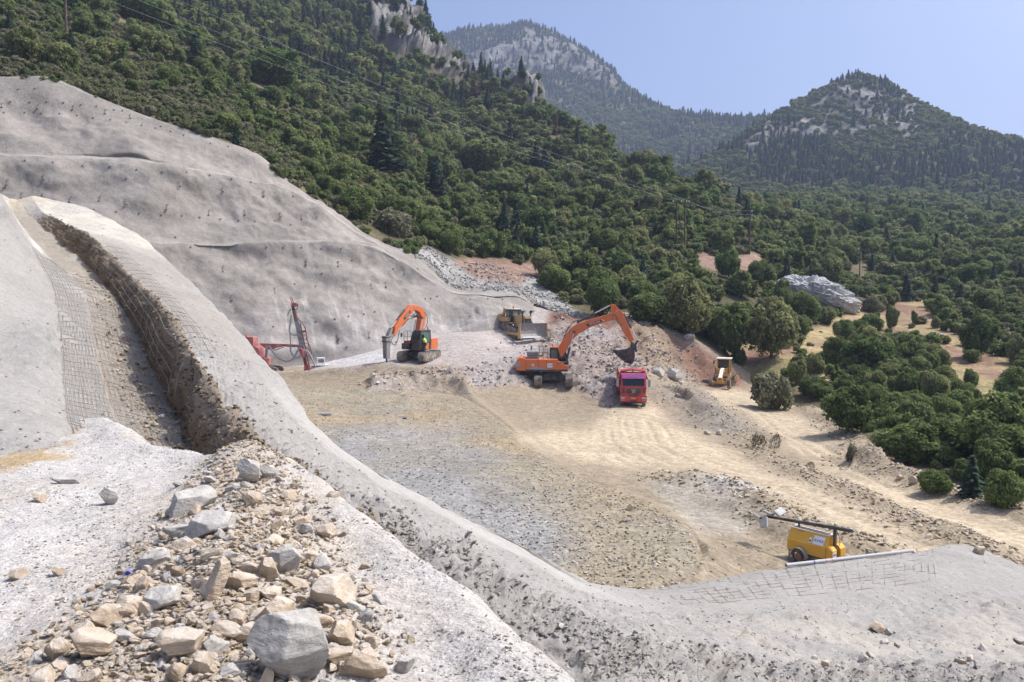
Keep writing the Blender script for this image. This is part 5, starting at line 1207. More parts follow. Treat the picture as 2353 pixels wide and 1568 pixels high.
    V = []; ys = [-2.05, -1.45, 1.45, 2.05]; off = [.42, 0, 0, .42]
    for y, o_ in zip(ys, off): V += [(x + o_, y, z) for x, z in prof] + [(x + o_ - .14, y, z) for x, z in prof]
    n = len(prof); Fs = []
    for k in range(3):
        a_, b_ = k * 2 * n, (k + 1) * 2 * n
        for i in range(n - 1): Fs += [(a_ + i, b_ + i, b_ + i + 1, a_ + i + 1), (a_ + n + i, a_ + n + i + 1, b_ + n + i + 1, b_ + n + i)]
        Fs += [(a_, a_ + n, b_ + n, b_), (a_ + n - 1, b_ + n - 1, b_ + 2 * n - 1, a_ + 2 * n - 1)]
    for a_ in (0, 6 * n): Fs += [(a_ + i, a_ + i + 1, a_ + n + i + 1, a_ + n + i) for i in range(n - 1)]
    bl = MB().add(V, Fs).build('blade', M['steel'], R)
    for y0, y1 in ((-2.09, -2.05), (2.05, 2.09)): MB().prism([(3.2, 0), (3.8, 0), (3.72, 1.78), (3.4, 1.78)], y0, y1).build('end_plate', M['cat'], bl)
    MB().prism([(3.36, .02), (3.42, .02), (3.34, .2), (3.28, .2)], -1.45, 1.45).build('cutting_edge', M['chrome'], bl)
    for y in (-1.5, 1.5): MB().prism(ribbon([(-.6, .55), (2.9, .45)], [.3, .32]), y - .1, y + .1).build('push_arm', M['cat'], R, .03)
bulldozer()

# ---- tipper truck
def truck():
    g = on_ground(1456, 938, ['pit_ground']); R = empty('dump_truck', g + Vector((0, .2, .0)), -math.pi / 2 - .105)
    tag(R, 'red tipper truck driving towards the camera on the pale haul road', 'truck')
    for x in (-1.35, -3.1, -5.6, -7.0):
        for y in (-1.0, 1.0): wheel(R, (x, y, .52), .52, .34 if x > -4 else .55, (0, 1, 0), M['steel'])
    MB().box(-8.0, -.5, -.45, .45, .7, 1.05).build('chassis', M['black'], R)
    cab = MB().prism([(-2.0, .95), (-.05, .95), (.0, 1.3), (.0, 1.98), (-.22, 2.72), (-.35, 3.0), (-.6, 3.08), (-2.0, 3.08)], -1.12, 1.12).build('cab', M['red'], R, .06)
    tilt = math.atan2(.22, .74)
    MB().prism([(.012, 1.99), (-.19, 2.63), (-.21, 2.63), (-.02, 1.99)], -.97, .97).build('windscreen', M['glass'], cab, .0)
    vi = MB().prism([(-.19, 2.66), (-.02, 2.62), (.0, 2.68), (-.3, 3.05), (-.36, 3.05)], -1.05, 1.05).build('sun_visor', M['purple'], cab, .02)
    MB().box(-.06, -.02, -.3, .3, 2.74, 2.86, Matrix.Translation((-.06, 0, 0))).build('sticker', M['grey'], vi); MB().box(-.06, -.02, .38, .56, 2.68, 2.78, Matrix.Translation((-.02, 0, 0))).build('sticker', M['greenst'], vi)
    gr = MB().box(.005, .03, -.66, .66, 1.33, 1.76).build('grille', M['black'], cab)
    lettering('MAN', .2, Vector((.036, .0, 1.6)), Matrix.Rotation(math.pi / 2, 4, 'Z') @ ROT_SIDE, M['chrome'], gr); MB().prism([(-.13, 1.40), (.13, 1.40), (.07, 1.49), (-.07, 1.49)], .03, .036, 'x').build('badge', M['chrome'], gr)
    for y in (-.9, .9): MB().box(.004, .02, y - .1, y + .1, 1.35, 1.8).build('side_vent', M['black'], cab)
    for y0, y1 in ((-1.135, -1.122), (1.122, 1.135)): MB().prism([(-1.4, 2.0), (-.35, 2.0), (-.5, 2.7), (-1.4, 2.7)], y0, y1).build('window', M['glass'], cab)
    bp = MB().prism([(-.6, .5), (.02, .5), (.1, .62), (.1, 1.15), (.0, 1.24), (-.6, 1.24)], -1.2, 1.2).build('bumper', M['red'], R, .05)
    MB().box(.095, .112, -.45, .45, 1.06, 1.2).build('air_intake', M['black'], bp); MB().box(.095, .112, -.3, .3, .52, .68).build('air_intake', M['black'], bp)
    MB().box(.1, .115, -.22, .22, .82, .93).build('number_plate', M['platey'], bp)
    for y in (-.95, .95):
        MB().box(.09, .115, y - .17, y + .17, .82, .98).build('headlight', M['lampglass'], bp); MB().box(.09, .113, y - .15, y + .15, .66, .74).build('fog_light', M['grey'], bp)
    for y in (-1.42, 1.42): MB().box(-.32, -.16, y - .12, y + .12, 1.9, 2.55).tube([(-.3, math.copysign(1.1, y), 2.6), (-.25, y, 2.58), (-.25, y, 1.9), (-.3, math.copysign(1.12, y), 1.82)], .03, 5).build('mirror', M['grey'], R, .02)
    for y in (-.5, .1): MB().tube([(.02, y, 1.98), (-.02, y + .45, 2.08)], .012, 4).build('wiper', M['black'], cab)
    # tipping body with a canopy over the cab
    bd = MB().box(-8.3, -2.25, -1.27, -1.19, 1.15, 3.0).box(-8.3, -2.25, 1.19, 1.27, 1.15, 3.0).box(-8.3, -2.25, -1.19, 1.19, 1.15, 1.25).box(-2.33, -2.25, -1.19, 1.19, 1.25, 3.0)
    bd.prism([(-1.30, 2.45), (-1.0, 3.18), (0, 3.33), (1.0, 3.18), (1.30, 2.45), (1.40, 2.45), (1.08, 3.28), (0, 3.43), (-1.08, 3.28), (-1.40, 2.45)], -2.4, -.9, 'x')
    bo = bd.build('tipping_body', M['red'], R, .02)
    for k in range(6):
        for y0, y1 in ((-1.33, -1.27), (1.27, 1.33)): MB().box(-7.9 + k * 1.0, -7.75 + k * 1.0, y0, y1, 1.2, 2.95).build('body_rib', M['red'], bo)
    MB().box(-3.2, -2.2, 1.02, 1.25, .55, 1.05).build('fuel_tank', M['steel'], R, .04)
truck()

# ---- motor grader
def grader():
    g = on_ground(1655, 893, ['pit_ground']); R = empty('motor_grader', g + Vector((0, .2, 0)), math.atan2(-.94, -.36))
    tag(R, 'old yellow motor grader with a cream cab roof standing on the outer road', 'motor grader')
    for y in (-1.05, 1.05): wheel(R, (0, y, .66), .66, .36, (0, 1, 0), M['gradery'], lugs=16)
    for x in (-5.2, -6.75):
        for y in (-1.1, 1.1): wheel(R, (x, y, .66), .66, .4, (0, 1, 0), M['gradery'], lugs=16)
    MB().box(-.15, .15, -.95, .95, .55, .8).box(-.2, .35, -.35, .35, .6, 1.25).build('front_axle', M['gradery'], R, .03)
    MB().prism(ribbon([(.3, 1.05), (-.4, 1.25), (-1.4, 1.75), (-2.6, 2.0), (-4.0, 1.75)], [.5, .45, .42, .42, .5]), -.2, .2).build('frame_beam', M['cream'], R, .03)
    MB().box(.3, .42, -.3, .3, .75, 1.3).build('nose_plate', M['gradery'], R); MB().box(.42, .43, -.12, .12, 1.05, 1.2).build('decal', M['blue'], R)
    MB().prism([(-1.2, 1.1), (-1.35, 1.1), (-2.5, .75), (-2.5, .95)], -.6, .6).build('drawbar', M['gradery'], R); MB().cyl((-2.4, 0, .75), (-2.4, 0, .88), .75, n=24).build('turning_circle', M['gradery'], R)
    prof = [(-2.2, .75), (-2.38, .5), (-2.36, .25), (-2.2, .06)]; V = [(x, y, z) for y in (-1.95, 1.95) for x, z in prof] + [(x - .05, y, z) for y in (-1.95, 1.95) for x, z in prof]
    bl = MB().add(V, [(i, i + 1, i + 5, i + 4) for i in range(3)] + [(8 + i, 12 + i, 13 + i, 9 + i) for i in range(3)] + [(0, 4, 12, 8), (3, 11, 15, 7)] + [(i, 8 + i, 9 + i, i + 1) for i in range(3)] + [(4 + i, 5 + i, 13 + i, 12 + i) for i in range(3)]).build('blade', M['steel'], R); bl.location = (0, -.35, 0)
    for y in (-.75, .75): piston('lift_cylinder', (-2.1, y, 2.3), (-2.3, y, .95), .07, R); MB().prism([(y * .3, 1.9), (y, 2.2), (y, 2.35), (y * .3, 2.1)], -2.2, -2.0, 'x').build('lift_arm', M['gradery'], R)
    MB().box(-1.0, -.9, -.85, .85, 1.45, 1.53).build('cross_bar', M['gradery'], R)
    cb = MB()
    for x in (-3.7, -5.2):
        for y in (-.72, .72): cb.box(x - .06, x + .06, y - .06, y + .06, 1.3, 3.2)
    cb.box(-5.3, -3.6, -.78, .78, 1.1, 1.4).box(-3.74, -3.66, -.72, .72, 1.4, 1.95).box(-5.26, -5.14, -.7, .7, 1.4, 2.2)
    cab = cb.build('cab', M['gradery'], R)
    MB().box(-5.45, -3.45, -.9, .9, 3.2, 3.32).build('cab_roof', M['cream'], cab, .03)
    MB().box(-3.72, -3.69, -.66, .66, 1.97, 3.18).build('windscreen', M['glass'], cab); MB().box(-5.19, -5.16, -.66, .66, 2.2, 3.18).build('rear_window', M['gglass'], cab)
    MB().box(-4.9, -4.3, -.3, .3, 1.4, 2.0).box(-5.0, -4.85, -.3, .3, 1.9, 2.6).build('seat', M['black'], cab)
    for y in (-1.15, 1.15): MB().box(-3.6, -3.54, y - .1, y + .1, 2.6, 3.0).tube([(-3.6, math.copysign(.75, y), 3.1), (-3.57, y, 3.0)], .02, 5).build('mirror', M['black'], R)
    eh = MB().prism([(-5.3, .9), (-7.6, .9), (-7.6, 1.9), (-5.3, 2.1)], -.55, .55).build('engine_hood', M['gradery'], R, .05); MB().cyl((-6.2, .2, 2.0), (-6.2, .2, 2.8), .06).build('exhaust_pipe', M['black'], R)
    for y in (-1.1, 1.1): MB().box(-7.2, -4.7, y - .3 * (1 if y > 0 else -1) - .08, y - .3 * (1 if y > 0 else -1) + .08, .5, .85).build('tandem_case', M['gradery'], R)
grader()

# ---- drilling rig by the wall
def drill_rig():
    s = on_ground(700, 839, ['pit_ground', 'shotcrete_wall']); R = empty('drilling_rig', drop(s.x * (s.y - 5.2) / s.y + .3, s.y - 5.2, ['pit_ground'])[0], 0)
    tag(R, 'red crawler drilling rig with a tall leaning mast and looping hoses by the wall', 'drilling rig')
    q = lambda X, Y: ((X - 1130) / 174.7, (1450 - Y) / 174.7)
    def bar(a, b, w, y0, y1, nm, mat, par=R): return MB().prism(ribbon([q(*a), q(*b)], [w * 1.35, w * 1.35]), y0, y1).build(nm, mat, par, .02)
    ms = bar((1130, 1440), (880, 250), .20, -.14, .14, 'mast', M['black']); bar((1085, 1330), (905, 320), .07, -.19, -.14, 'mast_rail', M['rigred'], ms); bar((1125, 1300), (940, 330), .07, -.19, -.14, 'mast_rail', M['rigred'], ms)
    bar((1040, 980), (955, 520), .34, -.24, -.13, 'feed_cylinder', M['grey'], ms)
    for dx in (0, 30): bar((880 + dx, 230), (832 + dx, 82), .06, -.05, .05, 'drill_rod', M['pinkred'], ms)
    bar((1165, 1290), (1030, 600), .10, -.34, -.26, 'rod_rack', M['rust'], ms); bar((1200, 1200), (1105, 620), .07, -.2, -.12, 'side_rail', M['rigred'], ms); bar((1150, 1330), (1000, 560), .09, .15, .25, 'mast_rail', M['rigred'], ms)
    for k in range(8): bar((1060 + 13 * k - 95, 700 + 75 * k), (1150 + 11 * k - 30, 690 + 75 * k), .05, -.3, .2, 'cross_tie', M['rigred'], ms)
    MB().box(*[q(860, 0)[0], q(960, 0)[0]], -.2, .2, q(0, 260)[1], q(0, 190)[1]).box(q(950, 0)[0], q(985, 0)[0], -.12, .12, q(0, 240)[1], q(0, 200)[1]).build('rotary_head', M['rigred'], ms, .03)
    bar((990, 690), (1010, 560), .18, -.2, .1, 'rock_drill', M['rust'], ms); bar((950, 730), (1110, 700), .14, -.2, .12, 'drill_carriage', M['rust'], ms)
    MB().box(q(1075, 0)[0], q(1180, 0)[0], -.22, .22, q(0, 1450)[1], q(0, 1300)[1]).build('rod_clamp', M['rigred'], ms, .03); bar((1075, 1400), (1110, 1455), .3, -.24, -.1, 'foot_plate', M['black'], ms)
    bm_ = MB().prism([q(270, 915), q(980, 945), q(1000, 985), q(860, 990), q(700, 975), q(480, 1030), q(420, 1030), q(300, 960)], -.16, .16).build('boom', M['rigred'], R, .03)
    MB().cyl((q(1075, 0)[0], -.3, q(0, 1160)[1]), (q(1050, 0)[0], -.3, q(0, 1020)[1]), .2, n=14).build('swing_cylinder', M['pinkred'], R, smooth=True)
    bar((980, 960), (1080, 1180), .3, -.2, .2, 'mast_bracket', M['rigred']); bar((410, 960), (385, 1180), .18, -.2, -.02, 'boom_cylinder', M['grey'])
    MB().prism([q(-120, 960), q(230, 960), q(300, 1000), q(330, 1150), q(430, 1190), q(430, 1330), q(-120, 1330)], -.9, .9).build('body', M['rigred'], R, .06)
    MB().box(q(-120, 0)[0], q(200, 0)[0], -.8, .8, q(0, 960)[1], q(0, 800)[1]).build('cab', M['rigred'], R, .05); beacon(R, (q(60, 0)[0], -.5, q(0, 800)[1]))
    for y in (-1.0, 1.0): crawler(R, [(p[0], p[1]) for p in stadium(3.9, .75)], -.2, .2, Matrix.Translation((q(300, 0)[0] , y, -.12)), [(1.55, .37, .27, 'idler'), (-1.55, .37, .27, 'sprocket')], .16)
    H = [[(460, 960), (520, 1060), (620, 1180), (790, 1240), (900, 1180), (960, 1070), (1010, 1005), (1060, 1030)], [(840, 965), (850, 1060), (890, 1140), (960, 1180), (1040, 1130)], [(1100, 1050), (1170, 1080), (1230, 1200), (1280, 1340), (1230, 1360), (1180, 1375)],
         [(870, 410), (855, 520), (830, 680), (880, 760), (990, 770), (1050, 830)], [(980, 462), (1090, 600), (1130, 760), (1130, 860)], [(500, 1010), (570, 1040), (640, 1010), (720, 990)], [(835, 650), (835, 800), (840, 940)], [(800, 420), (820, 350), (860, 300)], [(970, 230), (975, 290), (930, 310), (900, 280)], [(1130, 850), (1180, 960), (1210, 1080), (1215, 1150)]]
    for k, h in enumerate(H):
        r = .095 if k < 4 else .04; MB().tube(hoses([(q(*p)[0], -.38 + .02 * k, q(*p)[1]) for p in h], 18), r, 7).build('hose', M['grey'] if k < 4 else M['black'], R, smooth=True)
    for k in range(7): MB().cyl((q(1120 + k * 14, 0)[0], -.3, q(0, 960 + k * 38)[1]), (q(1128 + k * 14, 0)[0], -.25, q(0, 985 + k * 38)[1]), .05).build('hose_clip', M['pinkred'], R)
drill_rig()

# ---- mobile lighting tower
def light_tower():
    h = on_ground(1868, 1296, ['pit_ground']); ax = Vector((.62, -.785, 0)); R = empty('lighting_tower', h + Vector((.12, .3, 0.0)), math.atan2(ax.y, ax.x)); R.scale = (.82,) * 3
    tag(R, 'yellow mobile lighting tower on two wheels with its lamp mast folded down', 'light tower')
    prof = [(-.62, .47), (.62, .47), (.62, .97), (.30, 1.47), (-.30, 1.47), (-.62, .97)]
    b_ = MB().prism(prof, -1.0, .95, 'x').build('body', M['yellow'], R, .02)
    for y in (-1, 1): MB().box(-1.01, .96, y * .625 - .012, y * .625 + .012, .955, .985).build('edge_trim', M['yellow'], b_)
    MB().box(-1.02, .97, -.31, .31, 1.47, 1.495).build('lid', M['cream'], b_); MB().box(-.9, .85, -.06, .06, 1.496, 1.51).box(-.9, .85, .2, .23, 1.496, 1.51).box(-.9, .85, -.23, -.2, 1.496, 1.51).build('lid_strip', M['black'], b_)
    for y0, y1 in ((-.58, -.16), (.16, .58)): MB().prism([(.955, .5), (1.27, .5), (1.27, .88), (1.12, 1.02), (.955, 1.02)], y0, y1).build('control_box', M['yellow'], R, .02)
    sl_ = math.atan2(.5, .32); nrm = Vector((0, -.5, .32)).normalized()
    def on_slope(x, t): p = Vector((x, -.62, .97)).lerp(Vector((x, -.30, 1.47)), t); return p + nrm * .008
    M4 = Matrix(((1, 0, 0, 0), (0, math.cos(sl_), -math.sin(sl_), 0), (0, math.sin(sl_), math.cos(sl_), 0), (0, 0, 0, 1)))
    sg = MB().box(-.27, .27, -.21, .21, -.003, .003, Matrix.Translation(on_slope(.55, .47)) @ M4).build('sign', M['white'], b_); lettering('AVAX', .19, on_slope(.55, .44) + nrm * .005, M4, M['blue'], sg)
    MB().box(-.06, .06, -.13, .13, -.003, .006, Matrix.Translation(on_slope(.14, .35)) @ M4).build('door_latch', M['white'], b_); MB().box(-.04, .04, -.05, .05, .006, .012, Matrix.Translation(on_slope(.14, .3)) @ M4).build('lock', M['black'], b_)
    s2 = MB().box(1.272, 1.278, -.5, -.24, .56, .82).build('sign', M['white'], R); lettering('AVAX', .09, Vector((1.284, -.37, .70)), Matrix.Rotation(math.pi / 2, 4, 'Z') @ ROT_SIDE, M['blue'], s2)
    lettering('07 76 15', .085, on_slope(-.45, .86), M4, M['black'], b_, depth=.001)
    for y in (-.72, .72):
        wheel(R, (-.30, y, .31), .31, .19, (0, 1, 0), M['rust'])
        P = []
        for k in range(13): a_ = math.radians(-8 + 196 * k / 12); P.append((-.30 + .40 * math.cos(a_), .33 + .40 * math.sin(a_)))
        for k in range(12, -1, -1): a_ = math.radians(-8 + 196 * k / 12); P.append((-.30 + .37 * math.cos(a_), .33 + .37 * math.sin(a_)))
        MB().prism(P, y - .12, y + .12).build('mudguard', M['grey'], R)
    MB().box(-.36, -.24, -.62, .62, .26, .36).build('axle', M['black'], R); MB().box(-1.0, 1.0, -.5, .5, .38, .47).build('chassis', M['black'], R)
    MB().prism([(-.04, .36), (.04, .36), (.04, .46), (-.04, .46)], .95, 2.05, 'x').build('drawbar', M['black'], R); MB().box(1.95, 2.15, -.05, .05, .34, .46).cyl((1.75, .0, .0), (1.75, .0, .62), .03).build('coupling', M['black'], R)
    for (x, y) in ((.75, -.55), (.75, .55), (-.95, -.5), (-.95, .5)): MB().cyl((x, y, .02), (x, y, .6), .03, n=8).box(x - .07, x + .07, y - .07, y + .07, .0, .03).build('stabiliser', M['steel'], R)
    MB().box(1.0, 1.12, -.06, .06, .45, 1.82).build('mast_post', M['black'], R)
    a, e = Vector((1.06, 0, 1.84)), Vector((-2.55, 0, 1.60)); d = (e - a).normalized()
    mt = MB().prism(ribbon([(1.1, 1.84), (-2.5, 1.60)], [.15, .12]), -.075, .075).build('mast', M['black'], R, .01)
    MB().cyl((1.9, 0, 1.88), (.9, 0, 1.84), .085, n=14).build('winch_tube', M['black'], mt, smooth=True); MB().box(-.8, -.74, -.05, .05, 1.4, 1.78).build('mast_rest', M['black'], R)
    MB().box(-2.58, -2.48, -.55, .55, 1.56, 1.64).build('lamp_bar', M['black'], mt)
    for k, (x, y, z, rx, ry) in enumerate(((-2.35, -.52, 1.42, 1.25, -.35), (-2.85, -.35, 1.50, 2.2, .35), (-2.72, .25, 1.70, -.35, .25), (-2.2, .62, 1.78, .35, .5))):
        mm = Matrix.Translation((x, y, z)) @ Matrix.Rotation(ry, 4, 'Y') @ Matrix.Rotation(rx, 4, 'X')
        l_ = MB().box(-.2, .2, -.25, .25, -.05, .05, mm).build('floodlight', M['galv'], mt, .01); MB().box(-.15, .15, -.19, .19, .051, .058, mm).build('lamp_glass', M['lampglass'], l_)
        MB().tube([(x, y, z), (-2.53, y * .8, 1.6)], .02, 5).build('lamp_bracket', M['black'], l_)
    cb = MB().tube(hoses([(1.14, .05, 1.7), (1.25, .1, 1.3), (1.16, .2, .9), (1.2, .3, .7)]), .012, 5).build('cable', M['black'], R)
light_tower()
# ------------------------------------------------------------------ stones
def stone_mat(name, c0, c1, c2, dust=.55, dcol=(0.57, 0.525, 0.465), scale=9.0):
    m, t, b = mat_new(name); oi = N(t, 'ShaderNodeObjectInfo'); r = ramp(t, [(0, c0), (.5, c1), (1, c2)]); t.links.new(oi.outputs['Random'], r.inputs[0])
    geo = N(t, 'ShaderNodeNewGeometry'); tc = N(t, 'ShaderNodeTexCoord')
    nz = N(t, 'ShaderNodeTexNoise'); setin(nz, Scale=scale, Detail=8.0, Roughness=.65); t.links.new(geo.outputs['Position'], nz.inputs['Vector'])
    r2 = ramp(t, [(.3, .72), (.5, 1.0), (.7, 1.22)]); t.links.new(nz.outputs[0], r2.inputs[0]); c = mul(t, r.outputs[0], r2.outputs[0])
    sx = N(t, 'ShaderNodeSeparateXYZ'); t.links.new(geo.outputs['Normal'], sx.inputs[0]); ad = N(t, 'ShaderNodeMath', operation='ADD'); n2 = N(t, 'ShaderNodeTexNoise'); setin(n2, Scale=scale * .5, Detail=4.0); t.links.new(geo.outputs['Position'], n2.inputs['Vector'])
    ml = N(t, 'ShaderNodeMath', operation='MULTIPLY'); ml.inputs[1].default_value = 1.3; t.links.new(n2.outputs[0], ml.inputs[0]); t.links.new(sx.outputs[2], ad.inputs[0]); t.links.new(ml.outputs[0], ad.inputs[1])
    r3 = ramp(t, [(.60, 0.0), (.80, dust)]); mp = N(t, 'ShaderNodeMath', operation='MULTIPLY'); mp.inputs[1].default_value = .5; t.links.new(ad.outputs[0], mp.inputs[0]); t.links.new(mp.outputs[0], r3.inputs[0])
    mx = N(t, 'ShaderNodeMix', data_type='RGBA'); t.links.new(r3.outputs[0], mx.inputs[0]); t.links.new(c, mx.inputs[6]); mx.inputs[7].default_value = (*dcol, 1)
    t.links.new(mx.outputs[2], b.inputs['Base Color']); b.inputs['Roughness'].default_value = .92; b.inputs['Specular IOR Level'].default_value = .2
    bp = N(t, 'ShaderNodeBump'); setin(bp, Strength=.8, Distance=.25 / scale); lay = N(t, 'ShaderNodeTexNoise'); setin(lay, Scale=scale * 1.3, Detail=7.0, Roughness=.6); mpn = N(t, 'ShaderNodeMapping'); mpn.inputs['Scale'].default_value = (1, 1, 4.5); t.links.new(tc.outputs['Object'], mpn.inputs[0]); mpn.inputs['Scale'].default_value = (.25, .25, 1.4); t.links.new(mpn.outputs[0], lay.inputs['Vector']); add2 = N(t, 'ShaderNodeMath', operation='ADD'); t.links.new(nz.outputs[0], add2.inputs[0]); t.links.new(lay.outputs[0], add2.inputs[1]); t.links.new(add2.outputs[0], bp.inputs['Height']); t.links.new(bp.outputs[0], b.inputs['Normal']); return m
M['tan'] = stone_mat('tan_stone', (0.44, 0.335, 0.225), (0.50, 0.395, 0.285), (0.54, 0.45, 0.345), .5)
M['greystone'] = stone_mat('grey_stone', (0.36, 0.335, 0.295), (0.43, 0.40, 0.355), (0.48, 0.445, 0.395), .6, (0.56, .525, .47))
M['olive'] = stone_mat('ochre_stone', (0.30, 0.24, 0.15), (0.38, 0.31, 0.20), (0.46, 0.38, 0.27), .25, (0.44, .38, .28), 4.0)
M['slate'] = stone_mat('slate_stone', (0.25, 0.24, 0.235), (0.33, 0.32, 0.31), (0.42, 0.41, 0.40), .3, (0.46, .44, .42), 4.0)
M['pinkst'] = stone_mat('reddish_stone', (0.26, 0.20, 0.17), (0.33, 0.27, 0.235), (0.40, 0.355, 0.32), .5, (0.42, .36, .32), 2.0)
M['clod'] = stone_mat('grey_clod', (0.27, 0.255, 0.23), (0.30, 0.285, 0.258), (0.335, 0.318, 0.288), .3, (0.44, .42, .38), 12.0)
M['earthclod'] = stone_mat('brown_clod', (0.14, 0.105, 0.072), (0.185, 0.142, 0.10), (0.27, 0.215, 0.155), .2, (0.36, .30, .22), 9.0)
M['limestone'] = stone_mat('limestone_rock', (0.40, 0.39, 0.38), (0.43, 0.42, 0.41), (0.46, 0.45, 0.44), .3, (0.55, .54, .52), 1.3)
def rock_mesh(name, seed, dims, mat, pts=16, bevel=.05, rough=.0):
    rng = np.random.RandomState(seed); bm = bmesh.new()
    P = rng.normal(size=(pts, 3)); P /= (np.abs(P) ** 3.2).sum(1, keepdims=True) ** (1 / 3.2); P *= rng.uniform(.80, 1.0, (pts, 1))
    for p in P * np.array(dims) * .5: bm.verts.new(p)
    h = bmesh.ops.convex_hull(bm, input=bm.verts); bmesh.ops.delete(bm, geom=[v for v in bm.verts if not v.link_faces], context='VERTS')
    bmesh.ops.dissolve_limit(bm, angle_limit=math.radians(14), verts=bm.verts, edges=bm.edges)
    if bevel: bmesh.ops.bevel(bm, geom=bm.edges[:], offset=bevel * min(dims), segments=1, profile=.5, affect='EDGES', clamp_overlap=True)
    bmesh.ops.triangulate(bm, faces=bm.faces)
    if rough:
        for lim in (.3, .2, .12): bmesh.ops.subdivide_edges(bm, edges=[e for e in bm.edges if e.calc_length() > lim * max(dims)], cuts=1, use_grid_fill=False); bmesh.ops.triangulate(bm, faces=bm.faces)
        V = np.array([v.co[:] for v in bm.verts]); bm.normal_update(); d = fbm((V + seed * 3.1) * np.array((1, 1, 2.2)), .40 * max(dims), 4, seed, .62) * rough * min(dims)
        for v, q in zip(bm.verts, d): v.co += v.normal * float(q)
    bmesh.ops.recalc_face_normals(bm, faces=bm.faces)
    me = bpy.data.meshes.new(name); bm.to_mesh(me); bm.free(); me.materials.append(mat); return me
def cleft_rock(name, seed, dims, mat, sub=4, rough=.05):
    """a lump split by random cleavage planes, with fine relief"""
    rng = np.random.RandomState(seed); bm = bmesh.new(); bmesh.ops.create_icosphere(bm, subdivisions=sub, radius=1); D = np.array([v.co[:] for v in bm.verts]); D /= np.linalg.norm(D, axis=1, keepdims=True)
    nn = rng.normal(size=(15, 3)); nn[:5] = np.array([(1, .1, .1), (-1, .2, 0), (.1, 1, .2), (0, -1, .1), (.15, .1, 1)]) + rng.normal(size=(5, 3)) * .28; nn /= np.linalg.norm(nn, axis=1, keepdims=True); dd = rng.uniform(.62, 1.0, 15)
    q = D @ nn.T; r = np.min(np.where(q > .05, dd[None] / np.maximum(q, .05), 9.0), 1); r = np.minimum(r, 1.15); V = D * r[:, None]
    V = V * (1 + (fbm(V + seed * 1.7, .55, 5, seed, .6, True) * rough + fbm((V + seed) * np.array((1, 1, 5.0)), .9, 3, seed + 3) * rough * .5)[:, None]); V = V * np.array(dims) * .5
    for v, p in zip(bm.verts, V): v.co = p
    me = bpy.data.meshes.new(name); bm.to_mesh(me); bm.free(); me.materials.append(mat)
    for p in me.polygons: p.use_smooth = True
    me.set_sharp_from_angle(angle=.5); return me
ROCKS = {k: [cleft_rock('stone', sd + i, d, M[mt], 4, .06) for i, d in enumerate([(1, .8, .5), (1, .6, .42), (1, .9, .32), (1, .75, .6), (1, .5, .30), (1, .85, .7), (1, .65, .25)])] for k, mt, sd in (('t', 'tan', 500), ('g', 'greystone', 520))}
BIG = {k: [cleft_rock('stone', sd + i, d, M[mt], 5, .06) for i, d in enumerate([(1, .8, .6), (1, .75, .35), (.8, .5, 1.0), (1, .45, .35)])] for k, mt, sd in (('t', 'tan', 540), ('g', 'greystone', 550))}
RR = np.random.RandomState(9)
MN = ['foreground_mound', 'near_slope']
def put_stone(px_, py_, w, h, kind, label, group=None, shape=None, names=MN, sink=.28, tilt=.35, spin=None, cat='rock', nm='stone', tx=0):
    hit = shoot(px_, py_ + h * .25, names)
    if hit is None: return None
    p = hit[0]; D = p.y / CP; sw = 1.2 * w * D / F_; sh = 1.15 * h * D / F_
    me = shape if shape is not None else ROCKS[kind][RR.randint(7)]
    o_ = bpy.data.objects.new(nm, me); COL.objects.link(o_)
    dz = max(v.co.z for v in me.vertices) - min(v.co.z for v in me.vertices); sz = max(min(sh * 1.15 / dz, sw * 1.7), sw * .6)
    o_.scale = (sw * RR.uniform(.92, 1.08), sw * RR.uniform(.8, 1.1), sz); o_.rotation_euler = (RR.normal() * tilt, RR.normal() * tilt, spin if spin is not None else RR.uniform(0, 6.28))
    if tx: o_.rotation_euler[0] = tx * RR.uniform(.6, 1.3)
    o_.location = p + Vector((0, 0, sz * dz * (.5 - sink)))
    tag(o_, label, cat, group); return o_
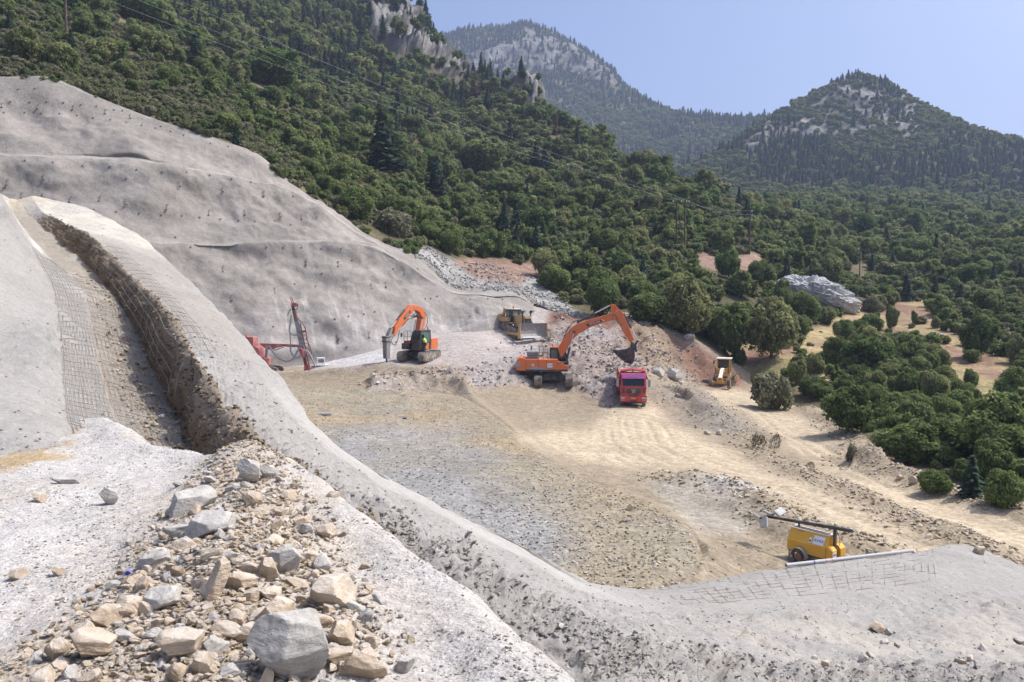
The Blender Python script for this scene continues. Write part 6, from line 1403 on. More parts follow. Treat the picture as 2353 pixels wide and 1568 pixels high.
SPECIAL = [
 (680, 1514, 186, 128, 'g', 0, .25, 'biggest rock, pale grey boulder at the bottom of the heap'), (417, 1485, 98, 80, 't', 1, .2, 'pale tan flat slab tilted left of the big grey boulder'),
 (505, 1341, 62, 104, 't', 2, 1.2, 'tan slab standing on edge in the middle of the heap'), (633, 1432, 84, 88, 't', 0, .9, 'tan leaning block with a pitted face above the big grey boulder'),
 (585, 1466, 82, 52, 't', 3, .7, 'long tan slab slanting down to the big grey boulder'), (365, 1380, 76, 62, 'g', 1, .5, 'smooth grey slab on the left of the heap'),
 (658, 1297, 72, 48, 'g', 0, .1, 'rock with a broad white dusty top at the right of the heap'), (614, 1317, 50, 54, 't', 0, 2.0, 'tan angular block leaning on the white topped rock'),
 (560, 1341, 62, 44, 't', 1, 2.4, 'brown block just right of the standing slab'), (758, 1373, 104, 64, 't', 0, .3, 'large tan rock lying apart on the white dust at the right'),
 (480, 1213, 104, 44, 'g', 1, .25, 'long pale slab across the upper heap'), (415, 1226, 72, 30, 'g', 3, .3, 'thin grey slab under the left end of the long pale slab'),
 (440, 1164, 98, 60, 'g', 1, 2.6, 'grey slab with a dark lower face in the upper heap'), (575, 1096, 56, 48, 'g', 0, 0, 'grey rounded rock at the top end of the heap by the trench'),
 (617, 1092, 34, 28, 'g', 0, 1, 'pale rock beside the grey rounded rock at the heap top'), (350, 1287, 62, 60, 'g', 1, .8, 'grey tan slab leaning at the left edge of the heap'),
 (462, 1533, 54, 46, 't', 0, 1.5, 'squarish tan rock under the pale tan flat slab'), (783, 1512, 62, 54, 't', 1, .6, 'tan flat rock right of the big grey boulder'),
 (783, 1466, 56, 50, 't', 0, 1.1, 'rough tan rock above right of the big grey boulder'), (838, 1543, 98, 52, 't', 3, .35, 'long tan rock at the bottom edge right of the heap'),
 (522, 1456, 88, 34, 't', 3, .2, 'long brown flat slab in the middle of the heap'), (715, 1443, 74, 38, 'g', 1, .1, 'grey rock touching the top of the big grey boulder'),
 (215, 1491, 92, 52, 't', 1, .6, 'broad tan slab at the lower left of the heap'), (243, 1424, 66, 38, 't', 0, .2, 'grey brown rock at the left rim of the heap'),
 (253, 1150, 38, 38, 'g', 0, 1, 'grey stone alone on the dust left of the heap'), (89, 1147, 27, 18, 't', 0, 0, 'small brown stone alone at the far left of the dust'),
 (39, 1324, 38, 20, 't', 0, 0, 'pinkish stone at the left edge of the photo'), (132, 1317, 27, 19, 't', 0, 0, 'cream stone with mossy side on the left dust'),
 (150, 1108, 54, 14, 'g', 3, 0, 'flat dark stone lying across the dust below the ochre patch'), (660, 1144, 34, 20, 't', 0, 0, 'tan stone near the mound edge at the top of the heap'),
 (748, 1226, 38, 27, 't', 0, 0, 'tan stone on the mound edge beside the trench lip'), (707, 1224, 30, 26, 'g', 0, 0, 'pale stone left of the tan stone on the mound edge'),
]
for (x, y, w, h, k, sidx, spin, lab) in SPECIAL: put_stone(x, y, w, h, k, lab, None, BIG[k][sidx], spin=spin if sidx == 2 else spin * .4, sink=.16, tilt=.2, tx=.42 if sidx < 2 else .2)
n_special = len(SPECIAL)
heap_poly = [(500, 1100), (620, 1085), (700, 1120), (740, 1210), (800, 1330), (850, 1430), (900, 1600), (60, 1600), (150, 1500), (230, 1420), (260, 1340), (340, 1270), (400, 1190), (440, 1130)]
cnt = 0; heap_pts = []
while cnt < 262:
    x, y = RR.uniform(20, 960), RR.uniform(1085, 1590); dd = float(poly_dist(np.array(x), np.array(y), heap_poly))
    if dd < -70 or (dd < 0 and RR.rand() > .28 * math.exp(dd / 40)): continue
    w = (18 + 50 * RR.rand() ** 1.7) * (0.55 + .6 * (y - 1085) / 500)
    if any((x - a) ** 2 + (y - b) ** 2 < (.5 * (w + c)) ** 2 * .42 for a, b, c in heap_pts): continue
    heap_pts.append((x, y, w)); k = 't' if RR.rand() < (.78 if dd > 25 else .5) else 'g'
    zx = 'left' if x < 380 else ('middle' if x < 600 else 'right'); szn = 'large' if w > 34 else ('medium' if w > 20 else 'small')
    zone = 'upper' if y < 1230 else ('middle' if y < 1400 else 'lower')
    lab = {'t': szn + ' tan angular stone in the %s ' + zx + ' part of the heap', 'g': szn + ' grey dusty stone in the %s ' + zx + ' part of the heap'}[k] % zone if dd > 0 else (szn + ' stray tan stone on the white dust at the %s ' % zone + zx + ' of the heap' if k == 't' else szn + ' stray grey stone on the white dust at the %s ' % zone + zx + ' of the heap')
    put_stone(x, y, w, w * RR.uniform(.55, .9), k, lab, ('%s %s stones in the %s %s heap' % (szn, k, zone, zx)).replace(' t ', ' tan ').replace(' g ', ' grey ') if dd > 0 else '%s stray %s stones %s %s' % (szn, 'tan' if k == 't' else 'grey', zone, zx), tilt=.5, sink=.30); cnt += 1
SLOPE_ST = [(2017, 1447, 33, 23, 'large stone of the group on the sprayed slope at the right'), (2040, 1453, 16, 13, 'small stone right of the large stone on the sprayed slope'), (2032, 1475, 17, 15, 'pale stone under the large stone on the sprayed slope'), (2060, 1482, 14, 12, 'lowest stone under the large stone on the sprayed slope'),
 (2250, 1268, 22, 18, 'stone on the far crest of the sprayed slope right of the pipe'), (2345, 1476, 26, 15, 'smooth stone at the right edge of the sprayed slope'), (2000, 1505, 22, 25, 'upright stone at the bottom of the sprayed slope'), (1986, 1515, 21, 15, 'stone left of the upright stone on the sprayed slope'),
 (1872, 1512, 15, 13, 'left stone of the lower pair on the sprayed slope'), (1897, 1526, 17, 16, 'right stone of the lower pair on the sprayed slope'), (2257, 1488, 19, 12, 'flat stone alone near the right side of the sprayed slope'), (1582, 1422, 14, 8, 'small grey stone alone at the left of the sprayed slope'), (1854, 1422, 12, 9, 'small stone alone in the middle of the sprayed slope'),
 (2229, 1512, 25, 20, 'top stone of the lower right cluster on the sprayed slope'), (2206, 1522, 21, 16, 'left stone of the lower right cluster on the sprayed slope'), (2245, 1526, 21, 17, 'right stone of the lower right cluster on the sprayed slope')]
for (x, y, w, h, lab) in SLOPE_ST: put_stone(x, y, w, h, 'g' if RR.rand() < .6 else 't', lab, None, names=['near_slope'], sink=.2)
PN = ['pit_ground', 'hillside']
for (x, y, w, h, k, lab) in [(1448, 1168, 15, 16, 't', 'brown boulder on the crest of the ochre fill'), (1557, 909, 17, 14, 'g', 'grey boulder on the gravel pile by the truck'), (1626, 996, 15, 11, 't', 'tan boulder on the bank between the two roads'), (1652, 996, 19, 13, 'g', 'pale boulder beside the tan one between the two roads'),
 (1512, 858, 30, 18, 'g', 'pale boulder just behind the truck cab'), (1548, 866, 42, 24, 'g', 'largest pale boulder to the right behind the truck'), (1566, 880, 14, 12, 'g', 'small boulder in front of the largest pale boulder'), (1585, 776, 26, 14, 'g', 'flat grey boulder at the top of the reddish bank'), (2102, 1105, 26, 15, 't', 'tan boulder at the foot of the outer road trees'), (2068, 1098, 16, 11, 't', 'small boulder left of the tan one by the outer road'), (2160, 776, 20, 12, 'g', 'white boulder lying on the dry meadow'), (1870, 865, 20, 12, 'g', 'pale stone among stones above the roadside bush'), (1740, 893, 18, 13, 'g', 'grey stone behind the roadside bush')]:
    put_stone(x, y, w, h, k, lab, None, BIG[k][RR.randint(2)], names=PN, sink=.25, cat='boulder', nm='boulder')
# pale outcrop in the valley
def outcrop():
    h = shoot(1885, 705, ['hillside'])[0]; bm = bmesh.new(); bmesh.ops.create_icosphere(bm, subdivisions=6, radius=1); V = np.array([v.co[:] for v in bm.verts]); bm.free()
    bm = bmesh.new(); bmesh.ops.create_icosphere(bm, subdivisions=6, radius=1); k = h.y / F_
    V = V * np.array((92 * k, 4.5, 33 * k)); a = math.radians(16); V = np.stack((V[:, 0] * math.cos(a) + V[:, 2] * math.sin(a), V[:, 1] - .35 * V[:, 2], -V[:, 0] * math.sin(a) + V[:, 2] * math.cos(a)), -1)
    n = V / np.linalg.norm(V, axis=1, keepdims=True); q = V @ np.array(((1, 0, .25), (0, 1, 0), (-.4, 0, 1)))
    d = fbm(q * np.array((.55, 1, 1.5)), 2.6, 5, 71, .55, True) * 1.5 + fbm(q, .7, 4, 72, .6, True) * .45; V = V + n * d[:, None]
    for v, p in zip(bm.verts, V): v.co = p
    me = bpy.data.meshes.new('rock_outcrop'); bm.to_mesh(me); bm.free(); me.materials.append(M['limestone']); o_ = bpy.data.objects.new('rock_outcrop', me); COL.objects.link(o_); o_.location = h + Vector((-.2, 2.0, 1.7))
    tag(o_, 'large pale grey furrowed rock outcrop among the valley trees', 'rock outcrop')
outcrop()

# rubble, gravel and clods that nobody could count
STONES = bpy.data.collections.new('stone_kinds')
def sproto(nm, mat, sd):
    for i, d in enumerate([(1, .8, .6), (1, .6, .45), (1, .85, .4)]):
        o_ = bpy.data.objects.new('%s_%d' % (nm, i), rock_mesh('stone', sd + i, d, M[mat], 13, .04)); STONES.objects.link(o_)
for i, (nm, mt) in enumerate((('a', 'clod'), ('b', 'earthclod'), ('c', 'greystone'), ('d', 'olive'), ('e', 'pinkst'), ('f', 'slate'), ('g', 'tan'))): sproto(nm, mt, 600 + 10 * i)
KI = {'clod': 0, 'earth': 3, 'grey': 6, 'olive': 9, 'pink': 12, 'slate': 15, 'tan': 18}
def strew(name, G, n, dens, lo, hi, kinds, power=2.5, sink=.2):
    P = candidates(G, n, dens); s = lo + (hi - lo) * RNG.rand(n) ** power; rot = RNG.uniform(-.6, .6, (n, 3)); rot[:, 2] = RNG.uniform(0, 6.28, n)
    pick = kinds(P) + RNG.randint(0, 3, n); P = P + np.array((0, 0, 1)) * (s * sink)[:, None]
    return gn_scatter(name, P, rot, s[:, None] * RNG.uniform(.75, 1.2, (n, 3)), pick, STONES)
def choose(*pairs):
    ks = np.array([KI[k] for k, p in pairs]); ps = np.array([p for k, p in pairs], float); ps /= ps.sum(); return lambda P: ks[RNG.choice(len(ks), len(P), p=ps)]
px, py = proj(PIT); vis = (poly_dist(px, py, pit_outline) > -2) * 1.0; persp = np.clip(45 / PIT[..., 1], .3, 2)
fine = fbm(PIT, 3.5, 3, 777) * .5 + .6
def fill_kind(P):
    a, b = proj(P); g_ = poly_dist(a + RNG.normal(size=len(P)) * 55, b + RNG.normal(size=len(P)) * 42, [(700, 1000), (900, 970), (1030, 1010), (1110, 1050), (1180, 1110), (1290, 1190), (1330, 1260), (1250, 1330), (1000, 1300), (760, 1100)]) > 0
    r = RNG.rand(len(P)); return np.where(g_, np.where(r < .8, KI['slate'], KI['grey']), np.where(r < .6, KI['olive'], np.where(r < .85, KI['tan'], KI['grey'])))
strew('fill_stones', PIT, 26000, fillm * vis * persp ** 2 * np.clip(fine, .1, 1.2), .03, .17, fill_kind, 3.2)
strew('bank_rubble', PIT, 9000, np.clip(bermm - .15, 0, 1) * vis * persp ** 2, .05, .32, choose(('olive', 5), ('tan', 3), ('grey', 1)), 3.0)
strew('rubble', PIT, 5500, rubble * (1 - .8 * plat) * vis * np.clip(fbm(PIT, 6, 3, 778) + .45, 0.03, 1), .08, .55, choose(('pink', 9), ('grey', 1.6), ('olive', 1.5)), 3.6)
strew('road_grit', PIT, 3500, vis * (1 - fillm) * (1 - rubble) * persp ** 2 * np.where(road > .5, .12, 1), .04, .16, choose(('olive', 3), ('tan', 3), ('grey', 1)), 3)
px, py = proj(SL); vis = ((px > -150) & (px < 2500) & (py < 1750)) * 1.0; pr = np.clip(14 / SL[..., 1], .2, 1.6) ** 2
strew('trench_clods', SL, 5000, brown * vis * np.clip(16 / SL[..., 1], .3, 1.5), .03, .13, choose(('earth', 8), ('olive', 1)), 3.0)
strew('ditch_clods', SL, 15000, (lip * 1.0 + ditch * .8 + midr * .26) * vis * pr * np.clip(fbm(SL, 1.0, 3, 779) + .6, .05, 1.2), .02, .11, choose(('clod', 9), ('grey', .4)), 3.0, .05)
strew('slope_grit', SL, 9000, vis * pr * (.15 + .6 * sstep(SLV, 9.5, 12.5) * np.clip(fbm(SL, 1.3, 3, 780) + .3, 0, 1)) * (1 - smoothb), .015, .09, choose(('clod', 6), ('grey', 2), ('tan', .6)), 3.5, .1)
strew('trench_floor_stones', SL, 900, floor_ * vis * (SLS > cs[2] + 12) * sstep(SLV, 2.5, 6.5), .03, .16, choose(('olive', 4), ('tan', 3), ('earth', 1)), 3.0)
px, py = proj(MOUND); vis = ((px > -150) & (px < 1700) & (ins > -.3)) * 1.0; pm = np.clip(6 / MOUND[..., 1], .2, 1.6) ** 2
strew('heap_rubble', MOUND, 7000, vis * np.clip(heapm - .34, 0, 1) * pm ** .7, .02, .085, choose(('tan', 6), ('grey', 1), ('olive', 1.5)), 2.2)
strew('mound_gravel', MOUND, 20000, vis * pm * np.clip(fbm(MOUND, .5, 3, 781) * 1.2 + .55, .08, 1.4), .006, .042, choose(('grey', 6), ('tan', 3), ('clod', 1.2)), 3.0, .1)

px, py = proj(HILL)
strew('slope_rubble', HILL, 2600, np.clip(cut - .2, 0, 1) * (HILL[..., 1] < 135) * np.clip(fbm(HILL, 4, 3, 791) + .5, .05, 1), .10, .62, choose(('clod', 6), ('grey', 1.2), ('slate', 2)), 2.6)
seam = cr(np.array([(955, 584), (990, 606), (1035, 655), (1100, 663), (1180, 669), (1228, 696), (1262, 706), (1300, 716), (1350, 728)], float), 700); SPT = []
for a_, b_ in seam + RNG.normal(size=seam.shape) * np.array((3, 2.6)):
    h_ = shoot(a_, b_, ['hillside', 'shotcrete_wall', 'pit_ground'])
    if h_ and h_[0].y < 130: SPT.append(tuple(h_[0]))
SPT = np.array(SPT); k_ = len(SPT); ss_ = .15 + .7 * RNG.rand(k_) ** 2; gn_scatter('slope_rubble', SPT, RNG.uniform(-.7, .7, (k_, 3)) * 3, ss_[:, None] * RNG.uniform(.8, 1.2, (k_, 3)), choose(('clod', 7), ('grey', 1.5), ('slate', 1.5))(SPT) + RNG.randint(0, 3, k_), STONES)
# ------------------------------------------------------------------ anchors, mesh, poles, pipe and litter
def bolt_mesh(kind):
    m = MB()
    if kind: m.tube([(0, 0, -.3), (0, 0, .75)], .04, 6).box(-.16, .16, -.04, .04, .67, .73).box(-.16, .16, -.16, .16, .0, .04)
    else: m.tube([(0, 0, -.3), (0, 0, .28)], .045, 6).box(-.11, .11, -.11, .11, .04, .09).box(-.08, .08, -.08, .08, .09, .18)
    o_ = m.build('anchor_bolt', M['rust'], wall_o); me = o_.data; bpy.data.objects.remove(o_); return me
BOLT = [bolt_mesh(0), bolt_mesh(1)]
M['boltm'] = paint('bolt_steel', (0.20, 0.17, 0.15), .8, .5)
for q in BOLT: q.materials[0] = M['boltm']
Z1 = [(120, 585), (230, 580), (12, 680, 1), (68, 665), (195, 668), (250, 690, 1), (305, 665), (415, 672), (480, 697, 1), (530, 686), (630, 695), (688, 725, 1), (745, 720), (800, 725), (850, 755, 1), (1050, 828), (1115, 860), (1200, 885), (1315, 888), (1375, 940), (1490, 960), (25, 737), (160, 737), (270, 740), (390, 745), (505, 757), (610, 772), (720, 785), (825, 803), (925, 822), (1015, 840),
      (45, 972, 1), (165, 1050), (345, 1063), (540, 1085), (720, 1090), (893, 1110), (1060, 1125), (1218, 1128), (1370, 1147), (1515, 1170), (1640, 1190), (50, 1183, 1), (290, 1150, 1), (825, 1168), (1170, 1195, 1), (1455, 1230, 1), (1722, 1258, 1), (1915, 1285), (5, 1250, 1), (145, 1270, 1), (283, 1270, 1), (465, 1295, 1), (655, 1290, 1), (825, 1310, 1), (1090, 1345, 1), (1365, 1385, 1), (1597, 1382, 1), (1828, 1395, 1), (1970, 1410, 1), (2070, 1422),
      (615, 1370), (758, 1385), (910, 1393), (1055, 1405), (1187, 1410), (1305, 1420), (1440, 1435), (1560, 1440), (1665, 1448), (1797, 1445), (1900, 1470)]
Z4 = [(1145, 245), (1245, 310), (1380, 312), (1500, 315), (1640, 310), (1740, 310), (1850, 312), (1970, 312), (2100, 317), (2230, 318), (1457, 445, 1), (1745, 425, 1), (2000, 400, 1), (2208, 412, 1), (2300, 395), (1518, 630, 1), (1793, 585, 1), (2060, 570, 1), (1925, 552), (2105, 480), (1785, 830), (2065, 795), (2185, 780), (2275, 765), (2210, 880, 1), (2210, 940)]
Z5 = [(435, 15), (640, 15), (855, 165, 1), (950, 150, 1), (500, 400), (620, 390), (710, 370), (810, 355), (880, 340), (640, 500, 1), (845, 480, 1), (700, 570), (1020, 540), (1505, 260), (1620, 258), (1715, 262), (1550, 320, 1), (1505, 370), (1210, 255), (1290, 240), (1245, 255), (1075, 90), (1160, 60), (1000, 60)]
pts = [(p[0] * .3517, p[1] * .3517, len(p) > 2) for p in Z1] + [(p[0] * .3517, 459.5 + p[1] * .3517, len(p) > 2) for p in Z4] + [(551.4 + p[0] * .3517, 597.4 + p[1] * .3517, len(p) > 2) for p in Z5]
for (x, y, k) in pts:
    h = shoot(x, y, ['shotcrete_wall'])
    if h is None: continue
    o_ = bpy.data.objects.new('anchor_bolt', BOLT[int(k)]); COL.objects.link(o_); o_.parent = wall_o
    n = h[1] if h[1].z > 0 else -h[1]; d = (n + Vector((0, 0, -.55 if k else -.1))).normalized()
    if k: d = Vector((RR.normal() * .08 + .1, -.45, -.9)).normalized() * -1
    o_.rotation_euler = d.to_track_quat('Z', 'Y').to_euler(); o_.scale = (.75, .75, 1.0 if k else .7); o_.location = h[0] - (d * .62 if k else d * 0) + n * (.12 if k else 0)

# welded wire mesh pinned over trench and slope, bar by bar
SLN = grid_normals(SL); SLN *= np.sign(np.mean(SLN[..., 2]))
def sl_at(vv, ss, off):
    i = vv / (SLR - 1) * (SL.shape[0] - 1); a = int(np.clip(i, 0, SL.shape[0] - 2)); f = i - a; b = int(np.clip(ss, 0, SL.shape[1] - 2)); g = ss - b
    w = lambda A: (A[a, b] * (1 - f) + A[a + 1, b] * f) * (1 - g) + (A[a, b + 1] * (1 - f) + A[a + 1, b + 1] * f) * g
    return w(SL) + w(SLN) * off
def wire_mesh(label, v0, v1, s0, s1, nl, ncr, off=.03, r=.006, ragged=.3):
    R = empty('wire_mesh', sl_at((v0 + v1) / 2, (s0 + s1) / 2, 0)); tag(R, label, 'wire mesh', 'welded wire mesh panels'); org = Vector(R.location)
    def bar(P):
        P = [p - np.array(org) for p in P]; V, Fq = tube_np(P, [r] * len(P), 4); me = bpy.data.meshes.new('bar'); me.from_pydata(V.tolist(), [], Fq.tolist()); me.materials.append(M['rust' if RR.rand() < .35 else 'steel']); o_ = bpy.data.objects.new('bar', me); COL.objects.link(o_); o_.parent = R
    def sm(P):
        P = np.array(P); 
        for _ in range(3): P[1:-1] = P[1:-1] * .4 + (P[:-2] + P[2:]) * .3
        return list(P)
    for k in range(nl):
        ss = s0 + (s1 - s0) * k / (nl - 1); a, b = v0 + RR.rand() * ragged, v1 - RR.rand() * ragged; bar(sm([sl_at(q, ss, off + .02 * RR.rand()) for q in np.linspace(a, b, 26)]))
    for k in range(ncr):
        q = v0 + (v1 - v0) * (k + .5) / ncr; bar(sm([sl_at(q, ss, off + .012) for ss in np.linspace(s0 - RR.rand() * 2, s1 + RR.rand() * 2, 9)]))
wire_mesh('wire mesh panel on the grey slope left of the trench', 3.2, 7.0, cs[1] + 20, cs[2] - 1, 11, 46)
wire_mesh('wire mesh panel lying on the trench floor', 3.6, 7.5, cs[2] + 4, cs[3] - 6, 11, 44)
wire_mesh('wire mesh panel draped over the brown trench wall', 3.3, 6.1, cs[3] + 14, cs[4] + 40, 9, 22, .12)
wire_mesh('half buried wire mesh on the crest by the grey pipe', 12.1, 14.3, cs[6] - 40, cs[6] - 3, 9, 26, -.008, .007, .4)

# pipe on the crest beside the lighting tower
def pipe():
    a, b = [next(h for h in (shoot(x, y + q, ['near_slope']) for q in range(-6, 40, 2)) if h)[0] for x, y in ((1806, 1306), (2096, 1274))]; up = Vector((0, 0, .09)); a += up; b += up
    for q in np.linspace(.1, .9, 9):
        p = a.lerp(b, q); g = drop(p.x, p.y, ['near_slope'])
        if g and g[0].z + .07 > p.z: dz = g[0].z + .07 - p.z; a.z += dz * .8; b.z += dz * .8
    R = empty('pipe', a); tag(R, 'long grey plastic pipe lying on the crest in front of the lighting tower', 'pipe')
    d = b - a; L = d.length; dn = d.normalized(); pr_ = [(0, .045), (0, .062), (L, .062), (L, .045)]
    P = [dn * x for x, r in pr_]; V, Fq = tube_np([tuple(p) for p in (dn * .0, dn * .02, dn * (L - .02), dn * L)], [.062] * 4, 16); V2, F2 = tube_np([tuple(p) for p in (dn * 0, dn * L)], [.05] * 2, 16)
    m = MB(); m.add(V, Fq.tolist()); m.add(V2, F2.tolist()); m.add(np.concatenate((V[:16], V2[:16])), [(i, (i + 1) % 16, 16 + (i + 1) % 16, 16 + i) for i in range(16)]); m.build('tube', M['galv'], R, smooth=True)
    for t_, mt in ((.2, 'blue'), (.29, 'pinkred'), (.335, 'pinkred')): MB().cyl(dn * L * t_, dn * (L * t_ + .05), .0635, n=16).build('marking', M[mt], R, smooth=True)
pipe()
def stub_pipe():
    h = shoot(745, 955, ['pit_ground'])[0]; o_ = MB().tube([(-.9, 0, .08), (.55, -.1, .1)], .1, 10).build('pipe', M['grey']); o_.location = h; tag(o_, 'short grey pipe end showing from behind the ridge', 'pipe')
stub_pipe()

# power line
def pole(px_, ptop, pbot, label, Y=None, r=.16, ins=3, side=1, two=None, mat='wood'):
    h = shoot(px_, pbot, ['hillside'])[0]; H = max((pbot - ptop) * h.y / F_, 4); R = empty('power_pole', h); tag(R, label, 'power pole')
    MB().tube([(0, 0, -.6), (0, 0, H)], [r * 1.15, r * .8], 10).build('pole', M[mat], R, smooth=True); tips = []
    if two:
        x2 = two * h.y / F_; g2 = drop(h.x - x2, h.y + .8, ['hillside'])[0]; MB().tube([(-x2, .8, g2.z - h.z - .6), (-x2, .8, H + .15)], [r * 1.15, r * .8], 10).build('pole', M[mat], R, smooth=True)
        MB().box(-x2 - .9, .9, .3, .5, H - .3, H - .12).build('crossarm', M[mat], R)
        for x in (-x2 - .85, -x2 * .45, .35, .85): MB().cyl((x, .4, H - .12), (x, .4, H + .28), .1, .07, 8).build('insulator', M['insul'], R, smooth=True); tips.append(h + Vector((x, .4, H + .25)))
    else:
        for k in range(ins):
            z = H - .2 - k * .95; MB().tube([(0, 0, z), (.42 * side, 0, z)], .03, 5).build('bracket', M['steel'], R); MB().cyl((.42 * side, 0, z), (.42 * side, 0, z + .3), .12, .08, 8).build('insulator', M['insul'], R, smooth=True); tips.append(h + Vector((.42 * side, 0, z + .3)))
    return R, tips
HP, HT = pole(1573, 465, 590, 'twin pole with a crossarm on the wooded slope behind the excavators', two=17)
SPo, ST_ = pole(1722, 486, 585, 'single dark pole with three insulators above the red soil bank')
P3o, P3t = pole(1975, 572, 640, 'slim pole with two insulators right of the rock outcrop', ins=2, side=-1, r=.13)
P4o, P4t = pole(2283, 588, 618, 'small distant pole among the trees near the right edge', ins=1, r=.16)
h = shoot(153, 98, ['hillside'])[0]; R = empty('power_pole', h); tag(R, 'tall red brown pole cut by the top edge at the upper left', 'power pole'); MB().tube([(0, 0, -.6), (0, 0, 9.5)], [.22, .17], 10).build('pole', M['wood'], R, smooth=True)
def wire(a, b, sag, label, r=.013, group='overhead wires'):
    a, b = Vector(a), Vector(b); P = []
    for t_ in np.linspace(0, 1, 28): q = a.lerp(b, t_); q.z -= sag * 4 * t_ * (1 - t_); P.append(tuple(q - a))
    V, Fq = tube_np(P, [r] * len(P), 5); me = bpy.data.meshes.new('wire'); me.from_pydata(V.tolist(), [], Fq.tolist()); me.materials.append(M['galv']); o_ = bpy.data.objects.new('power_wire', me); COL.objects.link(o_); o_.location = a; tag(o_, label, 'wire', group)
for (x, y), k, lab in (((170, -30), 0, 'lowest of the three wires crossing the wooded slope'), ((215, -42), 1, 'middle one of the three wires crossing the wooded slope'), ((270, -60), 3, 'uppermost of the three wires crossing the wooded slope')):
    wire(W(x, y, 95), HT[k], 1.2, lab)
for k, lab in enumerate(('top wire between the twin pole and the single pole', 'middle wire between the twin pole and the single pole', 'bottom wire between the twin pole and the single pole')): wire(HT[1 + k], ST_[k], .8, lab, .012)
wire(P3t[0], W(2420, 700, 120), 1.0, 'wire running right from the slim pole', .02)

# small things
def blob(nm, px_, py_, w, mat, label, cat, names, dims=(1, .8, .5), sd=1):
    h = shoot(px_, py_, names)[0]; k = w * h.y / F_; me = rock_mesh(nm, 800 + sd, dims, M[mat], 26, .06, .35); o_ = bpy.data.objects.new(nm, me); COL.objects.link(o_); o_.scale = (k, k, k); o_.location = h + Vector((0, 0, k * .15)); o_.rotation_euler = (.2, .1, sd); tag(o_, label, cat)
blob('plastic_bag', 1310, 1129, 9, 'bluebag', 'blue plastic bag on the ochre fill nearest the road crest', 'plastic bag', ['pit_ground'], sd=1)
blob('plastic_bag', 1440, 1199, 10, 'bluebag', 'blue plastic bag on the fill right of the others', 'plastic bag', ['pit_ground'], sd=2)
blob('plastic_bag', 930, 963, 10, 'bluebag', 'dark blue bag on the far end of the fill', 'plastic bag', ['pit_ground'], sd=3)
blob('paper_litter', 344, 908, 22, 'white', 'white crumpled paper on the trench floor mesh', 'litter', ['near_slope'], (1, .55, .35), 4)
blob('paper_litter', 371, 960, 24, 'white', 'white torn paper at the foot of the brown trench wall', 'litter', ['near_slope'], (1, .6, .3), 5)
blob('bottle', 280, 918, 11, 'white', 'small white bottle standing on the trench floor', 'bottle', ['near_slope'], (.7, .7, 1), 6)
def blue_cup():
    h = shoot(294, 1330, ['foreground_mound'])[0]; k = h.y / F_; m = MB(); n_ = 12; P = [hoses([(-12 * k, 0, 0), (-7 * k, 0, 14 * k), (3 * k, .01, 17 * k), (9 * k, 0, 12 * k), (11 * k, 0, 0)], n_), hoses([(-6 * k, .02, 0), (-3 * k, .02, 8 * k), (2 * k, .03, 10 * k), (5 * k, .02, 6 * k), (7 * k, .02, 0)], n_)]
    m.add(P[0] + P[1] + [(a, b + .05, c) for a, b, c in P[0]], [(i, i + 1, n_ + i + 1, n_ + i) for i in range(n_ - 1)] + [(i, i + 1, 2 * n_ + i + 1, 2 * n_ + i) for i in range(n_ - 1)]); o_ = m.build('plastic_scrap', M['bluescrap']); o_.location = h; o_.rotation_euler = (0, -.25, .3); tag(o_, 'bent piece of blue plastic stuck in the left side of the heap', 'plastic scrap')
M['bluescrap'] = paint('blue_plastic', (0.16, 0.19, 0.55), .5, .3); blue_cup()
def white_stand():
    h = shoot(745, 828, ['pit_ground', 'shotcrete_wall'])[0]; g = drop(h.x, h.y - 1.5, ['pit_ground'])[0]; R = empty('white_crate', g, .3); tag(R, 'white open crate standing on a white board beside the drilling rig', 'crate')
    MB().box(-.9, .75, -.5, .5, .02, .14).build('board', M['white'], R); MB().box(-.45, -.33, -.3, .3, .14, .9).box(.28, .4, -.3, .3, .14, .9).box(-.33, .28, -.3, .3, .74, .9).box(-.33, .28, -.3, .3, .14, .34).box(-.33, .28, .22, .3, .34, .74).build('crate_frame', M['white'], R, .02)
white_stand()
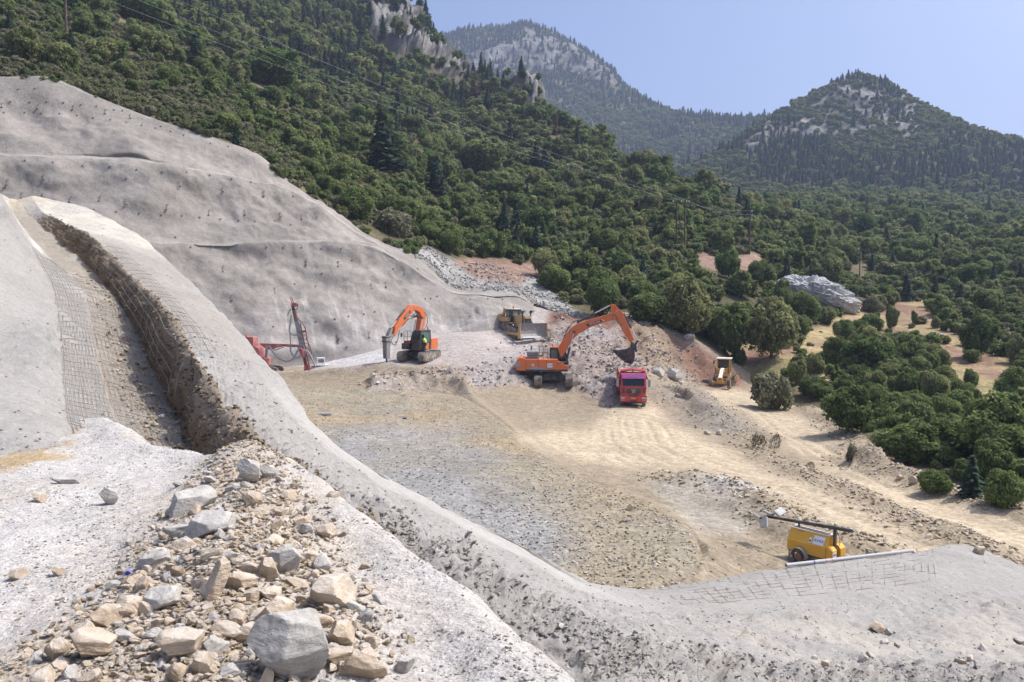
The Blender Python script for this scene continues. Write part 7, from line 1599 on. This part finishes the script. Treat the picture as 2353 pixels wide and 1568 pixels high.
for (x, y, w, hh, lab) in ((1745, 1030, 42, 36, 'dry grey bush on the bank between the two roads'), (1780, 1028, 30, 34, 'spiky dry bush right of the grey one between the two roads'), (1862, 1076, 24, 16, 'small dry tuft at the lower end of the bank between the roads'), (1740, 1022, 26, 20, 'low dry scrub at the left end of the bank between the roads')):
    q = shoot(x, y, ['pit_ground'])[0]; k = q.y / F_; plant('dry_bush', q - Vector((0, 0, .05)), w * k * .6, hh * k / .75, BRUSH[RR.randint(2)], None, lab, 'dry bush')
# branches and scrub piled along the wall top
for (x, y, w, lab) in ((45, 165, 70, 'pile of bare brown branches at the left top of the wall'), (345, 258, 60, 'pile of dry brushwood at the wall top below the shrubs'), (470, 305, 44, 'dry brushwood under the dark shrub at the wall top')):
    q = shoot(x, y, ['hillside'])[0]; k = q.y / F_; m = MB()
    for j in range(46):
        a, b = Vector((RR.normal() * w * k * .3, RR.normal() * .5, RR.uniform(.0, .5))), Vector((RR.normal(), RR.normal() * .6, RR.uniform(-.1, .6))).normalized(); L = RR.uniform(.8, 2.2); m.tube([a, a + b * L * .5 + Vector((0, 0, .1)), a + b * L], [.04, .03, .01], 4, False)
    o_ = m.build('brushwood', M['drybrush']); o_.location = q; tag(o_, lab, 'brushwood')
# ------------------------------------------------------------------ the air
def haze_box(dens, col, x, y0, y1, z0, z1):
    me = bpy.data.meshes.new('haze'); bm = bmesh.new(); bmesh.ops.create_cube(bm, size=1.0)
    bmesh.ops.transform(bm, matrix=Matrix.Translation((0, (y0 + y1) / 2, (z0 + z1) / 2)) @ Matrix.Diagonal((2 * x, y1 - y0, z1 - z0, 1)), verts=bm.verts); bm.to_mesh(me); bm.free()
    m = bpy.data.materials.new('haze_air'); m.use_nodes = True; t = m.node_tree; t.nodes.clear()
    o_ = t.nodes.new('ShaderNodeOutputMaterial'); v = t.nodes.new('ShaderNodeVolumePrincipled')
    v.inputs['Color'].default_value = (*col, 1); v.inputs['Density'].default_value = dens; v.inputs['Anisotropy'].default_value = 0.0
    t.links.new(v.outputs[0], o_.inputs['Volume']); me.materials.append(m)
    ob = bpy.data.objects.new('haze', me); COL.objects.link(ob); ob['kind'] = 'stuff'; return ob
haze_box(HAZE_DENS, (0.64, 0.76, 1.0), 2250, -2250, 2250, -18, 600)
